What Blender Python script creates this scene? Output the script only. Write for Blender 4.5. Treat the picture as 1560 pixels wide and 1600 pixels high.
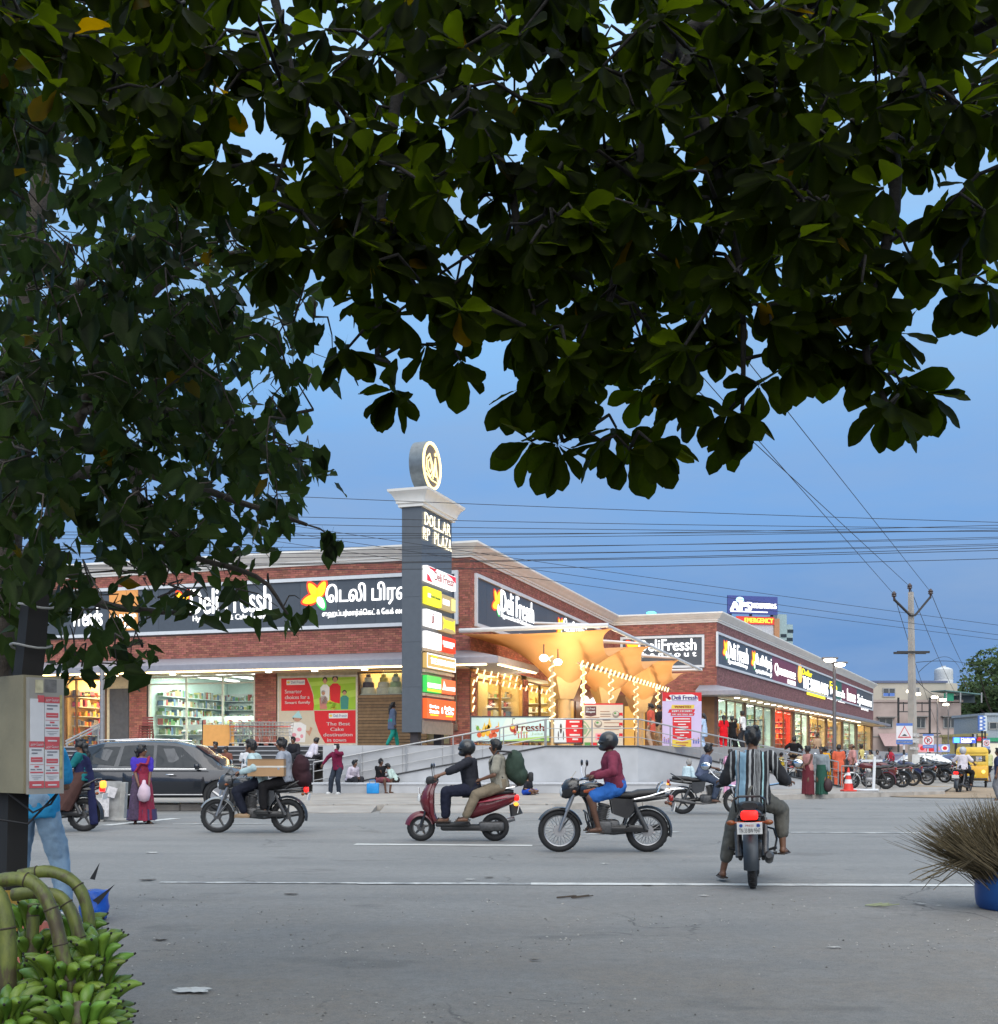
import bpy,bmesh,math,random
from mathutils import Vector,Matrix,Quaternion
import numpy as np
R = math.radians
rnd = random.Random(7)
scene = bpy.context.scene
for _o in list(bpy.data.objects): bpy.data.objects.remove(_o)
col = scene.collection
# ------------------------------------------------------------------ camera
F,CX,HZ,CH = 1800.0,780.0,1182.0,1.37
cam = bpy.data.cameras.new('camera'); camo = bpy.data.objects.new('camera',cam); col.objects.link(camo)
camo.location = (0,0,CH); camo.rotation_euler = (R(90),0,0)
cam.sensor_fit = 'HORIZONTAL'; cam.sensor_width = 36.0; cam.lens = 36.0*F/1560.0
scene.render.resolution_x,scene.render.resolution_y = 998,1024
cam.sensor_fit = 'AUTO'; cam.lens = 36.0*F/1600.0
cam.shift_y = (HZ-800)/1600.0; cam.shift_x = 0.0
cam.clip_start = 0.05; cam.clip_end = 3000
scene.camera = camo
# ------------------------------------------------------------------ sky,sun,exposure
world = bpy.data.worlds.new('World'); scene.world = world; world.use_nodes = True
wn,wl = world.node_tree.nodes,world.node_tree.links
wn.clear()
wout = wn.new('ShaderNodeOutputWorld'); bg = wn.new('ShaderNodeBackground'); wl.new(bg.outputs[0],wout.inputs[0])
wtc = wn.new('ShaderNodeTexCoord'); wsep = wn.new('ShaderNodeSeparateXYZ'); wl.new(wtc.outputs['Generated'],wsep.inputs[0])
# dusk sky: deep blue low down,paler towards the zenith,the same all round,with thin veils of cloud
wr = wn.new('ShaderNodeValToRGB'); wr.color_ramp.interpolation = 'EASE'
el = wr.color_ramp.elements
el[0].position = 0.0; el[0].color = (0.060,0.134,0.285,1)
el[1].position = 1.0; el[1].color = (1.1,1.1,1.1,1)
for p_,c_ in ((0.09,(0.072,0.156,0.318)),(0.22,(0.104,0.210,0.395)),(0.36,(0.140,0.280,0.480)),(0.60,(0.32,0.50,0.70))):
 e_ = el.new(p_); e_.color = (*c_,1)
wl.new(wsep.outputs['Z'],wr.inputs[0])
wmap = wn.new('ShaderNodeMapping'); wmap.inputs['Scale'].default_value = (2.2,2.2,9.0); wl.new(wtc.outputs['Generated'],wmap.inputs[0])
wno = wn.new('ShaderNodeTexNoise'); wno.inputs['Scale'].default_value = 1.6; wno.inputs['Detail'].default_value = 7; wno.inputs['Roughness'].default_value = 0.58
wl.new(wmap.outputs[0],wno.inputs['Vector'])
wcr = wn.new('ShaderNodeMapRange'); wcr.inputs['From Min'].default_value = 0.36; wcr.inputs['From Max'].default_value = 0.72
wcr.inputs['To Min'].default_value = 0.0; wcr.inputs['To Max'].default_value = 0.55; wl.new(wno.outputs[0],wcr.inputs[0])
wmix = wn.new('ShaderNodeMix'); wmix.data_type = 'RGBA'; wl.new(wcr.outputs[0],wmix.inputs['Factor'])
wl.new(wr.outputs[0],wmix.inputs[6]); wmix.inputs[7].default_value = (0.165,0.225,0.325,1)
wl.new(wmix.outputs[2],bg.inputs[0]); bg.inputs[1].default_value = 1.0
sun = bpy.data.lights.new('sun','SUN'); suno = bpy.data.objects.new('sun',sun); col.objects.link(suno)
sun.energy = 1.5; sun.angle = R(70); sun.color = (1.0,0.93,0.84)     # soft glow of the open dusk sky behind the viewer
suno.rotation_euler = Vector((-0.12,0.80,-0.58)).to_track_quat('-Z','Y').to_euler()
scene.view_settings.view_transform = 'Standard'; scene.view_settings.look = 'None'
scene.view_settings.exposure = 1.0; scene.view_settings.gamma = 1.0; scene.view_settings.use_curve_mapping = False
scene.render.engine = 'CYCLES'
cy = scene.cycles; cy.max_bounces = 6; cy.diffuse_bounces = 3; cy.glossy_bounces = 2; cy.transmission_bounces = 4; cy.transparent_max_bounces = 12
cy.caustics_reflective = False; cy.caustics_refractive = False; cy.sample_clamp_indirect = 4.0
cy.use_denoising = True
# ------------------------------------------------------------------ placing
def U(px,py,Y): return Vector(((px-CX)/F*Y,Y,CH+(HZ-py)/F*Y))
def XU(px,Y): return (px-CX)/F*Y
def G(px,py,z=0.0):
 Y = (CH-z)*F/(py-HZ); return Vector(((px-CX)/F*Y,Y,z))
# ------------------------------------------------------------------ materials
MATS = {}
def _nodes(name):
 m = bpy.data.materials.new(name); m.use_nodes = True
 nt = m.node_tree; nt.nodes.clear()
 out = nt.nodes.new('ShaderNodeOutputMaterial'); b = nt.nodes.new('ShaderNodeBsdfPrincipled')
 nt.links.new(b.outputs[0],out.inputs[0]); return m,nt,b,out
def mat(name,c=(.5,.5,.5),rough=.6,metal=0.0,var=.18,scale=6.0,bump=0.0,island=0.0,spec=.5,coat=0.0,hue=0.0,orand=0.0,trans=0.0):
 """procedural surface: colour broken by grain and, if asked, by a random tone for each loose piece"""
 if name in MATS: return MATS[name]
 m,nt,b,out = _nodes(name); N,L = nt.nodes,nt.links
 b.inputs['Roughness'].default_value = rough; b.inputs['Metallic'].default_value = metal
 b.inputs['Specular IOR Level'].default_value = spec; b.inputs['Coat Weight'].default_value = coat
 tc = N.new('ShaderNodeTexCoord'); no = N.new('ShaderNodeTexNoise'); no.inputs['Scale'].default_value = scale; no.inputs['Detail'].default_value = 5
 L.new(tc.outputs['Object'],no.inputs['Vector'])
 mr = N.new('ShaderNodeMapRange'); mr.inputs['From Min'].default_value = .25; mr.inputs['From Max'].default_value = .75
 mr.inputs['To Min'].default_value = 1-var; mr.inputs['To Max'].default_value = 1+var; L.new(no.outputs[0],mr.inputs[0])
 val = mr.outputs[0]
 if island or orand:
  if island: gi = N.new('ShaderNodeNewGeometry'); src = gi.outputs['Random Per Island']; amt = island
  else: gi = N.new('ShaderNodeObjectInfo'); src = gi.outputs['Random']; amt = orand
  m2 = N.new('ShaderNodeMapRange'); m2.inputs['To Min'].default_value = 1-amt; m2.inputs['To Max'].default_value = 1+amt; L.new(src,m2.inputs[0])
  mu = N.new('ShaderNodeMath'); mu.operation = 'MULTIPLY'; L.new(val,mu.inputs[0]); L.new(m2.outputs[0],mu.inputs[1]); val = mu.outputs[0]
 hs = N.new('ShaderNodeHueSaturation'); hs.inputs['Color'].default_value = (*c,1); L.new(val,hs.inputs['Value'])
 if hue:
  gi2 = N.new('ShaderNodeNewGeometry') if not orand else N.new('ShaderNodeObjectInfo')
  w2 = N.new('ShaderNodeTexWhiteNoise'); w2.noise_dimensions = '1D'; L.new(gi2.outputs['Random Per Island' if not orand else 'Random'],w2.inputs['W'])
  m3 = N.new('ShaderNodeMapRange'); m3.inputs['To Min'].default_value = .5-hue; m3.inputs['To Max'].default_value = .5+hue; L.new(w2.outputs['Value'],m3.inputs[0]); L.new(m3.outputs[0],hs.inputs['Hue'])
 L.new(hs.outputs[0],b.inputs['Base Color'])
 if bump:
  n2 = N.new('ShaderNodeTexNoise'); n2.inputs['Scale'].default_value = scale*5; n2.inputs['Detail'].default_value = 4; L.new(tc.outputs['Object'],n2.inputs['Vector'])
  bu = N.new('ShaderNodeBump'); bu.inputs['Strength'].default_value = bump; bu.inputs['Distance'].default_value = .02; L.new(n2.outputs[0],bu.inputs['Height']); L.new(bu.outputs[0],b.inputs['Normal'])
 MATS[name] = m; return m
def emat(name,c,s=1.0):
 if name in MATS: return MATS[name]
 m,nt,b,out = _nodes(name); N,L = nt.nodes,nt.links
 tc = N.new('ShaderNodeTexCoord'); no = N.new('ShaderNodeTexNoise'); no.inputs['Scale'].default_value = 3
 L.new(tc.outputs['Object'],no.inputs['Vector'])
 mr = N.new('ShaderNodeMapRange'); mr.inputs['To Min'].default_value = s*.85; mr.inputs['To Max'].default_value = s*1.15; L.new(no.outputs[0],mr.inputs[0])
 b.inputs['Base Color'].default_value = (*[min(.8,x)*.35 for x in c],1); b.inputs['Roughness'].default_value = .4
 b.inputs['Emission Color'].default_value = (*c,1); L.new(mr.outputs[0],b.inputs['Emission Strength'])
 MATS[name] = m; return m
def glass(name,tint=(1,1,1),refl=.12,op=0.0,opc=(.3,.35,.35),graz=.8):
 if name in MATS: return MATS[name]
 m,nt,b,out = _nodes(name); N,L = nt.nodes,nt.links
 tr = N.new('ShaderNodeBsdfTransparent'); tr.inputs[0].default_value = (*tint,1)
 gl = N.new('ShaderNodeBsdfGlossy'); gl.inputs['Roughness'].default_value = .03
 ge = N.new('ShaderNodeNewGeometry'); dt = N.new('ShaderNodeVectorMath'); dt.operation = 'DOT_PRODUCT'; L.new(ge.outputs['Normal'],dt.inputs[0]); L.new(ge.outputs['Incoming'],dt.inputs[1])
 def mth(op,a,b=None):
  q = N.new('ShaderNodeMath'); q.operation = op
  for k_,x in enumerate((a,b)):
   if x is None: continue
   if isinstance(x,(int,float)): q.inputs[k_].default_value = x
   else: L.new(x,q.inputs[k_])
  return q.outputs[0]
 f_ = mth('ADD',mth('MULTIPLY',mth('POWER',mth('SUBTRACT',1.0,mth('ABSOLUTE',dt.outputs['Value'])),5.0),graz),refl)
 mx = N.new('ShaderNodeMixShader'); L.new(f_,mx.inputs[0]); L.new(tr.outputs[0],mx.inputs[1]); L.new(gl.outputs[0],mx.inputs[2])
 last = mx
 if op:
  di = N.new('ShaderNodeBsdfDiffuse'); di.inputs[0].default_value = (*opc,1); m2 = N.new('ShaderNodeMixShader'); m2.inputs[0].default_value = op
  L.new(mx.outputs[0],m2.inputs[1]); L.new(di.outputs[0],m2.inputs[2]); last = m2
 L.new(last.outputs[0],out.inputs[0]); N.remove(b)
 MATS[name] = m; return m
# ------------------------------------------------------------------ mesh builder
class MB:
 def __init__(s,M=None): s.v = []; s.f = []; s.m = []; s.M = M
 def _add(s,vs,fs,m=0):
  k = len(s.v)
  if s.M is not None: vs = [s.M @ Vector(p) for p in vs]
  s.v.extend([tuple(p) for p in vs]); s.f.extend([tuple(i+k for i in f) for f in fs]); s.m.extend([m]*len(fs)); return s
 def box(s,x0,x1,y0,y1,z0,z1,m=0,taper=None):
  vs = [(x0,y0,z0),(x1,y0,z0),(x1,y1,z0),(x0,y1,z0),(x0,y0,z1),(x1,y0,z1),(x1,y1,z1),(x0,y1,z1)]
  if taper:
   cx,cyy = (x0+x1)/2,(y0+y1)/2
   vs = vs[:4]+[(cx+(p[0]-cx)*taper,cyy+(p[1]-cyy)*taper,p[2]) for p in vs[4:]]
  return s._add(vs,[(0,3,2,1),(4,5,6,7),(0,1,5,4),(1,2,6,5),(2,3,7,6),(3,0,4,7)],m)
 def obox(s,c,sz,rot=None,m=0):
  q = rot if rot is not None else Matrix.Identity(3); a,b,d = [x/2 for x in sz]; c = Vector(c)
  vs = [c+q @ Vector(p) for p in [(-a,-b,-d),(a,-b,-d),(a,b,-d),(-a,b,-d),(-a,-b,d),(a,-b,d),(a,b,d),(-a,b,d)]]
  return s._add(vs,[(0,3,2,1),(4,5,6,7),(0,1,5,4),(1,2,6,5),(2,3,7,6),(3,0,4,7)],m)
 def rbox(s,c,sz,r=.02,m=0,rot=None):
  """box with chamfered edges"""
  q = rot if rot is not None else Matrix.Identity(3); a,b,d = [x/2 for x in sz]; r = min(r,a*.9,b*.9,d*.9); c = Vector(c)
  bm = bmesh.new(); bmesh.ops.create_cube(bm,size=2.0)
  for v in bm.verts: v.co = (v.co.x*a,v.co.y*b,v.co.z*d)
  bmesh.ops.bevel(bm,geom=bm.edges[:],offset=r,segments=2,affect='EDGES',profile=.5)
  bm.verts.index_update(); vs = [c+q @ v.co for v in bm.verts]; fs = [[v.index for v in f.verts] for f in bm.faces]; bm.free()
  return s._add(vs,fs,m)
 def tube(s,pts,r,n=8,m=0,caps=True,sy=1.0,up=None):
  pts = [Vector(p) for p in pts]; k = len(pts)
  rs = r if isinstance(r,(list,tuple)) else [r]*k
  ts = []
  for i in range(k):
   t = (pts[min(i+1,k-1)]-pts[max(i-1,0)])
   ts.append(t.normalized() if t.length > 1e-9 else Vector((0,0,1)))
  a = Vector(up) if up is not None else (Vector((0,0,1)) if abs(ts[0].z) < .9 else Vector((1,0,0)))
  vs = []; fs = []
  for i in range(k):
   b = ts[i].cross(a)
   if b.length < 1e-6: b = ts[i].orthogonal()
   b.normalize(); a = b.cross(ts[i]).normalized()
   for j in range(n):
    an = 2*math.pi*j/n
    vs.append(pts[i]+(b*math.cos(an)+a*math.sin(an)*sy)*rs[i])
  for i in range(k-1):
   for j in range(n):
    j2 = (j+1) % n
    fs.append((i*n+j,i*n+j2,(i+1)*n+j2,(i+1)*n+j))
  if caps: fs.append(tuple(range(n-1,-1,-1))); fs.append(tuple((k-1)*n+j for j in range(n)))
  return s._add(vs,fs,m)
 def cyl(s,p0,p1,r0,r1=None,n=12,m=0,caps=True): return s.tube([p0,p1],[r0,r0 if r1 is None else r1],n,m,caps)
 def lathe(s,prof,n=20,m=0,o=(0,0,0),ax=None):
  """profile of (radius, height) turned round the axis"""
  q = Vector(ax).to_track_quat('Z','Y').to_matrix() if ax is not None else Matrix.Identity(3); o = Vector(o)
  vs = [o+q @ Vector((r*math.cos(2*math.pi*j/n),r*math.sin(2*math.pi*j/n),z)) for r,z in prof for j in range(n)]
  fs = [(i*n+j,i*n+(j+1) % n,(i+1)*n+(j+1) % n,(i+1)*n+j) for i in range(len(prof)-1) for j in range(n)]
  if prof[0][0] > 1e-6: fs.append(tuple(range(n-1,-1,-1)))
  if prof[-1][0] > 1e-6: fs.append(tuple((len(prof)-1)*n+j for j in range(n)))
  return s._add(vs,fs,m)
 def ell(s,c,rad,m=0,rot=None,n=12,k=8):
  q = rot if rot is not None else Matrix.Identity(3); c = Vector(c); vs = [c+q @ Vector((0,0,-rad[2]))]; fs = []
  for i in range(1,k):
   ph = -math.pi/2+math.pi*i/k
   for j in range(n):
    th = 2*math.pi*j/n
    vs.append(c+q @ Vector((rad[0]*math.cos(ph)*math.cos(th),rad[1]*math.cos(ph)*math.sin(th),rad[2]*math.sin(ph))))
  vs.append(c+q @ Vector((0,0,rad[2]))); e = len(vs)-1
  for j in range(n): fs.append((0,1+(j+1) % n,1+j)); fs.append((e,e-n+j,e-n+(j+1) % n))
  for i in range(k-2):
   for j in range(n): fs.append((1+i*n+j,1+i*n+(j+1) % n,1+(i+1)*n+(j+1) % n,1+(i+1)*n+j))
  return s._add(vs,fs,m)
 def torus(s,c,Rr,r,ax=(0,1,0),n=28,k=10,m=0,sq=1.0):
  q = Vector(ax).to_track_quat('Z','Y').to_matrix(); c = Vector(c); vs = []
  for i in range(n):
   a = 2*math.pi*i/n
   for j in range(k):
    b = 2*math.pi*j/k; rr = Rr+r*math.cos(b)
    vs.append(c+q @ Vector((rr*math.cos(a),rr*math.sin(a),r*sq*math.sin(b))))
  fs = [(i*k+j,((i+1) % n)*k+j,((i+1) % n)*k+(j+1) % k,i*k+(j+1) % k) for i in range(n) for j in range(k)]
  return s._add(vs,fs,m)
 def loft(s,rings,m=0,caps=True):
  n = len(rings[0]); vs = [p for r in rings for p in r]
  fs = [(i*n+j,i*n+(j+1) % n,(i+1)*n+(j+1) % n,(i+1)*n+j) for i in range(len(rings)-1) for j in range(n)]
  if caps: fs.append(tuple(range(n-1,-1,-1))); fs.append(tuple((len(rings)-1)*n+j for j in range(n)))
  return s._add(vs,fs,m)
 def prism(s,poly,d0,d1,fr=None,m=0):
  """outline in the frame's x-z plane, thickness along its y"""
  vs = [(p[0],d0,p[1]) for p in poly]+[(p[0],d1,p[1]) for p in poly]; n = len(poly)
  if fr is not None: vs = [fr @ Vector(p) for p in vs]
  fs = [tuple(range(n)),tuple(range(2*n-1,n-1,-1))]+[(i,i+n,(i+1) % n+n,(i+1) % n) for i in range(n)]
  return s._add(vs,fs,m)
 def grid(s,fn,nu,nv,m=0,thick=0.0):
  vs = [Vector(fn(i/nu,j/nv)) for i in range(nu+1) for j in range(nv+1)]; w = nv+1
  fs = [(i*w+j,(i+1)*w+j,(i+1)*w+j+1,i*w+j+1) for i in range(nu) for j in range(nv)]
  return s._add(vs,fs,m)
 def mesh(s,name,mats,sharp=38):
  me = bpy.data.meshes.new(name); me.from_pydata(s.v,[],s.f)
  for mt in mats: me.materials.append(mt)
  if len(mats) > 1: me.polygons.foreach_set('material_index',s.m)
  me.polygons.foreach_set('use_smooth',[True]*len(s.f))
  me.update()
  bm = bmesh.new(); bm.from_mesh(me); bmesh.ops.recalc_face_normals(bm,faces=bm.faces); bm.to_mesh(me); bm.free()
  me.set_sharp_from_angle(angle=R(sharp)); return me
 def build(s,name,mats,parent=None,sharp=38,**kw):
  if not isinstance(mats,(list,tuple)): mats = [mats]
  return link(name,s.mesh(name,mats,sharp),parent,**kw)
def link(name,me,parent=None,loc=None,**kw):
 o = bpy.data.objects.new(name,me); col.objects.link(o)
 if parent is not None: o.parent = parent
 if loc is not None: o.location = loc
 for k,v in kw.items():
  if v is not None: o[k] = v
 return o
def thing(name,label,cat,loc=(0,0,0),rz=0.0,group=None):
 o = bpy.data.objects.new(name,None); col.objects.link(o); o.location = loc; o.rotation_euler = (0,0,rz); o.empty_display_size = .2
 o['label'] = label; o['category'] = cat
 if group: o['group'] = group
 return o
def tag(o,label=None,cat=None,group=None,kind=None):
 for k,v in (('label',label),('category',cat),('group',group),('kind',kind)):
  if v: o[k] = v
 return o
def dup(root,label=None,loc=None,rz=None):
 def cp(o,par):
  c = o.copy(); col.objects.link(c); c.parent = par
  for ch in list(o.children): cp(ch,c)
  return c
 c = cp(root,None)
 if label: c['label'] = label
 if loc is not None: c.location = loc
 if rz is not None: c.rotation_euler = (0,0,rz)
 return c
def frame(o,ex,ey):
 """matrix whose x runs along ex, y along ey (the outward normal), z up"""
 ex = Vector(ex).normalized(); ey = Vector(ey).normalized(); ez = Vector((0,0,1))
 M = Matrix((ex,ey,ez)).transposed().to_4x4(); M.translation = Vector(o); return M
_tc = {}
def text_geo(s):
 if s in _tc: return _tc[s]
 cu = bpy.data.curves.new('t','FONT'); cu.body = s; cu.size = 1.0; cu.resolution_u = 3; cu.offset = 0.0
 ob = bpy.data.objects.new('t',cu); col.objects.link(ob); dg = bpy.context.evaluated_depsgraph_get(); dg.update()
 me = bpy.data.meshes.new_from_object(ob.evaluated_get(dg)); vs = [tuple(v.co) for v in me.vertices]; fs = [tuple(p.vertices) for p in me.polygons]
 bpy.data.objects.remove(ob); bpy.data.curves.remove(cu); bpy.data.meshes.remove(me)
 if vs:
  xs = [v[0] for v in vs]; ys = [v[1] for v in vs]; x0,x1,y0,y1 = min(xs),max(xs),min(ys),max(ys)
  vs = [((v[0]-x0)/max(1e-6,x1-x0),(v[1]-y0)/max(1e-6,y1-y0)) for v in vs]
 _tc[s] = (vs,fs); return _tc[s]
def put_text(mb,s,fr,x0,x1,z0,z1,y=0.0,t=.012,m=0,bold=0.0):
 """lettering fitted to the rectangle x0..x1, z0..z1 of the frame, t thick"""
 vs,fs = text_geo(s)
 if not vs: return
 for dx in ((0,) if not bold else (-bold,0,bold)):
  P = [fr @ Vector((x0+dx+v[0]*(x1-x0),y+t,z0+v[1]*(z1-z0))) for v in vs]
  k = len(P)
  if t > .004:
   # rim of the raised letters
   ed = {}
   for f in fs:
    for i in range(len(f)):
     a,b = f[i],f[(i+1) % len(f)]; e = (min(a,b),max(a,b)); ed[e] = ed.get(e,0)+1
   Q = [fr @ Vector((x0+dx+v[0]*(x1-x0),y,z0+v[1]*(z1-z0))) for v in vs]
   mb._add(P+Q,list(fs)+[(e[0],e[1],e[1]+k,e[0]+k) for e,c in ed.items() if c == 1],m)
  else: mb._add(P,fs,m)
def area(name,loc,tgt,sx,sy,energy,c=(1,1,1)):
 l = bpy.data.lights.new(name,'AREA'); l.shape = 'RECTANGLE'; l.size = sx; l.size_y = sy; l.energy = energy; l.color = c
 o = bpy.data.objects.new(name,l); col.objects.link(o); o.location = loc
 o.rotation_euler = (Vector(tgt)-Vector(loc)).to_track_quat('-Z','Y').to_euler(); return o
def remesh(mb,name,mats,parent,voxel=.02,smooth=4,extra=None,**kw):
 """fuse overlapping solids into one continuous skin"""
 me = bpy.data.meshes.new('tmp'); me.from_pydata(mb.v,[],mb.f); me.update()
 bm = bmesh.new(); bm.from_mesh(me); bmesh.ops.recalc_face_normals(bm,faces=bm.faces); bm.to_mesh(me); bm.free()
 ob = bpy.data.objects.new('tmp',me); col.objects.link(ob)
 md = ob.modifiers.new('r','REMESH'); md.mode = 'VOXEL'; md.voxel_size = voxel; md.use_smooth_shade = True
 sm = ob.modifiers.new('s','SMOOTH'); sm.iterations = smooth; sm.factor = .5
 dg = bpy.context.evaluated_depsgraph_get(); dg.update()
 res = bpy.data.meshes.new_from_object(ob.evaluated_get(dg)); res.name = name
 bpy.data.objects.remove(ob); bpy.data.meshes.remove(me)
 if not isinstance(mats,(list,tuple)): mats = [mats]
 res.materials.clear()
 for mt in mats: res.materials.append(mt)
 if extra is not None and extra.v:
  n0 = len(res.vertices); vs = [tuple(v.co) for v in res.vertices]+extra.v
  fs = [tuple(p.vertices) for p in res.polygons]+[tuple(i+n0 for i in f) for f in extra.f]
  ms = [0]*len(res.polygons)+extra.m
  r2 = bpy.data.meshes.new(name); r2.from_pydata(vs,[],fs)
  for mt in mats: r2.materials.append(mt)
  r2.polygons.foreach_set('material_index',ms); bpy.data.meshes.remove(res); res = r2; res.update()
 res.polygons.foreach_set('use_smooth',[True]*len(res.polygons)); res.update()
 return link(name,res,parent,**kw)
# ================================================================== people
from mathutils import noise as mnoise
def two_bone(a,b,l1,l2,hint):
 a,b = Vector(a),Vector(b); d = b-a; L = d.length
 if L > (l1+l2)*.995: b = a+d.normalized()*(l1+l2)*.995; d = b-a; L = d.length
 x = (l1*l1-l2*l2+L*L)/(2*L); h = math.sqrt(max(0,l1*l1-x*x)); u = d.normalized()
 hv = Vector(hint); hv = hv-u*hv.dot(u)
 if hv.length < 1e-5: hv = u.orthogonal()
 return a+u*x+hv.normalized()*h,b
def cap_(mb,a,b,ra,rb,n=10):
 mb.tube([a,b],[ra,rb],n); mb.ell(a,(ra,ra,ra),n=n,k=6); mb.ell(b,(rb,rb,rb),n=n,k=6)
def rings_(P,d,fx,k,tab,infl=0.0):
 """elliptical sections along the spine; side axis is y"""
 out = []; n = 16
 for t,w,dp,fo in tab:
  c = P+d*(t*.47*k)+fx*(fo*k)
  out.append([c+Vector((0,1,0))*math.cos(2*math.pi*j/n)*(w*k+infl)+fx*math.sin(2*math.pi*j/n)*(dp*k+infl) for j in range(n)])
 return out
SKIN = [mat('skin_deep',(.105,.047,.026),.5,var=.12),mat('skin_brown',(.16,.075,.042),.5,var=.12),mat('skin_warm',(.23,.115,.068),.5,var=.12)]
HAIR = mat('hair_black',(.008,.007,.007),.45,var=.3,scale=40); GREY = mat('hair_grey',(.28,.27,.26),.6,var=.3,scale=40)
EYEW = mat('eye_white',(.7,.68,.64),.3,var=.02); LIP = mat('lip',(.14,.05,.04),.5,var=.1)
SANDAL = mat('sandal_brown',(.03,.018,.012),.6)
def fabric(name,c,bump=.25): return mat('cloth_'+name,c,.85,var=.16,scale=9,bump=bump,spec=.2)
def crumple(o,amp,fr=9.0,seed=0.0):
 me = o.data; n = len(me.vertices); co = np.empty(n*3,'f'); no = np.empty(n*3,'f')
 me.vertices.foreach_get('co',co); me.vertices.foreach_get('normal',no); co = co.reshape(-1,3); no = no.reshape(-1,3)
 w = np.array([mnoise.noise((p[0]*fr+seed,p[1]*fr,p[2]*fr*.55))+.5*mnoise.noise((p[0]*fr*2.3,p[1]*fr*2.3+seed,p[2]*fr*1.6)) for p in co.tolist()],'f')
 co += no*(w*amp+amp*.55)[:,None]; me.vertices.foreach_set('co',co.ravel()); me.update()
def hand_(ex,base,d,pn,side,k,curl,m=0):
 """palm is part of the skin; four unequal fingers and a thumb leave it here"""
 d = Vector(d).normalized(); pn = Vector(pn); pn = (pn-d*pn.dot(d)).normalized(); sd = d.cross(pn).normalized()*side
 for i,(L,off) in enumerate(((.072,.030),(.080,.010),(.074,-.011),(.058,-.030))):
  p0 = base+d*.085*k+sd*off*k; a1 = curl*.55; a2 = curl*1.25
  p1 = p0+(d*math.cos(a1)+pn*math.sin(a1))*L*.5*k; p2 = p1+(d*math.cos(a2)+pn*math.sin(a2))*L*.5*k
  ex.tube([p0-d*.012*k,p0,p1,p2],[.0085*k,.0095*k,.0085*k,.006*k],6,m)
 t0 = base+d*.03*k+sd*.038*k; t1 = t0+(d*.6+sd*.7+pn*.25).normalized()*.04*k; t2 = t1+(d*.85+pn*.6).normalized()*.03*k
 ex.tube([t0-sd*.012*k,t0,t1,t2],[.010*k,.0115*k,.010*k,.007*k],6,m)
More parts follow.
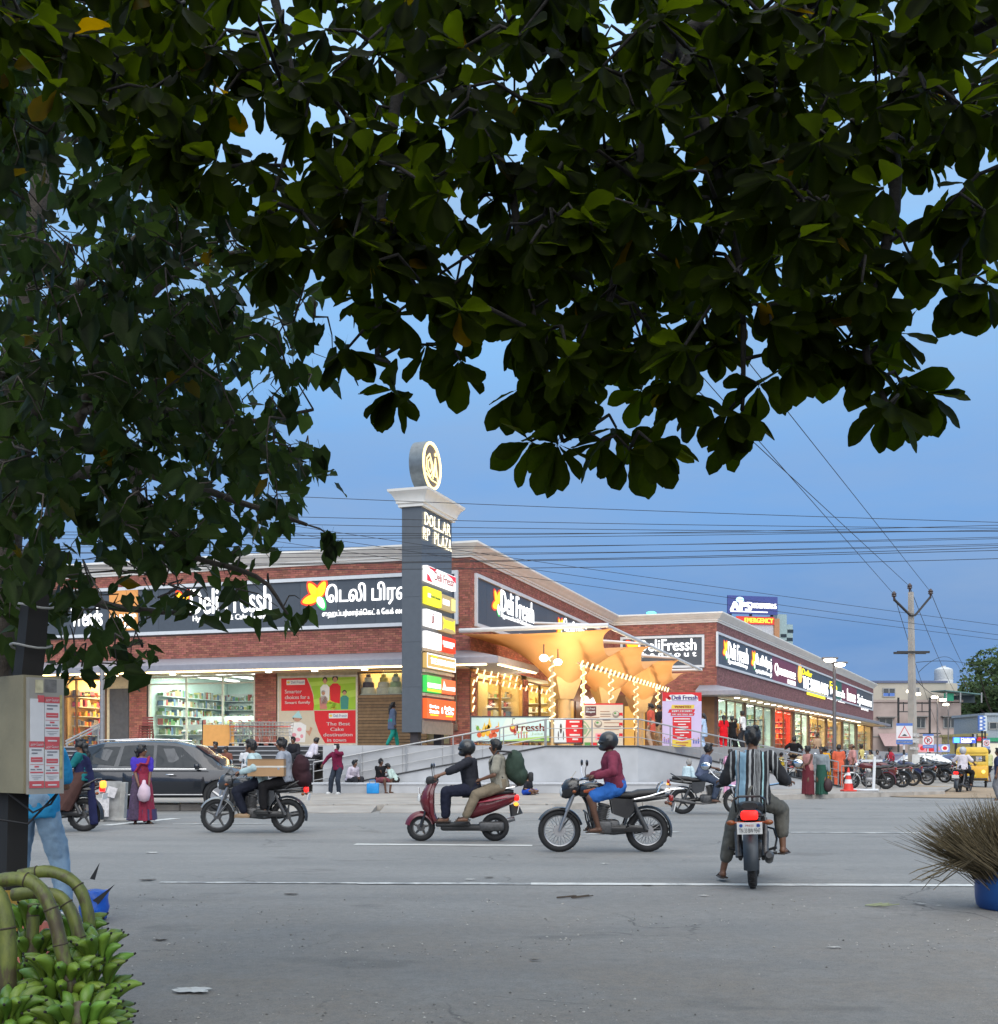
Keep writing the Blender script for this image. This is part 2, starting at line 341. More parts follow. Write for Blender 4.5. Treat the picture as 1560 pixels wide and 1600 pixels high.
def person(label,loc,rz,H=1.66,pel=None,lean=2.0,hands=(None,None),feet=(None,None),knee=((1,.15,0),(1,-.15,0)),elbow=((-.6,.5,-.3),(-.6,-.5,-.3)),
           head=(0,0),top=('shirt','short',None),bottom=('trousers',None),hair='short',skin=1,shoes=None,vox=.022,group=None,fem=False,curl=(.5,.5),
           helmet=None,extra=None,palm=((0,-1,-.2),(0,1,-.2)),hem=-.24,footdir=None,belly=0.0,lift=0.0):
 k = H/1.68; root = thing('person',label,'person',loc,rz,group)
 P = Vector(pel) if pel is not None else Vector((0,0,.935*k)); ln = R(lean); d = Vector((math.sin(ln),0,math.cos(ln))); fx = Vector((math.cos(ln),0,-math.sin(ln)))
 N = P+d*.47*k; sk = SKIN[skin]; sw = .165 if fem else .185
 yaw,pit = R(head[0]),R(head[1]); hq = Matrix.Rotation(yaw,3,'Z') @ Matrix.Rotation(pit,3,'Y')
 hc = N+Vector((math.sin(ln)*.5,0,1)).normalized()*.158*k+fx*.02*k
 S = [N+Vector((0,s*sw*k,0))-d*.045*k for s in (1,-1)]; Hp = [P+Vector((0,s*.092*k,-.035*k)) for s in (1,-1)]
 HA,FT,EL,WR,KN,AN = [],[],[],[],[],[]
 for i,s in enumerate((1,-1)):
  h = Vector(hands[i]) if hands[i] is not None else S[i]+Vector((.05,s*.07,-.53))*k
  e,w = two_bone(S[i],h,.285*k,.255*k,elbow[i]); EL.append(e); WR.append(w)
  f = Vector(feet[i]) if feet[i] is not None else Vector((0.0,s*.10*k,0))
  a = f+Vector((0,0,.075*k)); kn,a = two_bone(Hp[i],a,.435*k,.425*k,knee[i]); KN.append(kn); AN.append(a)
 b = MB(); bw = .9 if fem else 1.0
 tabs = [(-.16,.13,.10,0),(-.05,.165,.12,-.005),(.08,.168,.122,-.005),(.32,.142*bw,.108+belly*.5,.01+belly*.5),(.55,.155*bw,.115+belly*.3,.015),(.78,.172*bw,.118,.012),(.92,.165*bw,.10,0),(1.0,.115,.078,0),(1.06,.06,.058,.005)]
 b.loft(rings_(P,d,fx,k,tabs))
 cap_(b,N-d*.03*k,hc-Vector((0,0,.04*k)),.058*k,.052*k)
 b.ell(hc,(.094*k,.074*k,.116*k),rot=hq,n=16,k=12); b.ell(hc+hq @ Vector((.022*k,0,-.055*k)),(.062*k,.052*k,.062*k),rot=hq)
 b.ell(hc+hq @ Vector((.098*k,0,-.018*k)),(.018*k,.013*k,.026*k),rot=hq,n=8,k=6)
 for s in (1,-1): b.ell(hc+hq @ Vector((-.004*k,s*.076*k,-.012*k)),(.018*k,.010*k,.030*k),rot=hq,n=8,k=6)
 ex = MB()
 for i,s in enumerate((1,-1)):
  cap_(b,S[i],EL[i],.052*k,.040*k); cap_(b,EL[i],WR[i],.040*k,.026*k)
  fd = (WR[i]-EL[i]).normalized(); b.ell(WR[i]+fd*.05*k,(.022*k,.040*k,.055*k),rot=fd.to_track_quat('Z','Y').to_matrix(),n=10,k=6)
  hand_(ex,WR[i],fd,palm[i],s,k,curl[i]*1.6)
  cap_(b,Hp[i],KN[i],.088*k,.060*k); cap_(b,KN[i],AN[i],.058*k,.036*k);
  b.ell(KN[i]+(AN[i]-KN[i])*.3+Vector((-.015*k,0,0)),(.052*k,.05*k,.11*k),n=10,k=8)
  yd = footdir[i] if footdir else s*.2
  f_ = Vector((math.cos(yd),math.sin(yd),0)); cap_(b,AN[i]-Vector((0,0,.035*k))-f_*.02*k,AN[i]-Vector((0,0,.05*k))+f_*.135*k,.038*k,.026*k)
 for s in (1,-1):
  ex.ell(hc+hq @ Vector((.083*k,s*.031*k,.010*k)),(.012*k,.016*k,.009*k),m=1,rot=hq,n=8,k=5)
  ex.ell(hc+hq @ Vector((.093*k,s*.031*k,.010*k)),(.004*k,.007*k,.008*k),m=2,rot=hq,n=6,k=4)
  ex.ell(hc+hq @ Vector((.089*k,s*.032*k,.031*k)),(.008*k,.020*k,.004*k),m=2,rot=hq,n=8,k=4)
 ex.ell(hc+hq @ Vector((.080*k,0,-.062*k)),(.010*k,.024*k,.008*k),m=3,rot=hq,n=8,k=5)
 remesh(b,'body',[sk,EYEW,HAIR,LIP],root,vox,3,ex)
 # hair
 if helmet is None:
  hm = GREY if 'grey' in hair else HAIR; h_ = MB()
  if 'bald' not in hair:
   h_.ell(hc+hq @ Vector((-.014*k,0,.022*k)),(.094*k,.083*k,.107*k),rot=hq,n=16,k=10)
   if 'cap' not in hair:
    for q in range(9): h_.ell(hc+hq @ Vector(((rnd.uniform(-.06,.07))*k,rnd.uniform(-.05,.05)*k,(.095+rnd.uniform(0,.02))*k)),(.03*k,.028*k,.024*k),n=8,k=6)
  else:
   h_.ell(hc+hq @ Vector((-.026*k,0,-.006*k)),(.080*k,.081*k,.062*k),rot=hq)
  if 'long' in hair: h_.tube([hc+hq @ Vector((-.075*k,0,.02*k)),hc+hq @ Vector((-.10*k,0,-.09*k)),N-fx*.115*k-d*.02*k,N-fx*.125*k-d*.2*k],[.06*k,.06*k,.05*k,.02*k],8)
  if 'plait' in hair: h_.tube([hc+hq @ Vector((-.085*k,0,-.02*k)),hc+hq @ Vector((-.105*k,0,-.10*k)),N-fx*.12*k-d*.08*k,N-fx*.13*k-d*.32*k],[.04*k,.03*k,.026*k,.012*k],8)
  if 'bun' in hair: h_.ell(hc+hq @ Vector((-.115*k,0,-.01*k)),(.045*k,.05*k,.05*k))
  crumple(remesh(h_,'hair',hm,root,vox*.8,1),.016*k,26,rz)
 else:
  hh = MB(); hh.ell(hc+hq @ Vector((-.004,0,.025)),(.142*k,.122*k,.138*k),rot=hq,n=20,k=12); hh.ell(hc+hq @ Vector((.06*k,0,-.075*k)),(.085*k,.085*k,.05*k),rot=hq)
  ho = remesh(hh,'helmet',helmet,root,.016,2)
  vz = MB(); vz.ell(hc+hq @ Vector((.012*k,0,.004*k)),(.140*k,.113*k,.055*k),rot=hq,n=20,k=8); vz.build('visor',mat('visor',(.015,.018,.02),.08),ho)
 # lower garment
 kind,bmt = bottom[0],bottom[1]
 if kind in ('trousers','shorts'):
  t = MB(); t.loft(rings_(P,d,fx,k,[(-.18,.135,.105,0),(-.05,.17,.125,-.006),(.10,.172,.126,-.004),(.20,.158,.118,0)],.014))
  for i in range(2):
   if kind == 'trousers':
    e_ = AN[i]+(KN[i]-AN[i]).normalized()*lift*k; cap_(t,Hp[i],KN[i],.104*k,.080*k); cap_(t,KN[i],e_,.079*k,.062*k)
   else:
    m_ = Hp[i]+(KN[i]-Hp[i])*.82; cap_(t,Hp[i],m_,.108*k,.092*k)
  o = remesh(t,'trousers' if kind == 'trousers' else 'shorts',bmt,root,vox,3); crumple(o,.012*k,11,rz); crumple(o,.005*k,28,rz)
 elif kind in ('skirt','lungi'):
  t = MB(); n = 40; zt = P+d*.12*k; base = (FTc(AN)+Vector((0,0,-.03*k))); rg = []
  fl = bottom[2] if len(bottom) > 2 else .2; zl = bottom[3] if len(bottom) > 3 else 0.0
  for i in range(9):
   u = i/8; c = zt.lerp(base+Vector((0,0,zl)),u); w = (.172+(fl-.172)*u**.8 if u > .15 else .165+.04*u)*k+.012; dp = (.155+(fl-.155)*u**.8)*k+.015
   rg.append([c+Vector((math.sin(2*math.pi*j/n)*dp*(1+.07*u*math.sin(j*2.3+rz)),math.cos(2*math.pi*j/n)*w*(1+.06*u*math.cos(j*1.9)),.012*u*math.sin(j*1.1))) for j in range(n)])
  t.loft(rg); o = t.build(kind if kind == 'lungi' else 'skirt',bmt if isinstance(bmt,(list,tuple)) else [bmt],root)
 # upper garment
 kind,sl,tm = top[:3]
 if kind:
  t = MB(); hm_ = hem
  tb = [(hm_,.175 if hm_ > -.5 else .2,.132,0),(-.05,.175,.128,-.004),(.1,.172,.126,-.002),(.32,.152*bw,.118+belly*.5,.01+belly*.5),(.55,.16*bw,.122+belly*.3,.014),(.78,.175*bw,.122,.012),(.92,.168*bw,.104,0),(.99,.12,.084,0)]
  t.loft(rings_(P,d,fx,k,tb,.016*k))
  for i in range(2):
   if sl == 'none': continue
   cap_(t,S[i],EL[i] if sl != 'short' else S[i]+(EL[i]-S[i])*.72,.068*k,.060*k if sl != 'short' else .064*k)
   if sl == 'long': cap_(t,EL[i],WR[i]-(WR[i]-EL[i])*.06,.058*k,.043*k)
   if sl == 'rolled': cap_(t,EL[i],EL[i]+(WR[i]-EL[i])*.35,.058*k,.054*k)
  if sl == 'long' or sl == 'short' and kind == 'shirt':
   t.torus(N+d*.012*k,.064*k,.016*k,ax=d,n=16,k=6)
  o = remesh(t,{'shirt': 'shirt','kurta': 'kurta','blouse': 'blouse','tee': 'tee_shirt','dress': 'dress'}.get(kind,'shirt'),tm,root,vox,3); crumple(o,.013*k,10,rz+1); crumple(o,.006*k,26,rz)
 if kind == 'blouse' and len(top) > 3:
  t = MB()
  pth = [P+d*.15*k+Vector((.10,-.17,0))*k,P+d*.35*k+Vector((.155,-.05,0))*k,N-d*.16*k+Vector((.15,.06,0))*k,N+d*.01*k+Vector((.04,.125,0))*k,N-d*.1*k+Vector((-.14,.12,0))*k,P+d*.1*k+Vector((-.17,.08,0))*k,P-d*.9*k+Vector((-.19,.10,0))*k]
  t.tube(pth,[.05*k,.075*k,.08*k,.055*k,.075*k,.09*k,.10*k],12,sy=.32)
  t.loft(rings_(P,d,fx,k,[(-.05,.178,.132,-.004),(.12,.172,.13,0),(.3,.15,.118,.008),(.55,.158,.122,.014),(.74,.165,.118,.012)],.022*k))
  o = remesh(t,'saree_drape',top[3],root,vox,2); crumple(o,.010*k,14,3)
 if shoes is not False:
  s_ = MB(); sm_ = shoes or SANDAL
  for i,s in enumerate((1,-1)):
   yd = footdir[i] if footdir else s*.2
   f_ = Vector((math.cos(yd),math.sin(yd),0)); g_ = Vector((-math.sin(yd),math.cos(yd),0)); c = AN[i]-Vector((0,0,.068*k))+f_*.05*k; q = Matrix((f_,g_,Vector((0,0,1)))).transposed()
   if shoes is None: s_.rbox(c,(.26*k,.088*k,.018*k),.008,rot=q); s_.tube([c+f_*.09*k+g_*.04*k,c+f_*.07*k+Vector((0,0,.05*k)),c+f_*.09*k-g_*.04*k],.010*k,6)
   else: s_.ell(c+Vector((0,0,.022*k)),(.145*k,.052*k,.045*k),rot=q); s_.rbox(c+Vector((0,0,-.004)),(.275*k,.095*k,.022*k),.008,rot=q)
  s_.build('footwear',sm_,root)
 root['_k'] = k
 J = dict(root=root,k=k,hc=hc,N=N,P=P,S=S,EL=EL,WR=WR,KN=KN,AN=AN,d=d,fx=fx,hq=hq)
 del root['_k']
 return J
def FTc(AN): return Vector(((AN[0].x+AN[1].x)/2,(AN[0].y+AN[1].y)/2,min(AN[0].z,AN[1].z)-.045))
def stand(label,px,py,Y,rz,H=1.62,z=None,**kw):
 """standing figure whose feet are at height z (or at picture row py) at distance Y"""
 zz = z if z is not None else U(px,py,Y).z
 return person(label,(XU(px,Y),Y,zz),R(rz),H,**kw)
def seat(label,loc,rz,H=1.6,sh=.45,**kw):
 k = H/1.68; z = .10*k
 kw.setdefault('feet',((.40*k,.12*k,-sh),(.44*k,-.12*k,-sh))); kw.setdefault('hands',((.34*k,.12*k,.17*k),(.34*k,-.12*k,.17*k)))
 kw.setdefault('lean',14); kw.setdefault('pel',(0,0,z)); kw.setdefault('hem',-.12)
 return person(label,loc,rz,H,**kw)
# ================================================================== vehicles
RUB = mat('tyre_rubber',(.018,.018,.019),.85,var=.3,scale=12); CHR = mat('chrome',(.62,.63,.65),.18,1.0,var=.08)
BLK = mat('black_enamel',(.012,.012,.013),.3,coat=.4,var=.2); DGR = mat('engine_grey',(.09,.09,.092),.5,.6,var=.3,scale=20); ALU = mat('alloy_grey',(.33,.33,.34),.4,.8,var=.15)
SEATM = mat('seat_vinyl',(.016,.015,.015),.5,var=.2,bump=.2,scale=15); PLAW = mat('plate_white',(.72,.72,.70),.5,var=.05); MIR = mat('mirror_glass',(.75,.8,.86),.04,1.0,var=.02)
MUD = mat('plastic_black',(.02,.02,.021),.6,var=.2); CHB = mat('text_black',(.01,.01,.01),.6); CABLE = mat('cable_black',(.012,.012,.013),.6)
TAILON = emat('tail_lamp_lit',(1,.012,.008),1.1); TAILOFF = mat('tail_lamp_red',(.30,.012,.01),.15,coat=.5); AMB = emat('indicator_lit',(1,.33,.03),1.20); AMBO = mat('indicator_amber',(.22,.06,.012),.25)
HEADG = mat('lamp_lens',(.62,.64,.64),.08,coat=.6,var=.05); HEADON = emat('head_lamp_lit',(1,.93,.72),1.50)
def wheel(par,x,Rr,w,style,y=0,hub=DGR,rimm=ALU):
 m = MB()
 m.torus((x,y,Rr),Rr-w*.95,.017,n=36,k=8); m.cyl((x,y-.05,Rr),(x,y+.05,Rr),.065 if style != 'spoke' else .085,n=18)
 m.cyl((x,y-.085,Rr),(x,y+.085,Rr),.016,n=8)
 if style == 'spoke':
  for q in range(30):
   a = 2*math.pi*q/30; b = a+(.25 if q % 2 else -.25); sd = .035 if q % 3 else -.035
   m.tube([(x+.08*math.cos(a),y+sd,Rr+.08*math.sin(a)),(x+(Rr-w)*math.cos(b),y,Rr+(Rr-w)*math.sin(b))],.0035,4)
 elif style == 'alloy':
  for q in range(5):
   a = 2*math.pi*q/5+.3
   m.tube([(x+.04*math.cos(a),y,Rr+.04*math.sin(a)),(x+(Rr-w)*math.cos(a+.12),y,Rr+(Rr-w)*math.sin(a+.12))],[.026,.016],6)
 wh = m.build('wheel',hub if style != 'spoke' else rimm,par)
 t = MB(); t.torus((x,y,Rr),Rr-w*.5,w*.5,n=40,k=10,sq=.95);
 for q in range(44):
  a = 2*math.pi*q/44; t.obox((x+(Rr-.004)*math.cos(a),y,Rr+(Rr-.004)*math.sin(a)),(.012,w*.62,.014),Matrix.Rotation(-a,3,'Y') @ Matrix.Rotation(.5*(1 if q % 2 else -1),3,'X'))
 t.build('tyre',RUB,wh); return wh
def arc(cx,cz,r,a0,a1,n=10): return [(cx+r*math.cos(R(a0+(a1-a0)*i/n)),cz+r*math.sin(R(a0+(a1-a0)*i/n))) for i in range(n+1)]
def fender(mb,x,z,r,a0,a1,w,t=.012,m=0,drop=.03):
 rg = []
 for px,pz in arc(x,z,r,a0,a1,12):
  u = Vector((px-x,0,pz-z)).normalized(); p = Vector((px,0,pz))
  rg.append([p+Vector((0,s*w,0))-u*(drop*abs(s)**2) for s in (-1,-.6,0,.6,1)]+[p+Vector((0,s*w,0))-u*(drop*abs(s)**2+t) for s in (1,.6,0,-.6,-1)])
 mb.loft(rg,m)
def solid(par,name,mt,sect,vox=.018,sm=4):
 """smooth body grown from elliptical sections (x, z centre, half width, half height)"""
 m = MB(); n = 16; rg = []
 for x,z,w,h in sect:
  rg.append([(x,w*math.copysign(abs(math.cos(2*math.pi*j/n))**.8,math.cos(2*math.pi*j/n)),z+h*math.copysign(abs(math.sin(2*math.pi*j/n))**.8,math.sin(2*math.pi*j/n))) for j in range(n)])
 m.loft(rg); return m.build(name,mt,par,sharp=60)
def motorbike(label,loc,rz,paint,wstyle='spoke',lit=False,plate=None,group=None,rack=False,stripe=None,cowl=True,lean=0.0,fwd_lamp=False,heavy=False,fmud=None,ridden=True):
 r = thing('motorcycle',label,'motorcycle',loc,rz,group); r.rotation_euler = (R(lean),0,rz)
 fx_,rx_,Rw = .64,-.62,.305
 wheel(r,fx_,Rw,.085 if not heavy else .10,wstyle); wheel(r,rx_,Rw,.098 if not heavy else .12,wstyle)
 m = MB(); steer = Vector((-.21,0,.52)).normalized()
 for s in (1,-1):
  a = Vector((fx_,s*.085,Rw)); m.tube([a,a+Vector((-.115,0,.32)),a+Vector((-.255,0,.68))],[.021,.021,.018],8); m.tube([a+Vector((-.10,0,.28)),a+Vector((-.20,0,.52))],.027,8)
 m.build('fork',ALU,r)
 m = MB(); fender(m,fx_,Rw,.345,28,165,.058);
 for s in (1,-1): m.tube([(fx_-.20,s*.06,Rw+.25),(fx_,s*.075,Rw)],.007,5)
 m.build('front_mudguard',fmud or paint,r)
 # frame,engine
 m = MB(); m.tube([(.38,0,.93),(.25,0,.70),(.16,0,.34),(-.12,0,.29),(-.28,0,.40)],.020,8); m.tube([(.36,0,.88),(.05,0,.80),(-.30,0,.74)],.022,8)
 for s in (1,-1): m.tube([(-.18,s*.11,.74),(-.62,s*.12,.76),(-.88,s*.10,.78)],.015,6); m.tube([(-.28,s*.12,.38),(-.40,s*.12,.74)],.016,6); m.tube([(-.26,s*.11,.36),(rx_,s*.115,Rw)],.020,6)
 m.build('frame',BLK,r)
 m = MB(); m.rbox((-.03,0,.37),(.38,.24,.20),.06); m.rbox((.02,.12,.36),(.24,.07,.18),.05); m.rbox((-.02,-.12,.36),(.26,.07,.19),.05)
 q = Matrix.Rotation(R(-14),3,'Y')
 for i in range(8): m.obox(Vector((.055,0,.47))+q @ Vector((0,0,i*.024)),(.20,.20,.010),q)
 m.cyl(Vector((.055,0,.45)),Vector((.055,0,.45))+q @ Vector((0,0,.22)),.075,n=14); m.rbox(Vector((.055,0,.45))+q @ Vector((0,0,.225)),(.17,.15,.05),.02,rot=q)
 m.build('engine',DGR if not heavy else ALU,r)
 m = MB(); m.tube([(.13,-.10,.50),(.22,-.12,.42),(.17,-.15,.28),(-.15,-.16,.25),(-.35,-.165,.27)],.020,8); m.tube([(-.33,-.165,.27),(-.42,-.17,.28),(-.88,-.18,.36),(-.92,-.18,.365)],[.024,.045,.050,.030],12)
 m.build('exhaust',CHR if heavy else DGR,r)
 for s in (1,-1): m = MB(); m.tube([(-.42,s*.145,.72),(-.50,s*.145,.50)],[.022,.022],8); m.tube([(-.47,s*.145,.58),(rx_+.02,s*.135,Rw+.02)],[.034,.034],10); m.build('shock_absorber',DGR,r)
 m = MB(); m.rbox((-.30,.125,.34),(.62,.03,.10),.03); m.build('chain_cover',BLK,r)
 # tank,seat,side panels,tail
 tank = solid(r,'fuel_tank',paint,[(.38,.88,.05,.06),(.34,.885,.105,.095),(.20,.90,.145,.115),(.05,.885,.135,.105),(-.10,.84,.09,.075),(-.16,.82,.06,.05)])
 if stripe:
  for s in (1,-1):
   mm = MB(); mm.tube([(.30,s*.128,.87),(.15,s*.147,.88),(-.05,s*.122,.85)],[.012,.026,.010],8,sy=1.6); mm.build('tank_stripe',stripe,tank)
 mm = MB(); mm.cyl((.14,0,1.005),(.14,0,1.025),.04,n=14); mm.build('fuel_cap',CHR,tank)
 solid(r,'seat',SEATM,[(-.06,.83,.08,.045),(-.15,.815,.125,.05),(-.40,.815,.135,.055),(-.48,.84,.135,.06),(-.80,.86,.12,.055),(-.87,.865,.08,.035)])
 for s in (1,-1):
  mm = MB(); mm.prism([(-.08,.78),(-.12,.55),(-.32,.48),(-.42,.60),(-.40,.76)],s*.115,s*.150); mm.build('side_panel',paint if not heavy else BLK,r)
 solid(r,'tail_fairing',paint,[(-.40,.75,.12,.05),(-.60,.77,.125,.05),(-.85,.80,.10,.045),(-.93,.82,.06,.03)])
 mm = MB(); fender(mm,rx_,Rw,.365,35,195,.075); mm.build('rear_mudguard',mat('mudguard_steel',(.035,.043,.052),.4,.4) if not heavy else paint,r)
 mm = MB(); mm.rbox((-.955,0,.775),(.07,.17,.095),.025); tl = mm.build('tail_light',TAILON if lit else TAILOFF,r)
 for s in (1,-1): mm = MB(); mm.tube([(-.90,s*.06,.70),(-.92,s*.17,.70)],[.012,.012],6); mm.ell((-.925,s*.19,.70),(.03,.045,.028)); mm.build('indicator',AMBO,r)
 mm = MB(); mm.obox((-1.0,0,.645),(.012,.25,.12),Matrix.Rotation(R(-12),3,'Y')); pl = mm.build('number_plate',PLAW,r)
 if plate:
  fr = Matrix(((0,-.25*0-.0,0),(0,0,0),(0,0,0))).to_4x4()
  fr = Matrix.Translation((-1.008,0,.645)) @ Matrix.Rotation(R(-12),4,'Y') @ Matrix(((0,-1,0,0),(-1,0,0,0),(0,0,1,0),(0,0,0,1)))
  t = MB(); put_text(t,plate[0],fr,-.105,.105,-.045,.0,0,.003); t.build('plate_lettering',CHB,pl)
  t = MB(); put_text(t,plate[1],fr,-.04,.04,.02,.04,0,.003,0); t.build('plate_sticker',mat('sticker_red',(.45,.04,.03),.6),pl)
  t = MB(); t.prism([(-.085+.018*math.cos(a_*.628),.03+.018*math.sin(a_*.628)) for a_ in range(10)],.001,.003,fr); t.prism([(.07,.015),(.10,.015),(.105,.035),(.088,.05),(.068,.04)],.001,.003,fr); t.build('plate_emblem',mat('emblem_blue',(.03,.08,.35),.6),pl)
 mm = MB()
 if rack:
  for s in (1,-1): mm.tube([(-.42,s*.15,.76),(-.62,s*.165,.80),(-.95,s*.15,.90),(-1.13,s*.10,.91)],.014,6); mm.tube([(-.74,s*.16,.83),(-.80,s*.13,.97)],.012,6)
  mm.tube([(-1.13,.10,.91),(-1.15,0,.91),(-1.13,-.10,.91)],.014,6); mm.tube([(-.80,.13,.97),(-.84,0,1.0),(-.80,-.13,.97)],.014,6); mm.tube([(-.95,.14,.905),(-.95,-.14,.905)],.010,6)
  mm.build('grab_rail',CHR,r)
 else:
  mm.tube([(-.60,.15,.80),(-.84,.15,.93),(-.90,.11,.965),(-.90,-.11,.965),(-.84,-.15,.93),(-.60,-.15,.80)],.013,8); mm.build('grab_rail',BLK,r)
 # steering
 mm = MB(); mm.tube([(.37,0,1.00),(.37,.09,1.03),(.26,.30,1.06),(.18,.37,1.05)],.013,8); mm.tube([(.37,0,1.00),(.37,-.09,1.03),(.26,-.30,1.06),(.18,-.37,1.05)],.013,8)
 hb = mm.build('handlebar',CHR,r)
 for s in (1,-1):
  g = MB(); g.tube([(.255,s*.305,1.06),(.175,s*.375,1.05)],.019,8); g.tube([(.27,s*.28,1.055),(.31,s*.32,1.05),(.245,s*.40,1.045)],.007,6); g.build('grip',MUD,hb)
  g = MB(); g.tube([(.28,s*.27,1.06),(.30,s*.40,1.16),(.29,s*.47,1.24)],.006,6); mo = g.build('mirror',CHR,hb)
  g = MB(); g.ell((.285,s*.50,1.28),(.018,.062,.048)); g.build('mirror_shell',BLK,mo); g = MB(); g.ell((.270,s*.50,1.28),(.006,.055,.042)); g.build('mirror_glass',MIR,mo)
 if cowl:
  solid(r,'headlight_cowl',paint,[(.36,.93,.10,.12),(.46,.92,.135,.15),(.55,.90,.12,.14),(.61,.87,.08,.09)])
  mm = MB(); mm.ell((.605,0,.86),(.035,.085,.070)); mm.build('headlight',HEADON if fwd_lamp else HEADG,r)
  mm = MB(); mm.grid(lambda u,v: (.50-.10*u,(.10-.03*u)*(v*2-1),1.02+.14*u),3,4); mm.build('windscreen',mat('smoked_screen',(.02,.02,.022),.1),r)
 else:
  mm = MB(); mm.lathe([(.0,-.10),(.06,-.09),(.09,-.02),(.095,.02)],18,0,(.47,0,.90),(1,0,0)); mm.build('headlight_shell',CHR,r); mm = MB(); mm.ell((.49,0,.90),(.03,.088,.088)); mm.build('headlight',HEADON if fwd_lamp else HEADG,r)
 for s in (1,-1): mm = MB(); mm.tube([(.42,s*.10,.87),(.44,s*.19,.87)],.010,6); mm.ell((.44,s*.205,.87),(.03,.035,.024)); mm.build('indicator',AMBO,r)
 mm = MB(); mm.tube([(.20,.22,.32),(.24,.25,.45),(.26,.22,.56),(.30,.08,.60),(.30,-.08,.60),(.26,-.22,.56),(.24,-.25,.45),(.20,-.22,.32)],.012,6); mm.build('crash_guard',BLK,r)
 mm = MB()
 for s in (1,-1): mm.tube([(.05,s*.10,.30),(.05,s*.25,.31)],[.010,.018],8); mm.tube([(-.30,s*.12,.36),(-.34,s*.25,.40)],[.010,.017],8)
 mm.build('foot_peg',MUD,r)
 if ridden: return r
 mm = MB(); mm.tube([(-.10,.14,.30),(-.16,.24,.02),(-.18,.27,.01)] if lean else [(-.10,.14,.28),(-.34,.17,.20)],.012,6); mm.build('side_stand',DGR,r)
 return r
def scooter(label,loc,rz,paint,lit=False,group=None,side=None,lamp=False,lean=0.0):
 r = thing('scooter',label,'scooter',loc,rz,group); r.rotation_euler = (R(lean),0,rz); Rw = .225
 wheel(r,.62,Rw,.09,'alloy'); wheel(r,-.58,Rw,.10,'alloy')
 m = MB()
 for s in (1,-1): m.tube([(.62,s*.07,Rw),(.54,s*.07,.50)],.020,8)
 m.build('fork',BLK,r)
 m = MB(); fender(m,.62,Rw,.265,10,165,.075,drop=.07); m.build('front_fender',paint,r)
 m = MB(); n = 8   # leg shield
 m.loft([[(x+.06*(1-(y/w)**2)+.03,y,z) for y in [w*(2*j/n-1) for j in range(n+1)]]+[(x+.06*(1-(y/w)**2)-.02,y,z) for y in [w*(1-2*j/n) for j in range(n+1)]] for x,w,z in ((.36,.15,.30),(.42,.19,.45),(.44,.21,.65),(.43,.17,.82),(.36,.11,.98))])
 m.build('leg_shield',paint,r)
 m = MB(); m.loft([[(x+q*.5*(1+math.cos(2*math.pi*j/14)),w*math.sin(2*math.pi*j/14),z) for j in range(14)] for x,q,w,z in ((.40,.10,.10,.40),(.40,.20,.16,.52),(.40,.25,.19,.66),(.40,.20,.18,.80),(.38,.16,.14,.90),(.37,.12,.09,.98))]); m.build('front_apron',paint,r)
 m = MB(); m.rbox((.10,0,.27),(.56,.30,.07),.03); m.rbox((-.10,0,.22),(.8,.26,.10),.04); m.build('floorboard',MUD,r)
 solid(r,'rear_body',paint,[(-.12,.50,.12,.12),(-.22,.53,.17,.17),(-.50,.60,.18,.15),(-.78,.68,.14,.11),(-.92,.72,.08,.06)])
 for s in (1,-1):
  mm = MB(); mm.tube([(-.25,s*.165,.62),(-.50,s*.19,.66),(-.78,s*.15,.71)],[.015,.035,.015],8,sy=.5); mm.build('side_panel',side or paint,r)
 solid(r,'seat',SEATM,[(-.05,.73,.07,.03),(-.14,.745,.125,.045),(-.45,.755,.14,.055),(-.54,.785,.14,.055),(-.82,.80,.11,.045),(-.88,.80,.06,.03)])
 m = MB(); m.rbox((-.52,.06,.24),(.42,.16,.16),.05); m.build('engine',DGR,r)
 m = MB(); m.tube([(-.40,-.14,.22),(-.55,-.18,.26),(-.90,-.19,.36)],[.03,.05,.045],10); m.build('exhaust',ALU,r)
 m = MB(); m.rbox((-.93,0,.70),(.08,.20,.10),.03); m.build('tail_light',TAILON if lit else TAILOFF,r)
 m = MB(); m.tube([(-.88,0,.60),(-.93,0,.42)],[.05,.07],8,sy=1.5); m.build('rear_mudflap',MUD,r); m = MB(); m.obox((-.955,0,.52),(.012,.22,.13),Matrix.Rotation(R(-12),3,'Y')); m.build('number_plate',PLAW,r)
 for s in (1,-1): m = MB(); m.ell((-.92,s*.13,.60),(.04,.04,.028)); m.build('indicator',AMB if lit else AMBO,r)
 m = MB(); m.rbox((.44,0,.98),(.20,.26,.14),.05); hd = m.build('handlebar_cover',MUD,r)
 m = MB(); m.rbox((.545,0,.97),(.03,.16,.08),.02); m.build('headlight',HEADON if lamp else HEADG,hd)
 m = MB(); m.rbox((.645,0,.70),(.05,.22,.12),.03); m.build('front_lamp',HEADG,r)
 m = MB(); m.tube([(.40,-.36,1.02),(.42,0,1.0),(.40,.36,1.02)],.014,8); hb = m.build('handlebar',BLK,r)
 for s in (1,-1):
  g = MB(); g.tube([(.40,s*.26,1.02),(.40,s*.37,1.02)],.019,8); g.build('grip',MUD,hb)
  g = MB(); g.tube([(.42,s*.22,1.04),(.43,s*.28,1.18)],.006,6); mo = g.build('mirror',BLK,hb); g = MB(); g.ell((.43,s*.31,1.22),(.02,.06,.045)); g.build('mirror_shell',BLK,mo); g = MB(); g.ell((.412,s*.31,1.22),(.006,.053,.039)); g.build('mirror_glass',MIR,mo)
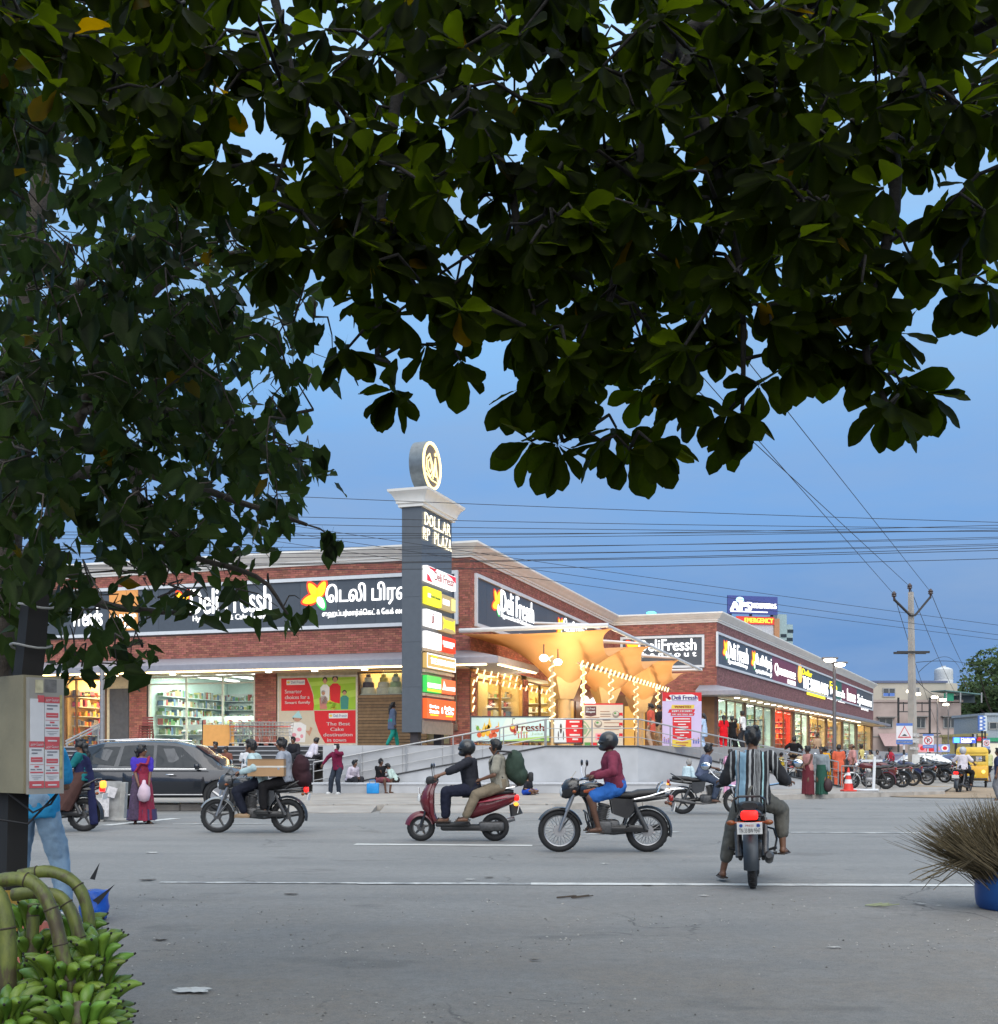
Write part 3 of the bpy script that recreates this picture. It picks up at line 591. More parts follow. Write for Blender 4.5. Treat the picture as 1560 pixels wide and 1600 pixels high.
 m = MB(); m.tube([(-.62,.13,.83),(-.90,.12,.88),(-.95,0,.89),(-.90,-.12,.88),(-.62,-.13,.83)],.013,6); m.build('grab_rail',CHR,r)
 m = MB(); m.obox((.655,0,.82),(.012,.20,.10)); m.build('front_plate',PLAW,r)
 return r
def car(label,loc,rz,paint,st,xw,Rw,wins,name='car',group=None,half=.9,glassm=None,lit=False,lamps=True):
 """st: stations (x, bottom, belt z, belt half width, roof z, roof half width)"""
 r = thing(name,label,'car',loc,rz,group); st = sorted(st)
 def S(x):
  for a,b in zip(st,st[1:]):
   if a[0] <= x <= b[0]:
    t = (x-a[0])/max(1e-6,b[0]-a[0]); t2 = t*t*(3-2*t)*.5+t*.5
    return [a[i]+(b[i]-a[i])*t2 for i in range(1,6)]
  return list((st[0] if x < st[0][0] else st[-1])[1:])
 xs = [st[0][0]+(st[-1][0]-st[0][0])*i/110 for i in range(111)]; rg = []
 for x in xs:
  zb,zl,wl_,zr,wr_ = S(x); z0 = zb
  for w in xw:
   dx = abs(x-w)
   if dx < Rw*1.18: z0 = max(z0,Rw+math.sqrt((Rw*1.18)**2-dx**2)-.02)
  half_ = [(wl_*.90,z0),(wl_*.985,min(z0+.10,zl-.05)),(wl_*1.01,max(z0+.02,zl*.62+.05)),(wl_*1.0,zl-.05),(wl_*.975,zl),(wr_+(wl_*.975-wr_)*.25,zr-(zr-zl)*.25),(wr_,zr-.03),(wr_*.86,zr+.004),(wr_*.4,zr+.022)]
  half_ = [(w,max(z,z0)) for w,z in half_]
  rg.append([Vector((x,w,z)) for w,z in half_]+[Vector((x,-w,z)) for w,z in reversed(half_)])
 m = MB(); m.loft(rg); m.build('body',paint,r,sharp=32)
 gm = glassm or glass('car_glass',(.10,.12,.13),.14,.82,(.030,.036,.042),.8)
 def side(x,t,s,off):
  zb,zl,wl_,zr,wr_ = S(x); w = wl_*.975+(wr_-wl_*.975)*t; return Vector((x,s*(w+off),zl+(zr-.03-zl)*t))
 for pol in wins:
  for s in (1,-1):
   m = MB(); pts = []
   k_ = len(pol)
   for i in range(k_):
    a,b = pol[i],pol[(i+1) % k_]
    for q in range(4): pts.append((a[0]+(b[0]-a[0])*q/4,a[1]+(b[1]-a[1])*q/4))
   A = [side(x,t,s,.010) for x,t in pts]; B = [side(x,t,s,-.01) for x,t in pts]; n = len(A)
   cA = sum(A,Vector())/n; m._add(A+B+[cA],[(i,(i+1) % n,2*n) for i in range(n)]+[(i,i+n,(i+1) % n+n,(i+1) % n) for i in range(n)])
   m.build('side_window',gm,r,sharp=20)
 for w in xw:
  for s in (1,-1):
   y = s*(half-.11)
   m = MB(); m.cyl((w,y-.10,Rw),(w,y+.10,Rw),Rw*.64,n=24)
   for q in range(5):
    a = 2*math.pi*q/5; m.tube([(w,y+s*.105,Rw),(w+Rw*.60*math.cos(a),y+s*.10,Rw+Rw*.60*math.sin(a))],[.05,.035],6)
   wh = m.build('wheel',ALU,r); t = MB(); t.torus((w,y,Rw),Rw*.80,Rw*.2,n=32,k=10,sq=1.45); t.build('tyre',RUB,wh)
   a_ = MB(); a_.lathe([(Rw*1.17,-.16),(Rw*1.17,.16),(.05,.16)],28,0,(w,s*(half-.22),Rw),(0,-s,0)); a_.build('wheel_arch',MUD,r)
 return r,S,side
def autorickshaw(label,loc,rz):
 r = thing('autorickshaw',label,'autorickshaw',loc,rz)
 YEL = mat('auto_yellow',(.72,.40,.035),.45,var=.1,coat=.2); CAN = mat('auto_canopy',(.66,.44,.06),.7,var=.12)
 def ring(x,z0,z1,w,rr=.10):
  pts = []
  for cx,cz,a0 in ((w-rr,z1-rr,0),(-w+rr,z1-rr,90),(-w+.04,z0+.04,180),(w-.04,z0+.04,270)):
   q = rr if a0 < 180 else .04
   for i in range(5): a = R(a0+90*i/4); pts.append((x,cx+q*math.cos(a),cz+q*math.sin(a)))
  return pts
 m = MB(); m.loft([ring(-1.28,.42,.95,.60,.06),ring(-1.22,.32,1.0,.66,.06),ring(-.30,.30,.98,.66,.06),ring(-.10,.28,.50,.64,.06),ring(.80,.28,.50,.50,.06),ring(1.05,.35,.95,.35,.1),ring(1.2,.45,.9,.2,.1)]); m.build('body',YEL,r)
 m = MB(); m.loft([ring(-1.27,1.50,1.66,.58,.14),ring(-1.20,1.46,1.74,.66,.16),ring(.2,1.46,1.80,.66,.16),ring(.95,1.48,1.70,.52,.12)]); m.build('roof',CAN,r)
 m = MB()
 for s in (1,-1): m.rbox((-1.2,s*.60,1.24),(.10,.12,.56),.02); m.tube([(.9,s*.45,1.5),(1.0,s*.42,.9)],.025,6); m.rbox((-.75,s*.63,1.24),(.9,.03,.5),.01)
 m.rbox((-1.22,0,1.06),(.08,1.2,.16),.02); m.rbox((-1.22,0,1.45),(.08,1.2,.10),.02); m.build('canopy_frame',CAN,r)
 m = MB(); m.box(-1.235,-1.225,-.52,.52,1.14,1.40); w_ = m.build('rear_window',glass('auto_glass',(.5,.5,.46),.1,.25,(.3,.28,.2)),r)
 m = MB()
 for a,b in ((-.40,-.15),(.08,.46)): m.box(-1.243,-1.237,a,b,1.16,1.38)
 m.build('window_sticker',mat('newsprint',(.45,.40,.36),.8,var=.6,scale=30),w_)
 for s in (1,-1): m = MB(); m.cyl((-1.27,s*.46,.70),(-1.30,s*.46,.70),.075,n=16); m.build('tail_lamp',emat('auto_lamp',(1,.62,.12),1.50),r)
 m = MB(); m.rbox((-1.27,0,.38),(.06,1.25,.08),.02); m.build('bumper',MUD,r); m = MB(); m.obox((-1.30,0,.52),(.01,.34,.10)); m.build('number_plate',mat('plate_yellow',(.7,.5,.05),.5),r)
 for s in (1,-1): wheel(r,-.85,.22,.11,'alloy',y=s*.56)
 wheel(r,1.0,.22,.11,'alloy'); m = MB(); m.rbox((-.75,0,.72),(.45,1.1,.3),.06); m.rbox((-.95,0,1.0),(.12,1.1,.5),.04); m.build('passenger_seat',SEATM,r)
 m = MB(); m.grid(lambda u,v: (.98-.05*u,(.42+.05*u)*(2*v-1),.95+.5*u),3,4); m.build('windscreen',glass('auto_screen',(.8,.85,.85),.1),r)
 return r
# ================================================================== ground,road,pavement
def asphalt():
 m,nt,b,out = _nodes('asphalt'); N,L = nt.nodes,nt.links
 tc = N.new('ShaderNodeTexCoord'); P = tc.outputs['Object']
 def noise(sc,det=6,ro=.6,mp=None):
  n = N.new('ShaderNodeTexNoise'); n.inputs['Scale'].default_value = sc; n.inputs['Detail'].default_value = det; n.inputs['Roughness'].default_value = ro
  if mp is not None: q = N.new('ShaderNodeMapping'); q.inputs['Scale'].default_value = mp; L.new(P,q.inputs[0]); L.new(q.outputs[0],n.inputs[0])
  else: L.new(P,n.inputs[0])
  return n.outputs[0]
 def mr(v,a,c,d,e): q = N.new('ShaderNodeMapRange'); q.inputs[1].default_value = a; q.inputs[2].default_value = c; q.inputs[3].default_value = d; q.inputs[4].default_value = e; L.new(v,q.inputs[0]); return q.outputs[0]
 def mix(f,a,c):
  q = N.new('ShaderNodeMix'); q.data_type = 'RGBA'; L.new(f,q.inputs[0])
  for i,x in ((6,a),(7,c)):
   if isinstance(x,tuple): q.inputs[i].default_value = (*x,1)
   else: L.new(x,q.inputs[i])
  return q.outputs[2]
 base = mix(mr(noise(.35,5),.35,.65,0,1),(.245,.242,.232),(.300,.294,.280))
 base = mix(mr(noise(.12,4,.5,(1,7,1)),.45,.62,0,.6),base,(.19,.193,.193))      # wheel-worn bands along the road
 sep = N.new('ShaderNodeSeparateXYZ'); L.new(P,sep.inputs[0])
 near = mr(sep.outputs[1],13.0,7.0,0,1); nn = noise(.8,6,.65)
 mu = N.new('ShaderNodeMath'); mu.operation = 'MULTIPLY'; L.new(near,mu.inputs[0]); L.new(mr(nn,.36,.60,.25,.85),mu.inputs[1])
 base = mix(mu.outputs[0],base,(.275,.235,.190))                                              # dust and dirt of the verge
 pt = mr(noise(.55,4,.5,(1,1.6,1)),.63,.68,0,.55); base = mix(pt,base,(.13,.125,.12))   # oil and damp patches
 base = mix(mr(noise(11,6,.75),.42,.62,0,.45),base,(.16,.158,.152)); base = mix(mr(noise(4,6,.75),.50,.68,0,.4),base,(.30,.29,.27)); base = mix(mr(noise(70,4,.8),.46,.62,0,.4),base,(.11,.108,.104))                       # grit
 base = mix(mr(noise(240,2,.7),.56,.68,0,.5),base,(.40,.385,.36))
 # cracks
 vo = N.new('ShaderNodeTexVoronoi'); vo.feature = 'DISTANCE_TO_EDGE'; vo.inputs['Scale'].default_value = .42;
 wv = N.new('ShaderNodeVectorMath'); wv.operation = 'ADD'; nn3 = N.new('ShaderNodeTexNoise'); nn3.inputs['Scale'].default_value = 1.7; nn3.inputs['Detail'].default_value = 6; L.new(P,nn3.inputs[0]); L.new(nn3.outputs[1],wv.inputs[0]); L.new(P,wv.inputs[1]); L.new(wv.outputs[0],vo.inputs[0])
 cr = mr(vo.outputs[0],.0,.012,.7,0); crm = N.new('ShaderNodeMath'); crm.operation = 'MULTIPLY'; L.new(cr,crm.inputs[0]); L.new(mr(noise(.3),.5,.6,0,1),crm.inputs[1])
 base = mix(crm.outputs[0],base,(.045,.045,.045))
 L.new(base,b.inputs['Base Color']); b.inputs['Roughness'].default_value = .82; b.inputs['Specular IOR Level'].default_value = .35
 h = noise(60,5,.7); bu = N.new('ShaderNodeBump'); bu.inputs['Strength'].default_value = .9; bu.inputs['Distance'].default_value = .02; L.new(h,bu.inputs['Height']); L.new(bu.outputs[0],b.inputs['Normal'])
 return m
ASPH = asphalt()
def sheet(name,poly,z,m,kind='structure'):
 mb = MB(); mb._add([(x,y,z) for x,y in poly],[tuple(range(len(poly)))]); return mb.build(name,m,kind=kind)
# one sheet out to the horizon,finer and gently uneven near the viewer
mb = MB(); xs = [-900,-300,-100,-45]+[-24+i*.6 for i in range(81)]+[45,100,300,900]; ys = [-60,-12,-2,2]+[3+i*.5 for i in range(56)]+[36,50,80,140,300,1400]
def gz(x,y):
 f = min(1,max(0,(12.2-y)/3))*.9+.12
 if abs(x) > 23 or y < 2.5 or y > 30: return 0.0
 return -.045*f*max(0,mnoise.noise((x*.55,y*.7,3)))-.012*f*(mnoise.noise((x*2.2,y*2.4,8))+.5)
vs = [(x,y,gz(x,y)) for x in xs for y in ys]; w_ = len(ys)
mb._add(vs,[(i*w_+j,(i+1)*w_+j,(i+1)*w_+j+1,i*w_+j+1) for i in range(len(xs)-1) for j in range(w_-1)]); mb.build('road',ASPH,kind='structure',sharp=180)
GRV = mat('gravel_grey',(.30,.285,.26),.9,island=.6); mb = MB(); rg_ = random.Random(3)
for i in range(5200):
 y = 5.0+6.5*rg_.random()**1.7; x = rg_.uniform(-.46,.46)*y; r_ = rg_.choice((.003,.004,.005,.006,.009))*(1.0 if y < 8 else 1.3)
 if mnoise.noise((x*.7,y*.9,5)) < rg_.uniform(-.25,.35): continue
 z = gz(x,y)+r_*.3; j = lambda: r_*rg_.uniform(.6,1.3)
 mb._add([(x-j(),y,z),(x,y-j(),z),(x+j(),y,z),(x,y+j(),z),(x,y,z+j()*.7),(x,y,z-r_*.5)],[(0,1,4),(1,2,4),(2,3,4),(3,0,4),(1,0,5),(2,1,5),(3,2,5),(0,3,5)])
mb.build('gravel',GRV,kind='stuff',sharp=20)
def worn_paint(name,cov):
 m,nt,b,out = _nodes(name); N,L = nt.nodes,nt.links; tc = N.new('ShaderNodeTexCoord')
 n = N.new('ShaderNodeTexNoise'); n.inputs['Scale'].default_value = 3.2; n.inputs['Detail'].default_value = 8; n.inputs['Roughness'].default_value = .7; L.new(tc.outputs['Object'],n.inputs[0])
 q = N.new('ShaderNodeMapRange'); q.inputs[1].default_value = cov-.1; q.inputs[2].default_value = cov+.07; L.new(n.outputs[0],q.inputs[0])
 x = N.new('ShaderNodeMix'); x.data_type = 'RGBA'; x.inputs[6].default_value = (.22,.222,.218,1); x.inputs[7].default_value = (.56,.56,.53,1); L.new(q.outputs[0],x.inputs[0]); L.new(x.outputs[2],b.inputs['Base Color']); b.inputs['Roughness'].default_value = .7
 return m
PNT,PNTW = worn_paint('line_paint',.42),worn_paint('line_paint_worn',.53)
def line(px0,py0,px1,py1,w,m,n=10,z=.006):
 a,b = G(px0,py0),G(px1,py1); mb = MB(); d = (b-a).normalized(); nv = Vector((-d.y,d.x,0))
 L_ = [];
 for i in range(n+1):
  p = a.lerp(b,i/n); j = rnd.uniform(-.012,.012); L_ += [(p.x-nv.x*(w/2+j),p.y-nv.y*(w/2+j),z),(p.x+nv.x*(w/2-j),p.y+nv.y*(w/2-j),z)]
 mb._add(L_,[(2*i,2*i+2,2*i+3,2*i+1) for i in range(n)]); mb.build('road_marking',m,kind='structure')
line(830,1381.5,1640,1384.5,.20,PNT,40); line(560,1380.5,830,1381.5,.17,PNTW,20); line(250,1379,560,1380.5,.11,PNTW,20)
line(555,1319.5,832,1321.5,.24,PNT,14); line(1235,1301,1446,1302,.2,PNTW,10); line(905,1304,1060,1300,.2,PNTW); line(-80,1321,20,1321,.24,PNT)
line(165,1290,275,1279,.28,PNT); line(270,1288,440,1287,.2,PNTW)
# pavement with its kerb: a straight run by the steps,then it swings away along the side street
CONC = mat('pavement_concrete',(.30,.275,.245),.85,var=.22,scale=1.3,bump=.35); KERB = mat('kerb_stone',(.34,.31,.275),.8,var=.25,scale=3,bump=.3); DIRT = mat('verge_dirt',(.29,.215,.140),.95,var=.25,scale=1.6,bump=.5)
kp = [(-60,29.6),(-12,29.4),(-4.2,29.3),(1.2,29.6),(3.8,31.0),(6.2,33.4),(8.6,36.3),(11.5,38.4),(15.5,40.2)]
mb = MB(); back = [(x,140) for x,y in reversed(kp)]
top_ = [(x,y,.15) for x,y in kp]; mb._add(top_+[(-60,160,.15),(15.5+45,140,.15)],[tuple(list(range(len(kp)))+[len(kp)+1,len(kp)])])
mb.build('pavement',CONC,kind='structure')
for a,b in zip(kp[1:],kp[2:]):      # kerb stones
 a,b = Vector((*a,0)),Vector((*b,0)); L_ = (b-a).length; n = max(1,int(L_/1.2)); d = (b-a)/L_; nv = Vector((d.y,-d.x,0))
 for i in range(n):
  mb = MB(); p,q = a+d*(L_*i/n+.012),a+d*(L_*(i+1)/n-.012); h = .152+rnd.uniform(-.008,.008); j = rnd.uniform(0,.015)
  mb._add([(p+nv*.10).to_tuple(),(q+nv*(.10+j)).to_tuple(),(q-nv*.14).to_tuple(),(p-nv*.14).to_tuple()]+[(p+nv*.085+Vector((0,0,h))).to_tuple(),(q+nv*(.085+j)+Vector((0,0,h))).to_tuple(),(q-nv*.14+Vector((0,0,h))).to_tuple(),(p-nv*.14+Vector((0,0,h))).to_tuple()],[(0,3,2,1),(4,5,6,7),(0,1,5,4),(1,2,6,5),(2,3,7,6),(3,0,4,7)])
  mb.build('kerb_stone',KERB,kind='structure')
# sloping apron of broken slabs below the kerb in front of the ramp
for i,(x0,x1,y0,y1,t) in enumerate(((-6.3,-3.1,27.9,29.25,.10),(-2.9,1.4,27.9,29.3,.09))):
 mb = MB(); mb._add([(x0,y0,.012),(x1,y0,.012),(x1,y1,.13),(x0,y1,.13),(x0,y0,-.05),(x1,y0,-.05),(x1,y1,0),(x0,y1,0)],[(0,1,2,3),(4,7,6,5),(0,4,5,1),(1,5,6,2),(2,6,7,3),(3,7,4,0)]); mb.build('apron_slab',CONC,kind='structure')
# dirt round the foot of the pole and along the side street
mb = MB(); n = 28; c = Vector((16.8,41.5,0)); ring = []
for i in range(n):
 a = 2*math.pi*i/n; r_ = 1+.22*mnoise.noise((math.cos(a)*1.5,math.sin(a)*1.5,4)); ring.append((c.x+5.2*r_*math.cos(a),c.y+7.5*r_*math.sin(a)+3,.02))
mb._add(ring+[(c.x+1,c.y+6,.17)],[(i,(i+1) % n,n) for i in range(n)]); mb.build('dirt_verge',DIRT,kind='structure',sharp=180)
# ================================================================== the shopping building
BRK = mat('brick_face',(.32,.115,.083),.85,var=.14,scale=20,island=.30,hue=.010); BRK2 = mat('brick_face_wing',(.25,.115,.11),.85,var=.14,scale=20,island=.26,hue=.01); MORT = mat('mortar',(.14,.10,.09),.9,var=.15)
TRIM = mat('cornice_stucco',(.74,.72,.675),.7,var=.07,scale=2.5); PANEL = mat('sign_panel_grey',(.085,.098,.115),.45,var=.06,metal=.2,orand=.07); FRM = mat('sign_frame_white',(.62,.64,.66),.5,var=.06)
CANO = mat('awning_metal',(.30,.295,.33),.5,.3,var=.1); SOFF = mat('soffit_board',(.60,.45,.30),.6,var=.1); ALUF = mat('window_frame_metal',(.40,.40,.40),.4,.5); BROWNF = mat('window_frame_brown',(.14,.075,.045),.5)
LEDW = emat('led_warm',(1,.70,.30),7.0); LEDC = emat('led_cool',(.95,1,.97),2.2); DOWN = emat('downlight',(1,.93,.78),4.0); LETT = emat('letter_white',(1,1,1),1.25); LETS = emat('letter_white_small',(1,1,1),.8)
SHOPG = glass('shop_glass',(.95,.98,.96),.03,graz=.22); FLOORT = mat('platform_tile',(.34,.325,.31),.5,var=.1,scale=3); GRAN = mat('ramp_granite',(.40,.405,.415),.65,var=.15,scale=1.3,bump=.08)
ZF,ZT = 1.75,9.72
Cc,Ic,Wc,Ec = Vector((-1.125,45,0)),Vector((6.79,68.6,0)),Vector((12.62,66.8,0)),Vector((43.2,133,0))
uL = Vector((.954,-.2987,0)).normalized(); nL = Vector((-.2987,-.954,0)).normalized(); uB = (Ic-Cc).normalized(); nB = Vector((uB.y,-uB.x,0))
uC = (Wc-Ic).normalized(); nC = Vector((uC.y,-uC.x,0)); uW = (Ec-Wc).normalized(); nW = Vector((uW.y,-uW.x,0))
FL,FB,FC,FW = frame(Cc,uL,nL),frame(Cc,uB,nB),frame(Ic,uC,nC),frame(Wc,uW,nW)
LB,LC,LW,LLen = (Ic-Cc).length,(Wc-Ic).length,(Ec-Wc).length,34.0
Lend = Cc-uL*LLen
def sx(fr,px,n=0.0):
 a = (px-CX)/F; ex = fr.to_3x3().col[0]; ey = fr.to_3x3().col[1]; o = fr.translation+ey*n; return (a*o.y-o.x)/(ex.x-a*ex.y)
def zx(fr,px,py,n=0.0):
 s = sx(fr,px,n); p = fr @ Vector((s,n,0)); return CH+(HZ-py)/F*p.y
bld = thing('shopping_building','long red brick shopping building with pale cornice, grey sign bands and brightly lit shop windows','building',(Cc.x,Cc.y,0))
def part(mb,name,m,**kw):
 o = mb.build(name,m,**kw); o.parent = bld; o.matrix_parent_inverse = Matrix.Translation(-Vector((Cc.x,Cc.y,0))); return o
def sub(mb,name,m,par,**kw):
 o = mb.build(name,m,**kw); o.parent = par; o.matrix_parent_inverse = par.matrix_world.inverted() if False else Matrix.Identity(4)
 return o
def bricks(mb,s0,s1,z0,z1,holes=(),n=0.0,bl=.245,bh=.088,g=.013,pr=.016):
 row = 0; z = z0
 while z+bh*.5 < z1:
  zt = min(z+bh-g,z1); s = s0-(bl/2 if row % 2 else 0)
  segs = [(s0,s1)]
  for a,b,c,d in holes:
   if zt > c and z < d:
    ns = []
    for p,q in segs:
     if b <= p or a >= q: ns.append((p,q))
     else:
      if a > p: ns.append((p,a))
      if b < q: ns.append((b,q))
    segs = ns
  while s < s1:
   for p,q in segs:
    a,b = max(s,p),min(s+bl-g,q)
    if b-a > .03:
     y = n+pr+rnd.uniform(-.006,.006)
     mb._add([(a,n,z),(b,n,z),(b,n,zt),(a,n,zt),(a,y,z),(b,y,z),(b,y,zt),(a,y,zt)],[(4,5,6,7),(0,1,5,4),(1,2,6,5),(2,3,7,6),(3,0,4,7)])
   s += bl
  z += bh; row += 1
# upper walls
def upper(fr,s0,s1,z0,holes,mtb,name='upper_wall',bl=.245,bh=.088,stop=None):
 w = MB(fr); w.box(s0,s1,-.4,0,z0,9.25); o = part(w,name,MORT)
 b = MB(fr); bricks(b,s0,stop or s1,z0,9.22,holes,0,bl,bh); o2 = b.build('brickwork',mtb,kind='stuff'); o2.parent = bld; o2.matrix_parent_inverse = bld.matrix_basis.inverted() if False else Matrix.Translation(-Vector((Cc.x,Cc.y,0)))
sgL = (sx(FL,40),sx(FL,717),6.55,8.66); sgB = (sx(FB,741),sx(FB,940),6.50,8.60); sgC = (sx(FC,970),sx(FC,1101),6.55,8.45); sgW = (sx(FW,1119),sx(FW,1363),6.6,8.6)
upper(FL,-LLen,0,5.0,[sgL],BRK); upper(FB,.002,LB,5.0,[sgB],BRK); upper(FC,.002,LC,5.0,[sgC],BRK); upper(FW,.002,LW,5.0,[sgW],BRK2,stop=LW)
# cornice swept round all the corners
def sweep(path,prof,name,m,n_end=0):
 rg = []
 for i,p in enumerate(path):
  ns = []
  if i > 0: d = (path[i]-path[i-1]).normalized(); ns.append(Vector((d.y,-d.x,0)))
  if i < len(path)-1: d = (path[i+1]-path[i]).normalized(); ns.append(Vector((d.y,-d.x,0)))
  if len(ns) == 2: b = (ns[0]+ns[1]).normalized(); k = 1/max(.3,b.dot(ns[0])); mv = b*k
  else: mv = ns[0]
  rg.append([p+mv*a+Vector((0,0,z)) for a,z in prof])
 mb = MB(); mb.loft(rg); return part(mb,name,m)
PATH = [Lend,Cc,Ic,Wc,Ec,Ec+Vector((-nW.x,-nW.y,0))*20]
# the corner C turns outward,I inward; path runs left to right with outward normal to the right of travel
sweep(PATH,[(.003,9.16),(.06,9.16),(.07,9.25),(.12,9.27),(.13,9.34),(.22,9.40),(.27,9.50),(.40,9.58),(.42,9.62),(.45,9.64),(.45,ZT),(-.3,ZT),(-.3,9.3)],'cornice',TRIM)
mb = MB(); mb._add([tuple(p+Vector((0,0,9.45))) for p in (Lend,Cc,Ic,Wc,Ec,Ec-nW*20,Lend+Vector((10,40,0)))],[tuple(range(7))]); part(mb,'roof',mat('roof_slab',(.2,.2,.2),.9))
# awning: sloping metal top,fascia and a lit soffit
sweep([Lend,Cc,Cc+uB*3.6],[(.003,5.52),(1.70,5.12),(1.72,5.10),(1.72,4.86),(1.66,4.84),(.003,4.84)],'awning',CANO)
sweep([Wc-uC*1.0,Wc,Ec+uW*2],[(.003,5.52),(1.70,5.12),(1.72,5.10),(1.72,4.86),(1.66,4.84),(.003,4.84)],'awning',CANO)
mb = MB(FL); mb.box(-LLen,1.2,1.60,1.67,4.795,4.825); part(mb,'led_strip',LEDW)
mb = MB(FB); mb.box(-1.4,3.4,1.60,1.67,4.795,4.825); part(mb,'led_strip',LEDW)
mb = MB(FL); mb.box(-LLen,-.01,.02,1.58,4.80,4.832); part(mb,'soffit',SOFF)
mb = MB(FW); mb.box(0.01,LW,.02,1.58,4.80,4.832); part(mb,'soffit',SOFF)
for px in (130,180,270,420,492,570): mb = MB(FL); s = sx(FL,px,.9); mb.cyl((s,.9,4.798),(s,.9,4.77),.13,.13,12); part(mb,'downlight',DOWN)
for i in range(26): mb = MB(FW); s = .8+i*2.1; mb.cyl((s,1.0,4.798),(s,1.0,4.765),.16,.16,10); part(mb,'downlight',DOWN)
# platform,side walls below,steps
sweep_floor = MB();
fl_pts = [Lend+nL*4.6,Vector((-6.0,41.2,0)),Vector((-6.0,39.25,0)),Vector((4.9,39.25,0)),Vector((13.0,52.0,0)),Vector((20.2,66.0,0)),Ec+nW*5,Ec,Wc,Ic,Cc,Lend]
sweep_floor._add([(p.x,p.y,ZF) for p in fl_pts]+[(p.x,p.y,0) for p in fl_pts],[tuple(range(len(fl_pts)))]+[(i,i+len(fl_pts),(i+1) % len(fl_pts)+len(fl_pts),(i+1) % len(fl_pts)) for i in range(len(fl_pts))])
sweep_floor.build('platform_floor',FLOORT,kind='structure')
st_ = thing('entrance_steps','broad grey entrance steps with dark risers below the cake poster','steps',(-14,39.8,0))
SD = mat('step_tread',(.36,.36,.37),.6,var=.12,scale=4); SR_ = mat('step_riser',(.055,.055,.058),.7,var=.2)
p0 = Vector((-6.02,41.2,0)); e_ = (Lend+nL*4.6-Vector((-6.0,41.2,0))).normalized()
for i in range(10):
 z1 = ZF-.16*(i+1)+.16; fr = frame(p0-Vector((14,39.8,0))*0+nL*(.30*i),-e_,nL)
 m_ = MB(fr); m_.box(-18,0,0,.31,z1-.17,z1-.035); o = m_.build('riser',SR_,st_); o.matrix_parent_inverse = Matrix.Translation((14,-39.8,0))
 m_ = MB(fr); m_.box(-18,0,-.02,.345,z1-.034,z1+.003 if i else z1+.006); o = m_.build('tread',SD,st_); o.matrix_parent_inverse = Matrix.Translation((14,-39.8,0))
# ramp: two slopes meeting at a landing,granite cheek wall,a low bench ledge along its foot
rp = thing('access_ramp','grey granite ramp rising from both sides to a landing before the orange canopy','ramp',(0,39,0)); RI = Matrix.Translation((0,-39,0))
top = [(-6.35,39.0,.22),(1.58,39.0,1.70),(4.70,39.0,1.70),(13.3,44.9,.20)];
mb = MB()
for (x0,y0,z0),(x1,y1,z1) in zip(top,top[1:]):
 d = Vector((x1-x0,y1-y0,0)).normalized(); nn_ = Vector((-d.y,d.x,0))*1.35
 mb._add([(x0,y0,0),(x1,y1,0),(x1,y1,z1),(x0,y0,z0),(x0+nn_.x,y0+nn_.y,0),(x1+nn_.x,y1+nn_.y,0),(x1+nn_.x,y1+nn_.y,z1),(x0+nn_.x,y0+nn_.y,z0)],[(0,1,2,3),(3,2,6,7),(0,3,7,4),(1,5,6,2),(4,7,6,5)])
o = mb.build('ramp_wall',GRAN,rp); o.matrix_parent_inverse = RI
mb = MB()
for (x0,y0,z0),(x1,y1,z1) in zip(top,top[1:]): mb.tube([(x0,y0-.03,z0+.015),(x1,y1-.03,z1+.015)],.028,6)
o = mb.build('ramp_edge',mat('ramp_edge_dark',(.03,.03,.032),.6),rp); o.matrix_parent_inverse = RI
LEDG = mat('ledge_granite',(.50,.515,.54),.6,var=.10,scale=10)
mb = MB(); mb.box(-6.2,6.4,38.32,38.97,.15,.44); o = mb.build('ledge_wall',GRAN,rp); o.matrix_parent_inverse = RI
mb = MB(); mb.box(-6.23,6.43,38.28,38.975,.441,.50); o = mb.build('ledge_slab',LEDG,rp); o.matrix_parent_inverse = RI
# cheek wall of the platform behind the ramp (stone slabs with joints)
for i in range(8):
 x0 = -6.0+i*1.36; mb = MB(); mb.box(x0+.006,x0+1.354,39.215-.0,39.245,.16,1.742); o = mb.build('wall_slab',GRAN,rp); o.matrix_parent_inverse = RI; o.location = (0,1.10,0) if False else (0,0,0)
# stainless railings
STE = mat('stainless_steel',(.36,.36,.36),.4,.4,var=.06)
def railing(label,pts,zs,h=.92,step=1.45,grp='stainless steel railings of the ramp',y_in=.12):
 r = thing('railing',label,'railing',(pts[0][0],pts[0][1],zs[0]),0,grp); inv = Matrix.Translation((-pts[0][0],-pts[0][1],-zs[0]))
 for f_,rad in ((1,.026),(.66,.014),(.33,.014)):
  m_ = MB(); m_.tube([(p[0],p[1],z+h*f_) for p,z in zip(pts,zs)],rad,8); o = m_.build('rail',STE,r); o.matrix_parent_inverse = inv
 for (a,za),(b,zb) in zip(zip(pts,zs),zip(pts[1:],zs[1:])):
  L_ = math.dist(a,b); n = max(1,round(L_/step))
  for i in range(n+1):
   if i == n and b != pts[-1]: continue
   t = i/n; x,y,z = a[0]+(b[0]-a[0])*t,a[1]+(b[1]-a[1])*t,za+(zb-za)*t
   m_ = MB(); m_.cyl((x,y,z),(x,y,z+h-.02),.022,n=8); o = m_.build('post',STE,r); o.matrix_parent_inverse = inv
 return r
railing('front steel railing climbing from the steps, along the landing and down toward the parked motorcycles',[(-6.3,39.12),(1.6,39.12),(4.72,39.12),(13.25,45.0)],[.25,1.72,1.72,.24])
railing('rear steel railing on the far side of the left ramp slope',[(-5.6,40.28),(1.6,40.28)],[.4,1.74])
railing('short steel railing at the foot of the steps beside the man in the maroon shirt',[(-7.6,37.9),(-6.4,38.6)],[.15,.17],step=.8)
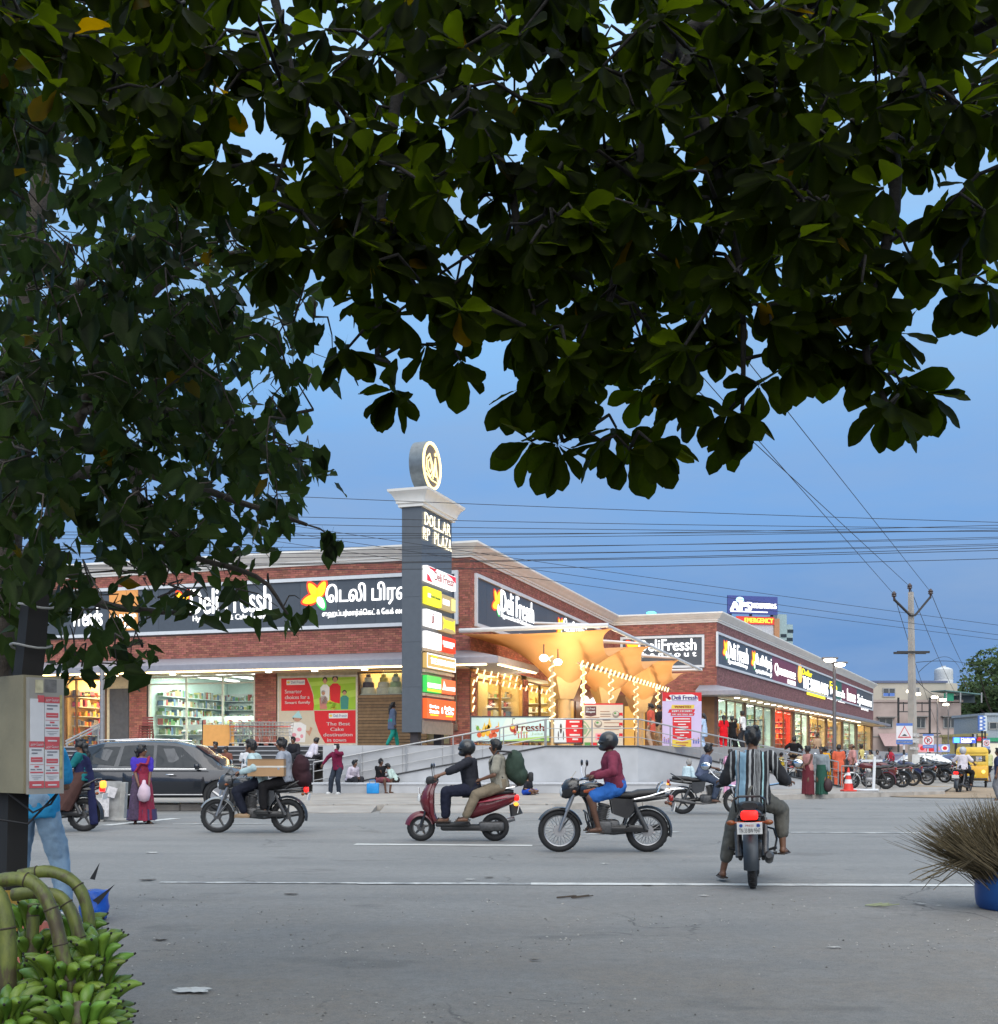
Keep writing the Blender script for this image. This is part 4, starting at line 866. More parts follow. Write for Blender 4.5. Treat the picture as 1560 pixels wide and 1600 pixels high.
railing('curved steel railing end by the traffic cone',[(13.3,44.7),(14.0,43.9),(14.3,43.2)],[.15,.15,.15],.85,.7)
# ------------------------------------------------------------------ ground floor bays
SHELF = mat('shelf_white',(.62,.63,.60),.5,var=.05); WARMW = mat('interior_warm',(.70,.52,.26),.7,var=.08); COOLW = mat('interior_pale_green',(.66,.76,.70),.7,var=.06); WOODB = mat('interior_wood',(.36,.20,.09),.6,var=.2,scale=4)
def goods(name,cols,seed):
 if name in MATS: return MATS[name]
 m,nt,b,out = _nodes(name); N,L = nt.nodes,nt.links; gi = N.new('ShaderNodeNewGeometry'); r_ = N.new('ShaderNodeValToRGB'); r_.color_ramp.interpolation = 'CONSTANT'
 e = r_.color_ramp.elements; e[0].color = (*cols[0],1); e[1].position = .999; e[1].color = (*cols[-1],1)
 for i,c in enumerate(cols[1:],1): q = e.new(i/len(cols)); q.color = (*c,1)
 tc = N.new('ShaderNodeTexCoord'); no = N.new('ShaderNodeTexNoise'); no.inputs['Scale'].default_value = 9; L.new(tc.outputs['Object'],no.inputs[0])
 hs = N.new('ShaderNodeHueSaturation'); mr = N.new('ShaderNodeMapRange'); mr.inputs[3].default_value = .6; mr.inputs[4].default_value = 1.4; L.new(no.outputs[0],mr.inputs[0]); L.new(mr.outputs[0],hs.inputs['Value'])
 L.new(gi.outputs['Random Per Island'],r_.inputs[0]); L.new(r_.outputs[0],hs.inputs['Color']); L.new(hs.outputs[0],b.inputs['Base Color']); b.inputs['Roughness'].default_value = .5; MATS[name] = m; return m
GROC = goods('goods_grocery',[(.5,.46,.4),(.36,.09,.07),(.13,.26,.09),(.5,.42,.16),(.5,.52,.5),(.14,.2,.3),(.2,.24,.12),(.42,.27,.14),(.3,.32,.3),(.45,.5,.42)],1)
CLOTH = goods('goods_clothes',[(.55,.05,.04),(.6,.35,.05),(.25,.25,.3),(.6,.5,.35),(.45,.08,.15),(.1,.12,.2),(.6,.15,.05)],2); CAKES = goods('goods_cakes',[(.7,.65,.5),(.12,.06,.03),(.7,.5,.15),(.65,.6,.6),(.6,.55,.2)],3)
REDS = goods('goods_red',[(.6,.03,.02),(.65,.10,.02),(.5,.02,.02),(.65,.25,.05)],4)
PRT = Matrix.Translation(-Vector((Cc.x,Cc.y,0)))
def bay(fr,s0,s1,z0,z1,wallm,goodsm,label,power,lc,depth=4.5,frm=None,mull=(),rows=4,trans=None,place_shelf=True,seed=1,style='box'):
 """a lit shop room behind glass: room shell, shelving with goods, panes and frame"""
 power *= .42 if fr is FW else .30; rr = random.Random(seed); m_ = MB(fr); d = -depth
 m_.box(s0,s1,d-.05,d,ZF,z1+.2); m_.box(s0-.05,s0,d,-.05,ZF,z1+.2); m_.box(s1,s1+.05,d,-.05,ZF,z1+.2); part(m_,'room_wall',wallm)
 m_ = MB(fr); m_.box(s0,s1,d,-.05,z1+.2,z1+.25); part(m_,'room_ceiling',mat('room_ceiling_white',(.7,.7,.68),.7))
 for i in range(max(1,int((s1-s0)/1.3))):
  s = s0+(i+.5)*(s1-s0)/max(1,int((s1-s0)/1.3)); m_ = MB(fr); m_.box(s-.08,s+.08,d+.5,-.9,z1+.12,z1+.16); part(m_,'ceiling_lamp',LEDC if lc[2] > .7 else LEDW)
 c = fr @ Vector(((s0+s1)/2,-1.9,z1+.08)); area('shop_light',c,c-Vector((0,0,2)),max(.6,(s1-s0)*.8),2.2,power,lc)
 f_ = MB(fr); w = .07
 f_.box(s0,s1,-.12,.02,z0,z0+w); f_.box(s0,s1,-.12,.02,z1-w,z1); f_.box(s0,s0+w,-.12,.02,z0+w,z1-w); f_.box(s1-w,s1,-.12,.02,z0+w,z1-w)
 for q in mull: f_.box(s0+(s1-s0)*q-.03,s0+(s1-s0)*q+.03,-.10,.015,z0+w,z1-w)
 if trans: f_.box(s0+w,s1-w,-.10,.013,trans-.03,trans+.03)
 wd = part(f_,'shop_window',frm or ALUF)
 ed = [0]+list(mull)+[1]
 for a,b in zip(ed,ed[1:]):
  p = MB(fr); p.box(s0+(s1-s0)*a+.04,s0+(s1-s0)*b-.04,-.06,-.052,z0+w,z1-w); o = p.build('pane',SHOPG); o.parent = wd; o.matrix_parent_inverse = Matrix.Identity(4)
  o.matrix_parent_inverse = Matrix.Identity(4)
 if place_shelf:
  c0 = fr @ Vector(((s0+s1)/2,-2.4,ZF)); t = thing('shop_shelving',label,'shelving',c0); inv = Matrix.Translation(-c0); k = MB(fr); g = MB(fr)
  for n_,zz in ((-depth+.35,2.6),(-depth*.55,1.45),(-1.0,1.0)):
   a,b = s0+.25,s1-.25
   if n_ == -1.0: a,b = s0+.3+(s1-s0)*.15,s1-.3-(s1-s0)*.1
   nz = max(1,int(zz/.42)); k.box(a,b,n_-.02,n_+.02,ZF,ZF+zz)
   for j in range(nz):
    z = ZF+.12+j*.42; k.box(a,b,n_+.02,n_+.36,z,z+.03); s = a+.03
    while s < b-.12:
     ww = rr.uniform(.06,.18); hh = rr.uniform(.10,.34)
     if rr.random() < .88:
      if style == 'hang' and j > 0: g.box(s,s+.07,n_+.06,n_+.32,z-.25,z+.34)
      elif style == 'veg' and rr.random() < .5: g.ell((s+.11,n_+.2,z+.12),(.12,.13,.11),n=8,k=5)
      else: g.box(s,s+ww-.015,n_+.06,n_+.30,z+.031,z+.03+hh)
     s += ww if style != 'hang' else .11
  sw = s0 if fr is FL else s1; sg = 1 if fr is FL else -1
  for j in range(6):
   z = ZF+.12+j*.42; k.box(min(sw+sg*.02,sw+sg*.38),max(sw+sg*.02,sw+sg*.38),-depth+.4,-.5,z,z+.03); y = -depth+.45
   while y < -.6:
    ww,hh = rr.uniform(.06,.2),rr.uniform(.10,.34); a_,b_ = sorted((sw+sg*.05,sw+sg*.34))
    if rr.random() < .9: g.box(a_,b_,y,y+ww-.015,z+.031,z+.03+hh)
    y += ww
  o = k.build('shelf',SHELF,t); o.matrix_parent_inverse = inv; o = g.build('goods',goodsm,t,kind='stuff'); o.matrix_parent_inverse = inv
 return wd
def pier(fr,s0,s1,mtb=BRK,z0=ZF,z1=4.84,n=.0):
 w = MB(fr); w.box(s0,s1,-.35,n,z0,z1); part(w,'pier_core',MORT); b = MB(fr); bricks(b,s0,s1,z0,z1,(),n); o = part(b,'brick_pier',mtb); o['kind'] = 'stuff'
zsill,ztop = ZF+.06,4.78
L_ = lambda px: sx(FL,px)
bay(FL,L_(-60),L_(96),zsill,ztop,WARMW,CLOTH,'racks of clothes in the shop furthest left, partly behind the metal box',420,(1,.72,.34),mull=(.33,.66),seed=3,style='hang')
bay(FL,L_(101),L_(166),zsill,ztop,WARMW,CLOTH,'shelves of folded clothes behind the red dressed mannequin',420,(1,.72,.34),mull=(.28,.9),trans=4.0,frm=BROWNF,seed=4)
w = MB(FL); w.box(L_(167),L_(204),-.2,-.02,ZF,4.84); part(w,'rendered_wall',mat('render_cream',(.6,.5,.33),.8))
pier(FL,L_(204),L_(231),n=.06)
bay(FL,L_(232.5),L_(399),zsill,ztop,COOLW,GROC,'supermarket shelving full of packets and melons in the pale green lit window',560,(.84,1,.93),mull=(.36,.70),seed=5,style='veg',depth=6.5,frm=mat('window_frame_cream',(.62,.60,.50),.5),trans=4.45)
pier(FL,L_(400),L_(433),n=.05)
w = MB(FL); w.box(L_(433),L_(559),-.25,-.02,ZF,4.84); part(w,'rendered_wall',MATS['render_cream'])
bay(FL,L_(559),L_(705),zsill,ztop,WARMW,CAKES,'display of tiered cakes above the brown slatted shutter',300,(1,.82,.5),mull=(.6,),seed=6,frm=BROWNF,place_shelf=False)
pier(FL,L_(705),-.0,n=.04)
# slatted shutter with a shelf of cakes above it
sh = thing('slatted_shutter','brown horizontal slatted shutter under a row of cakes beside the grey sign pillar','shutter',FL @ Vector((L_(600),.1,ZF))); inv = Matrix.Translation(-(FL @ Vector((L_(600),.1,ZF)))); BW = mat('shutter_wood',(.20,.125,.06),.5,var=.2,orand=.2)
for i in range(16): m_ = MB(FL); m_.box(L_(560),L_(668),.03,.075,ZF+.05+i*.128,ZF+.05+i*.128+.105); o = m_.build('slat',BW,sh); o.matrix_parent_inverse = inv
m_ = MB(FL); m_.box(L_(560),L_(668),-.005,.028,ZF,ZF+2.1); o = m_.build('shutter_back',mat('shutter_back',(.05,.03,.02),.7),sh); o.matrix_parent_inverse = inv
for i,px in enumerate((569,593,612,640)):
 c0 = FL @ Vector((L_(px),-.45,ZF+2.15)); ck = thing('tiered_cake',('tall white and brown tiered cake at the left end of the cake shelf','yellow topped tiered cake second along the cake shelf','pale green tiered cake beside the sign pillar','cream tiered cake behind the sign pillar')[i],'cake',c0); z = 0
 for j,(rr_,hh) in enumerate(((.30,.26),(.23,.22),(.16,.20),(.09,.14))):
  m_ = MB(); m_.lathe([(rr_,z),(rr_+.012,z+.02),(rr_,z+hh-.02),(rr_-.03,z+hh)],20); z += hh; m_.build('tier',mat('icing_%d%d' % (i,j),((.68,.62,.5),(.10,.05,.03),(.68,.62,.5),(.10,.05,.03),(.66,.6,.5),(.66,.6,.5),(.66,.5,.08),(.66,.5,.08),(.6,.62,.5),(.35,.45,.25),(.6,.62,.5),(.35,.45,.25),(.6,.5,.4),(.6,.5,.4),(.6,.5,.4),(.2,.1,.05))[i*4+j],.5),ck)
m_ = MB(FL); m_.box(L_(560),L_(690),-.9,-.1,ZF+2.09,ZF+2.14); part(m_,'cake_shelf',SHELF)
# B face ground floor
B_ = lambda px: sx(FB,px)
pier(FB,.002,B_(744),n=.03)
bay(FB,B_(746),B_(816),zsill,ztop,WARMW,GROC,'warm lit shelves seen through the corner window framed by spiral lights',520,(1,.74,.40),mull=(.5,),seed=8,frm=mat('window_frame_gold',(.45,.26,.09),.5),depth=4)
pier(FB,B_(817),B_(824),n=.03)
bay(FB,B_(825),B_(872),zsill,ztop,WARMW,CAKES,'bakery shelves and white box by the entrance behind the first canopy column',420,(1,.80,.5),mull=(.4,),seed=9,frm=BROWNF,depth=4)
w = MB(FB); w.box(B_(873),LB,-.3,-.02,ZF,5.0); part(w,'entrance_wall',mat('entrance_wood',(.20,.105,.05),.6,var=.2,scale=3))
for i,px in enumerate((890,905,922,935,946)): w = MB(FB); s = B_(px); w.box(s-.75,s+.75,-.02,.03,ZF,ZF+2.5); part(w,'entrance_door',(emat('door_glow_alt_0',(.75,.42,.10),.45),mat('door_glow_alt_1',(.25,.13,.06),.4))[i % 2])  # every other door glows by added emission to brighten the dark entrance
for i,px in enumerate((905,919,934)):
 w = MB(FB); s = B_(px); w.ell((s,.35,4.25),(.95,.08,.33),n=20); part(w,'lit_emblem',emat('emblem_glow',(1,1,1),1.1))
w = MB(FC); w.box(.002,LC,-.3,-.02,ZF,5.0); part(w,'entrance_wall',MATS['entrance_wood'])
for i in range(3): w = MB(FC); w.box(.7+i*1.6,1.9+i*1.6,-.02,.03,ZF,ZF+2.6); part(w,'entrance_door',MATS['door_glow_alt_%d' % (i % 2)])
# wing shops
W_ = lambda px: sx(FW,px)
pier(FW,.002,W_(1121),n=.05)
specs = [(1122,1163,COOLW,GROC,'crowded tall shelves in the first pale green window of the long wing',(.9,1,.8),700,'box'),(1166,1207,COOLW,GROC,'dense shelves in the second pale green window of the long wing',(.9,1,.82),700,'box'),
         (1211,1238,REDS,REDS,'red draped display in the glowing red shop of the wing',(1,.5,.3),900,'hang'),(1242,1263,COOLW,GROC,'glittering stock in the window right of the red shop',(1,.95,.75),700,'box'),
         (1265,1291,WARMW,CLOTH,'hanging clothes in the mannequin shop of the wing',(1,.85,.6),800,'hang'),(1293,1316,WARMW,CLOTH,'dark shop stock behind the street lamp post',(1,.85,.6),700,'hang'),
         (1318,1337,COOLW,GROC,'pale display in the bright yellow green window',(.95,1,.75),1300,'box'),(1340,1362,WARMW,GROC,'stock in the last orange fronted shop of the wing',(1,.85,.6),900,'box')]
for i,(a,b,wm,gm,lb,lc,pw,sty) in enumerate(specs):
 bay(FW,W_(a),W_(b),zsill,ztop,wm if wm is not REDS else mat('red_room',(.6,.05,.03),.6),gm,lb,pw,lc,mull=(.33,.66) if i < 2 else (.5,),seed=20+i,frm=BROWNF,depth=5,style=sty)
for (a,b) in ((1163,1166),(1207,1211),(1238,1242),(1263,1265),(1291,1293),(1316,1318),(1337,1340),(1362,1364)): w = MB(FW); w.box(W_(a)+.1,W_(b)-.1,-.3,.04,ZF,4.84); part(w,'wing_pier',mat('pier_brown',(.20,.12,.07),.6))
w = MB(FW); w.box(W_(1364)+.1,LW,-.3,0,ZF,5); part(w,'end_wall',mat('end_wall_brown',(.13,.09,.075),.8))
# drain pipe on the corner pier
w = MB(FL); w.tube([(-.55,.10,4.7),(-.55,.10,2.6)],.04,8); w.rbox((-.55,.12,2.5),(.16,.1,.25),.02); part(w,'drain_pipe',mat('pipe_brown',(.16,.10,.07),.5))
# ================================================================== signs on the building
EN,SUBT = 'Deli Fressh','Hypermarket & Cake Lounge'
TA = '\u0bc6\u0b9f\u0bb2\u0bbf \u0baa\u0bbf\u0bb0\u0bb7\u0bcd'; TAS = '\u0bc8\u0bb9\u0baa\u0bcd\u0baa\u0bb0\u0bcd\u0bae\u0bbe\u0bb0\u0bcd\u0b95\u0bcd\u0bc6\u0b95\u0b9f\u0bcd & \u0bc7\u0b95\u0b95\u0bcd \u0bb2\u0bb5\u0bc1\u0b9e\u0bcd\u0b9a\u0bcd'
PETY = emat('petal_yellow',(1,.55,.02),0.75); PETR = emat('petal_rim_red',(.9,.06,.02),0.60); PETG = emat('petal_rim_green',(.05,.55,.12),0.55); PETW = emat('petal_white',(.85,1,.9),1.00)
def petal(mb,fr,cx,cz,ang,L,W,y0,y1,m=0):
 pts = []
 for i in range(16):
  a = 2*math.pi*i/16; u,v = L*.5*(1+math.cos(a)),W*.5*math.sin(a)*(1-.25*math.cos(a)); ca,sa = math.cos(ang),math.sin(ang); pts.append((cx+u*ca-v*sa,cz+u*sa+v*ca))
 mb.prism(pts,y0,y1,fr,m)
def flower(par,inv,fr,cx,cz,s,y=.05):
 for nm,mt,rim in (('emblem_rim',PETR,1),('emblem_petal',PETY,0)):
  m_ = MB()
  for a in (62,125,195): petal(m_,fr,cx,cz,R(a),s*(1.0 if rim else .88),s*(.62 if rim else .44),y+(.0 if rim else .012),y+(.01 if rim else .035))
  o = m_.build(nm,mt,par); o.matrix_parent_inverse = inv
 for nm,mt,rim in (('emblem_rim',PETG,1),('emblem_petal',PETW,0)):
  m_ = MB(); petal(m_,fr,cx+.03*s,cz,R(-62),s*(.78 if rim else .66),s*(.5 if rim else .34),y+(.0 if rim else .012),y+(.01 if rim else .035)); o = m_.build(nm,mt,par); o.matrix_parent_inverse = inv
def lettering(par,inv,fr,s,x0,x1,z0,z1,mt,y=.05,t=.02,name='letters',bold=.012):
 if fr is not FL: bold *= .6
 m_ = MB(); put_text(m_,s,fr,x0,x1,z0,z1,y,t,bold=bold); o = m_.build(name,mt,par,sharp=30); o.matrix_parent_inverse = inv; return o
def signband(fr,box,label,pw=1.25,cols=None):
 s0,s1,z0,z1 = box; c0 = fr @ Vector(((s0+s1)/2,0,z0)); t = thing('shop_sign',label,'shop sign',c0); inv = Matrix.Translation(-c0)
 m_ = MB(fr); w = .14
 m_.box(s0,s1,.003,.12,z1-w,z1); m_.box(s0,s1,.003,.12,z0,z0+w); m_.box(s0,s0+w,.003,.12,z0+w,z1-w); m_.box(s1-w,s1,.003,.12,z0+w,z1-w)
 o = m_.build('frame',FRM,t); o.matrix_parent_inverse = inv
 n = max(1,round((s1-s0-2*w)/pw)); L = (s1-s0-2*w-.02)/n
 for i in range(n):
  a = s0+w+.01+i*L; m_ = MB(fr); m_.box(a+.004,a+L-.004,.003,.04+rnd.uniform(0,.004),z0+w+.01,z1-w-.01); o = m_.build('panel',(cols(a+L/2) if cols else None) or PANEL,t); o.matrix_parent_inverse = inv
 return t,inv
# --- left facade
t,inv = signband(FL,sgL,'long grey sign band of the left facade with white English and Tamil lettering',1.7); S = lambda px: sx(FL,px,.05); Zl = lambda px,py: zx(FL,px,py,.05)
flower(t,inv,FL,S(287),Zl(287,941),.62); lettering(t,inv,FL,EN,S(298),S(424),Zl(360,958),Zl(360,918),LETT); lettering(t,inv,FL,SUBT,S(302),S(422),Zl(360,971),Zl(360,960),LETS,bold=.006)
flower(t,inv,FL,S(497),Zl(497,933),.80); lettering(t,inv,FL,TA,S(510),S(648),Zl(575,948),Zl(575,910),LETT); lettering(t,inv,FL,TAS,S(504),S(655),Zl(575,964),Zl(575,951),LETS,bold=.006)
m_ = MB(FL); m_.box(S(172),S(216),.05,.10,Zl(200,985),Zl(200,918)); o = m_.build('light_box',emat('lightbox_orange',(.75,.34,.10),0.40),t); o.matrix_parent_inverse = inv
lettering(t,inv,FL,'SAREES',S(174),S(214),Zl(195,982),Zl(195,960),LETT,y=.10)
lettering(t,inv,FL,'Trends',S(112),S(160),Zl(140,978),Zl(140,950),LETT)
# --- corner facade
t,inv = signband(FB,sgB,'grey sign band on the receding facade right of the sign pillar above the canopy'); S = lambda px: sx(FB,px,.05); Zl = lambda px,py: zx(FB,px,py,.05)
flower(t,inv,FB,S(777),Zl(777,944),.72); lettering(t,inv,FB,EN,S(783),S(834),Zl(808,965),Zl(808,932),LETT,bold=.02); lettering(t,inv,FB,SUBT,S(783),S(833),Zl(808,975),Zl(808,966),LETS,bold=.01)
flower(t,inv,FB,S(876),Zl(876,985),.75); lettering(t,inv,FB,TA,S(881),S(917),Zl(898,998),Zl(898,972),LETT,bold=.02); lettering(t,inv,FB,TAS,S(882),S(917),Zl(898,1008),Zl(898,1000),LETS,bold=.01)
# --- inner facade
t,inv = signband(FC,sgC,'grey hangout sign board on the inner facade behind the canopy'); S = lambda px: sx(FC,px,.05); Zl = lambda px,py: zx(FC,px,py,.05)
flower(t,inv,FC,S(990),Zl(990,1016),.75); lettering(t,inv,FC,'DeliFressh',S(998),S(1088),Zl(1043,1017),Zl(1043,999),LETT,bold=.02); lettering(t,inv,FC,'h a n g o u t',S(1004),S(1088),Zl(1046,1029),Zl(1046,1018),LETT,bold=.02)
# --- wing
MARO = mat('sign_panel_maroon',(.23,.035,.06),.4,var=.1); GRNP = mat('sign_panel_green',(.03,.15,.10),.4,var=.1)
Sw = lambda px: sx(FW,px,.05)
def wc(s):
 if Sw(1209) < s < Sw(1243): return MARO
 if Sw(1316) < s < Sw(1340): return MARO
 if Sw(1303) < s < Sw(1315): return GRNP
 return None
t,inv = signband(FW,sgW,'very long sign band of the right wing carrying six lit shop names',1.3,wc); S = Sw; Zl = lambda px,py: zx(FW,px,py,.05)
flower(t,inv,FW,S(1134),Zl(1134,1017),.75); lettering(t,inv,FW,EN,S(1138),S(1169),Zl(1153,1033),Zl(1153,1008),LETT,bold=.03); lettering(t,inv,FW,SUBT,S(1138),S(1168),Zl(1153,1042),Zl(1153,1034),LETS,bold=.02)
flower(t,inv,FW,S(1178),Zl(1178,1033),.80); lettering(t,inv,FW,TA,S(1181),S(1206),Zl(1194,1047),Zl(1194,1025),LETT,bold=.03); lettering(t,inv,FW,TAS,S(1181),S(1206),Zl(1194,1056),Zl(1194,1048),LETS,bold=.02)
lettering(t,inv,FW,'Queensense',S(1211),S(1243),Zl(1227,1060),Zl(1227,1041),LETT,bold=.03); lettering(t,inv,FW,'FASHION',S(1231),S(1243),Zl(1237,1070),Zl(1237,1063),LETS,bold=.02)
YELL = emat('sign_yellow',(1,.80,.02),0.80); m_ = MB(); petal(m_,FW,S(1250),Zl(1250,1067),R(90),1.5,1.6,.05,.09); o = m_.build('emblem',emat('emblem_orange',(1,.42,.08),0.90),t); o.matrix_parent_inverse = inv
lettering(t,inv,FW,'Dollar',S(1254),S(1269),Zl(1261,1056),Zl(1261,1047),YELL,bold=.03); lettering(t,inv,FW,'THE SHIRTLANDS',S(1255),S(1294),Zl(1275,1081),Zl(1275,1063),LETT,bold=.04)
m_ = MB(FW); m_.box(S(1261),S(1289),.05,.09,Zl(1275,1089),Zl(1275,1082)); o = m_.build('yellow_strip',YELL,t); o.matrix_parent_inverse = inv
lettering(t,inv,FW,'Fab',S(1297),S(1308),Zl(1302,1078),Zl(1302,1066),YELL,bold=.04); lettering(t,inv,FW,'Naturals',S(1298),S(1320),Zl(1309,1088),Zl(1309,1076),LETT,bold=.05); lettering(t,inv,FW,'beauty salon',S(1293),S(1320),Zl(1306,1097),Zl(1306,1090),LETS,bold=.04)
lettering(t,inv,FW,'luxe',S(1324),S(1337),Zl(1330,1096),Zl(1330,1078),LETT,bold=.06); lettering(t,inv,FW,'Spinners',S(1340),S(1362),Zl(1351,1106),Zl(1351,1088),LETT,bold=.06); lettering(t,inv,FW,'LOUNGE',S(1346),S(1357),Zl(1351,1110),Zl(1351,1105),LETS,bold=.04)
# ================================================================== the sign pillar
TY = 39.6; p0 = U(659,1182,TY); p0.z = 0
p1 = None; a1 = (706-CX)/F; sB = (a1*p0.y-p0.x)/(uB.x-a1*uB.y); FT_ = frame(p0,uB,nB)         # right face; x runs away from the viewer
aL = (628-CX)/F; sLf = (aL*p0.y-p0.x)/(-uL.x+aL*uL.y)                                            # width of the narrow left face
tz = lambda py,px=659: CH+(HZ-py)/F*(p0+uB*sx(FT_,px)).y
pil = thing('sign_pillar','tall grey sign pillar with lit shop panels and a round emblem on top','sign pillar',p0); PI_ = Matrix.Translation(-p0)
PG = mat('pillar_cladding',(.11,.122,.135),.4,var=.06,metal=.25,orand=.04); PLEG = mat('pillar_leg',(.05,.04,.04),.6)
ztop_,zbot_ = tz(790),tz(1144)
W2 = sLf; nj = 5
for i in range(nj):
 za,zb = zbot_+(ztop_-zbot_)*i/nj,zbot_+(ztop_-zbot_)*(i+1)/nj
 m_ = MB(FT_); m_.box(0,sB,-W2,0,za+.003,zb-.003); o = m_.build('cladding_panel',PG,pil); o.matrix_parent_inverse = PI_
for s in (.35,sB-.35): m_ = MB(FT_); m_.box(s-.14,s+.14,-W2*.7,-W2*.3,ZF,zbot_+.002); o = m_.build('leg',PLEG,pil); o.matrix_parent_inverse = PI_
m_ = MB(); rg = []
for e,z in ((.0,ztop_-.02),(.10,ztop_-.02),(.10,ztop_+.07),(.16,ztop_+.10),(.16,ztop_+.15),(.20,ztop_+.26),(.28,ztop_+.40),(.38,ztop_+.48),(.40,ztop_+.56),(0,ztop_+.58)):
 rg.append([FT_ @ Vector(p) for p in ((-e,e,z),(sB+e,e,z),(sB+e,-W2-e,z),(-e,-W2-e,z))])
m_.loft(rg); o = m_.build('capital',TRIM,pil,sharp=25); o.matrix_parent_inverse = PI_
# round emblem
s_mid = sx(FT_,678); zc = CH+(HZ-728)/F*(p0+uB*s_mid).y; rr_ = .86; qd = nB
cN = FT_ @ Vector((s_mid,-W2*.12,zc)); cB = FT_ @ Vector((s_mid,-W2*.12-.50,zc))
zc = max(zc,ztop_+.58+rr_-.04)
cN.z = cB.z = zc
m_ = MB(); m_.cyl(cB,cN,rr_,n=48); dk = m_.build('emblem_drum',mat('drum_grey',(.16,.18,.19),.35,.4),pil,sharp=30); dk.matrix_parent_inverse = PI_
m_ = MB(); m_.torus(cN+nB*.02,rr_-.07,.055,ax=nB,n=48,k=8); o = m_.build('emblem_ring',emat('emblem_gold',(1,.74,.30),1.30),dk); o.matrix_parent_inverse = Matrix.Identity(4)
m_ = MB(); m_.cyl(cN,cN+nB*.012,rr_-.13,n=48); o = m_.build('emblem_face',mat('emblem_face',(.20,.15,.11),.5),dk); o.matrix_parent_inverse = Matrix.Identity(4)
FE = frame(cN+nB*.015-Vector((0,0,zc))*0,uB,nB); FE.translation = cN+nB*.015
m_ = MB()
def stroke(pts,w=.035):
 w *= .75
 for a,b in zip(pts,pts[1:]):
  d = Vector((b[0]-a[0],0,b[1]-a[1])); d.normalize(); n_ = Vector((-d.z,0,d.x))*w; A,B = Vector((a[0],0,a[1]))-d*w*.7,Vector((b[0],0,b[1]))+d*w*.7
  m_.prism([((A+n_).x,(A+n_).z),((B+n_).x,(B+n_).z),((B-n_).x,(B-n_).z),((A-n_).x,(A-n_).z)],0,.02,FE)
stroke([(-.50,.16),(-.50,-.20),(-.14,-.42),(.06,-.20),(.06,.06),(-.22,.38),(-.50,.16)],.028); stroke([(-.34,.10),(-.34,-.12),(-.16,-.24),(-.06,-.12),(-.06,.04),(-.2,.2),(-.34,.10)],.022)
stroke([(.08,-.42),(.32,.34),(.54,-.42)],.030); stroke([(.20,-.30),(.32,.08),(.42,-.30),(.20,-.30)],.02); stroke([(-.52,-.36),(-.02,-.50),(.54,-.50)],.024); m_.prism([(.24,.42),(.34,.42),(.30,.54)],0,.05,FE)
o = m_.build('emblem_monogram',MATS['emblem_gold'],dk); o.matrix_parent_inverse = Matrix.Identity(4)
GOLDL = emat('pillar_letters',(1,.86,.58),1.30)
def slab_text(word,x0,x1,z0,z1):
 """seriffed capitals: each letter fitted to its own cell, with slab serifs on its stems"""
 m_ = MB(); n = len(word); w = (x1-x0)/n; h = z1-z0
 for i,ch in enumerate(word):
  if ch == ' ': continue
  a,b = x0+w*i+w*.10,x0+w*(i+1)-w*.10; put_text(m_,ch,FT_,a,b,z0,z1,.03,.012,bold=0)
  feet_ = {'D': ((a+.12*w,1,1),),'L': ((a+.12*w,1,1),),'R': ((a+.12*w,1,1),),'P': ((a+.12*w,1,1),),'A': ((a+.06*w,0,1),(b-.06*w,0,1))}.get(ch,())
  for x,tp,bt in feet_:
   for on,z in ((tp,z1-h*.07),(bt,z0)):
    if on: m_.prism([(x-w*.13,z),(x+w*.13,z),(x+w*.13,z+h*.06),(x-w*.13,z+h*.06)],.032,.043,FT_)
 o = m_.build('letters',GOLDL,pil,sharp=30); o.matrix_parent_inverse = PI_
px2s = lambda px: sx(FT_,px,.05)
slab_text('DOLLAR',px2s(664),px2s(705.5),tz(819.5,664),tz(800.5,664))
slab_text('RP PLAZA',px2s(661.5),px2s(706.5),tz(842,661.5),tz(823,661.5))
# lit panels: rows down the right face
def pz(py): return CH+(HZ-py)/F*(p0+uB*.2).y
PW = emat('panel_white',(1,.97,.95),0.75)
def lp(x0,x1,py0,py1,mt,label=None):
 z1,z0 = pz(py0),pz(py1); m_ = MB(FT_); m_.box(x0,x1,.003,.16,z0,z1); o = m_.build('light_panel',mt,pil); o.matrix_parent_inverse = PI_; return o,z0,z1
def on(o,mt,polys,name='print',y=.162):
 m_ = MB()
 for pl in polys: m_.prism(pl,y,y+.006,FT_)
 q = m_.build(name,mt,o); q.matrix_parent_inverse = Matrix.Identity(4); return q
def rect(a,b,c,d): return [(a,c),(b,c),(b,d),(a,d)]
def ptext(o,s,a,b,c,d,mt,y=.164,bold=.008):
 m_ = MB(); put_text(m_,s,FT_,a,b,c,d,y,.006,bold=bold); q = m_.build('print_lettering',mt,o); q.matrix_parent_inverse = Matrix.Identity(4)
xa,xb = .10,sB-.02; xm = (xa+xb)/2
REDP = emat('panel_red',(.85,.03,.05),0.50); YELP = emat('panel_yellow',(.95,.82,.02),0.60); TANP = emat('panel_tan',(.48,.36,.16),0.45); ORAP = emat('panel_orange',(1,.12,.02),0.55); GREP = emat('panel_green',(.05,.62,.10),0.50); SCAR = emat('panel_scarlet',(.95,.04,.015),0.55); OCHR = emat('panel_ochre',(.62,.40,.12),0.45); INKR = mat('ink_red',(.45,.03,.04),.5); INKG = mat('ink_green',(.08,.25,.05),.5)
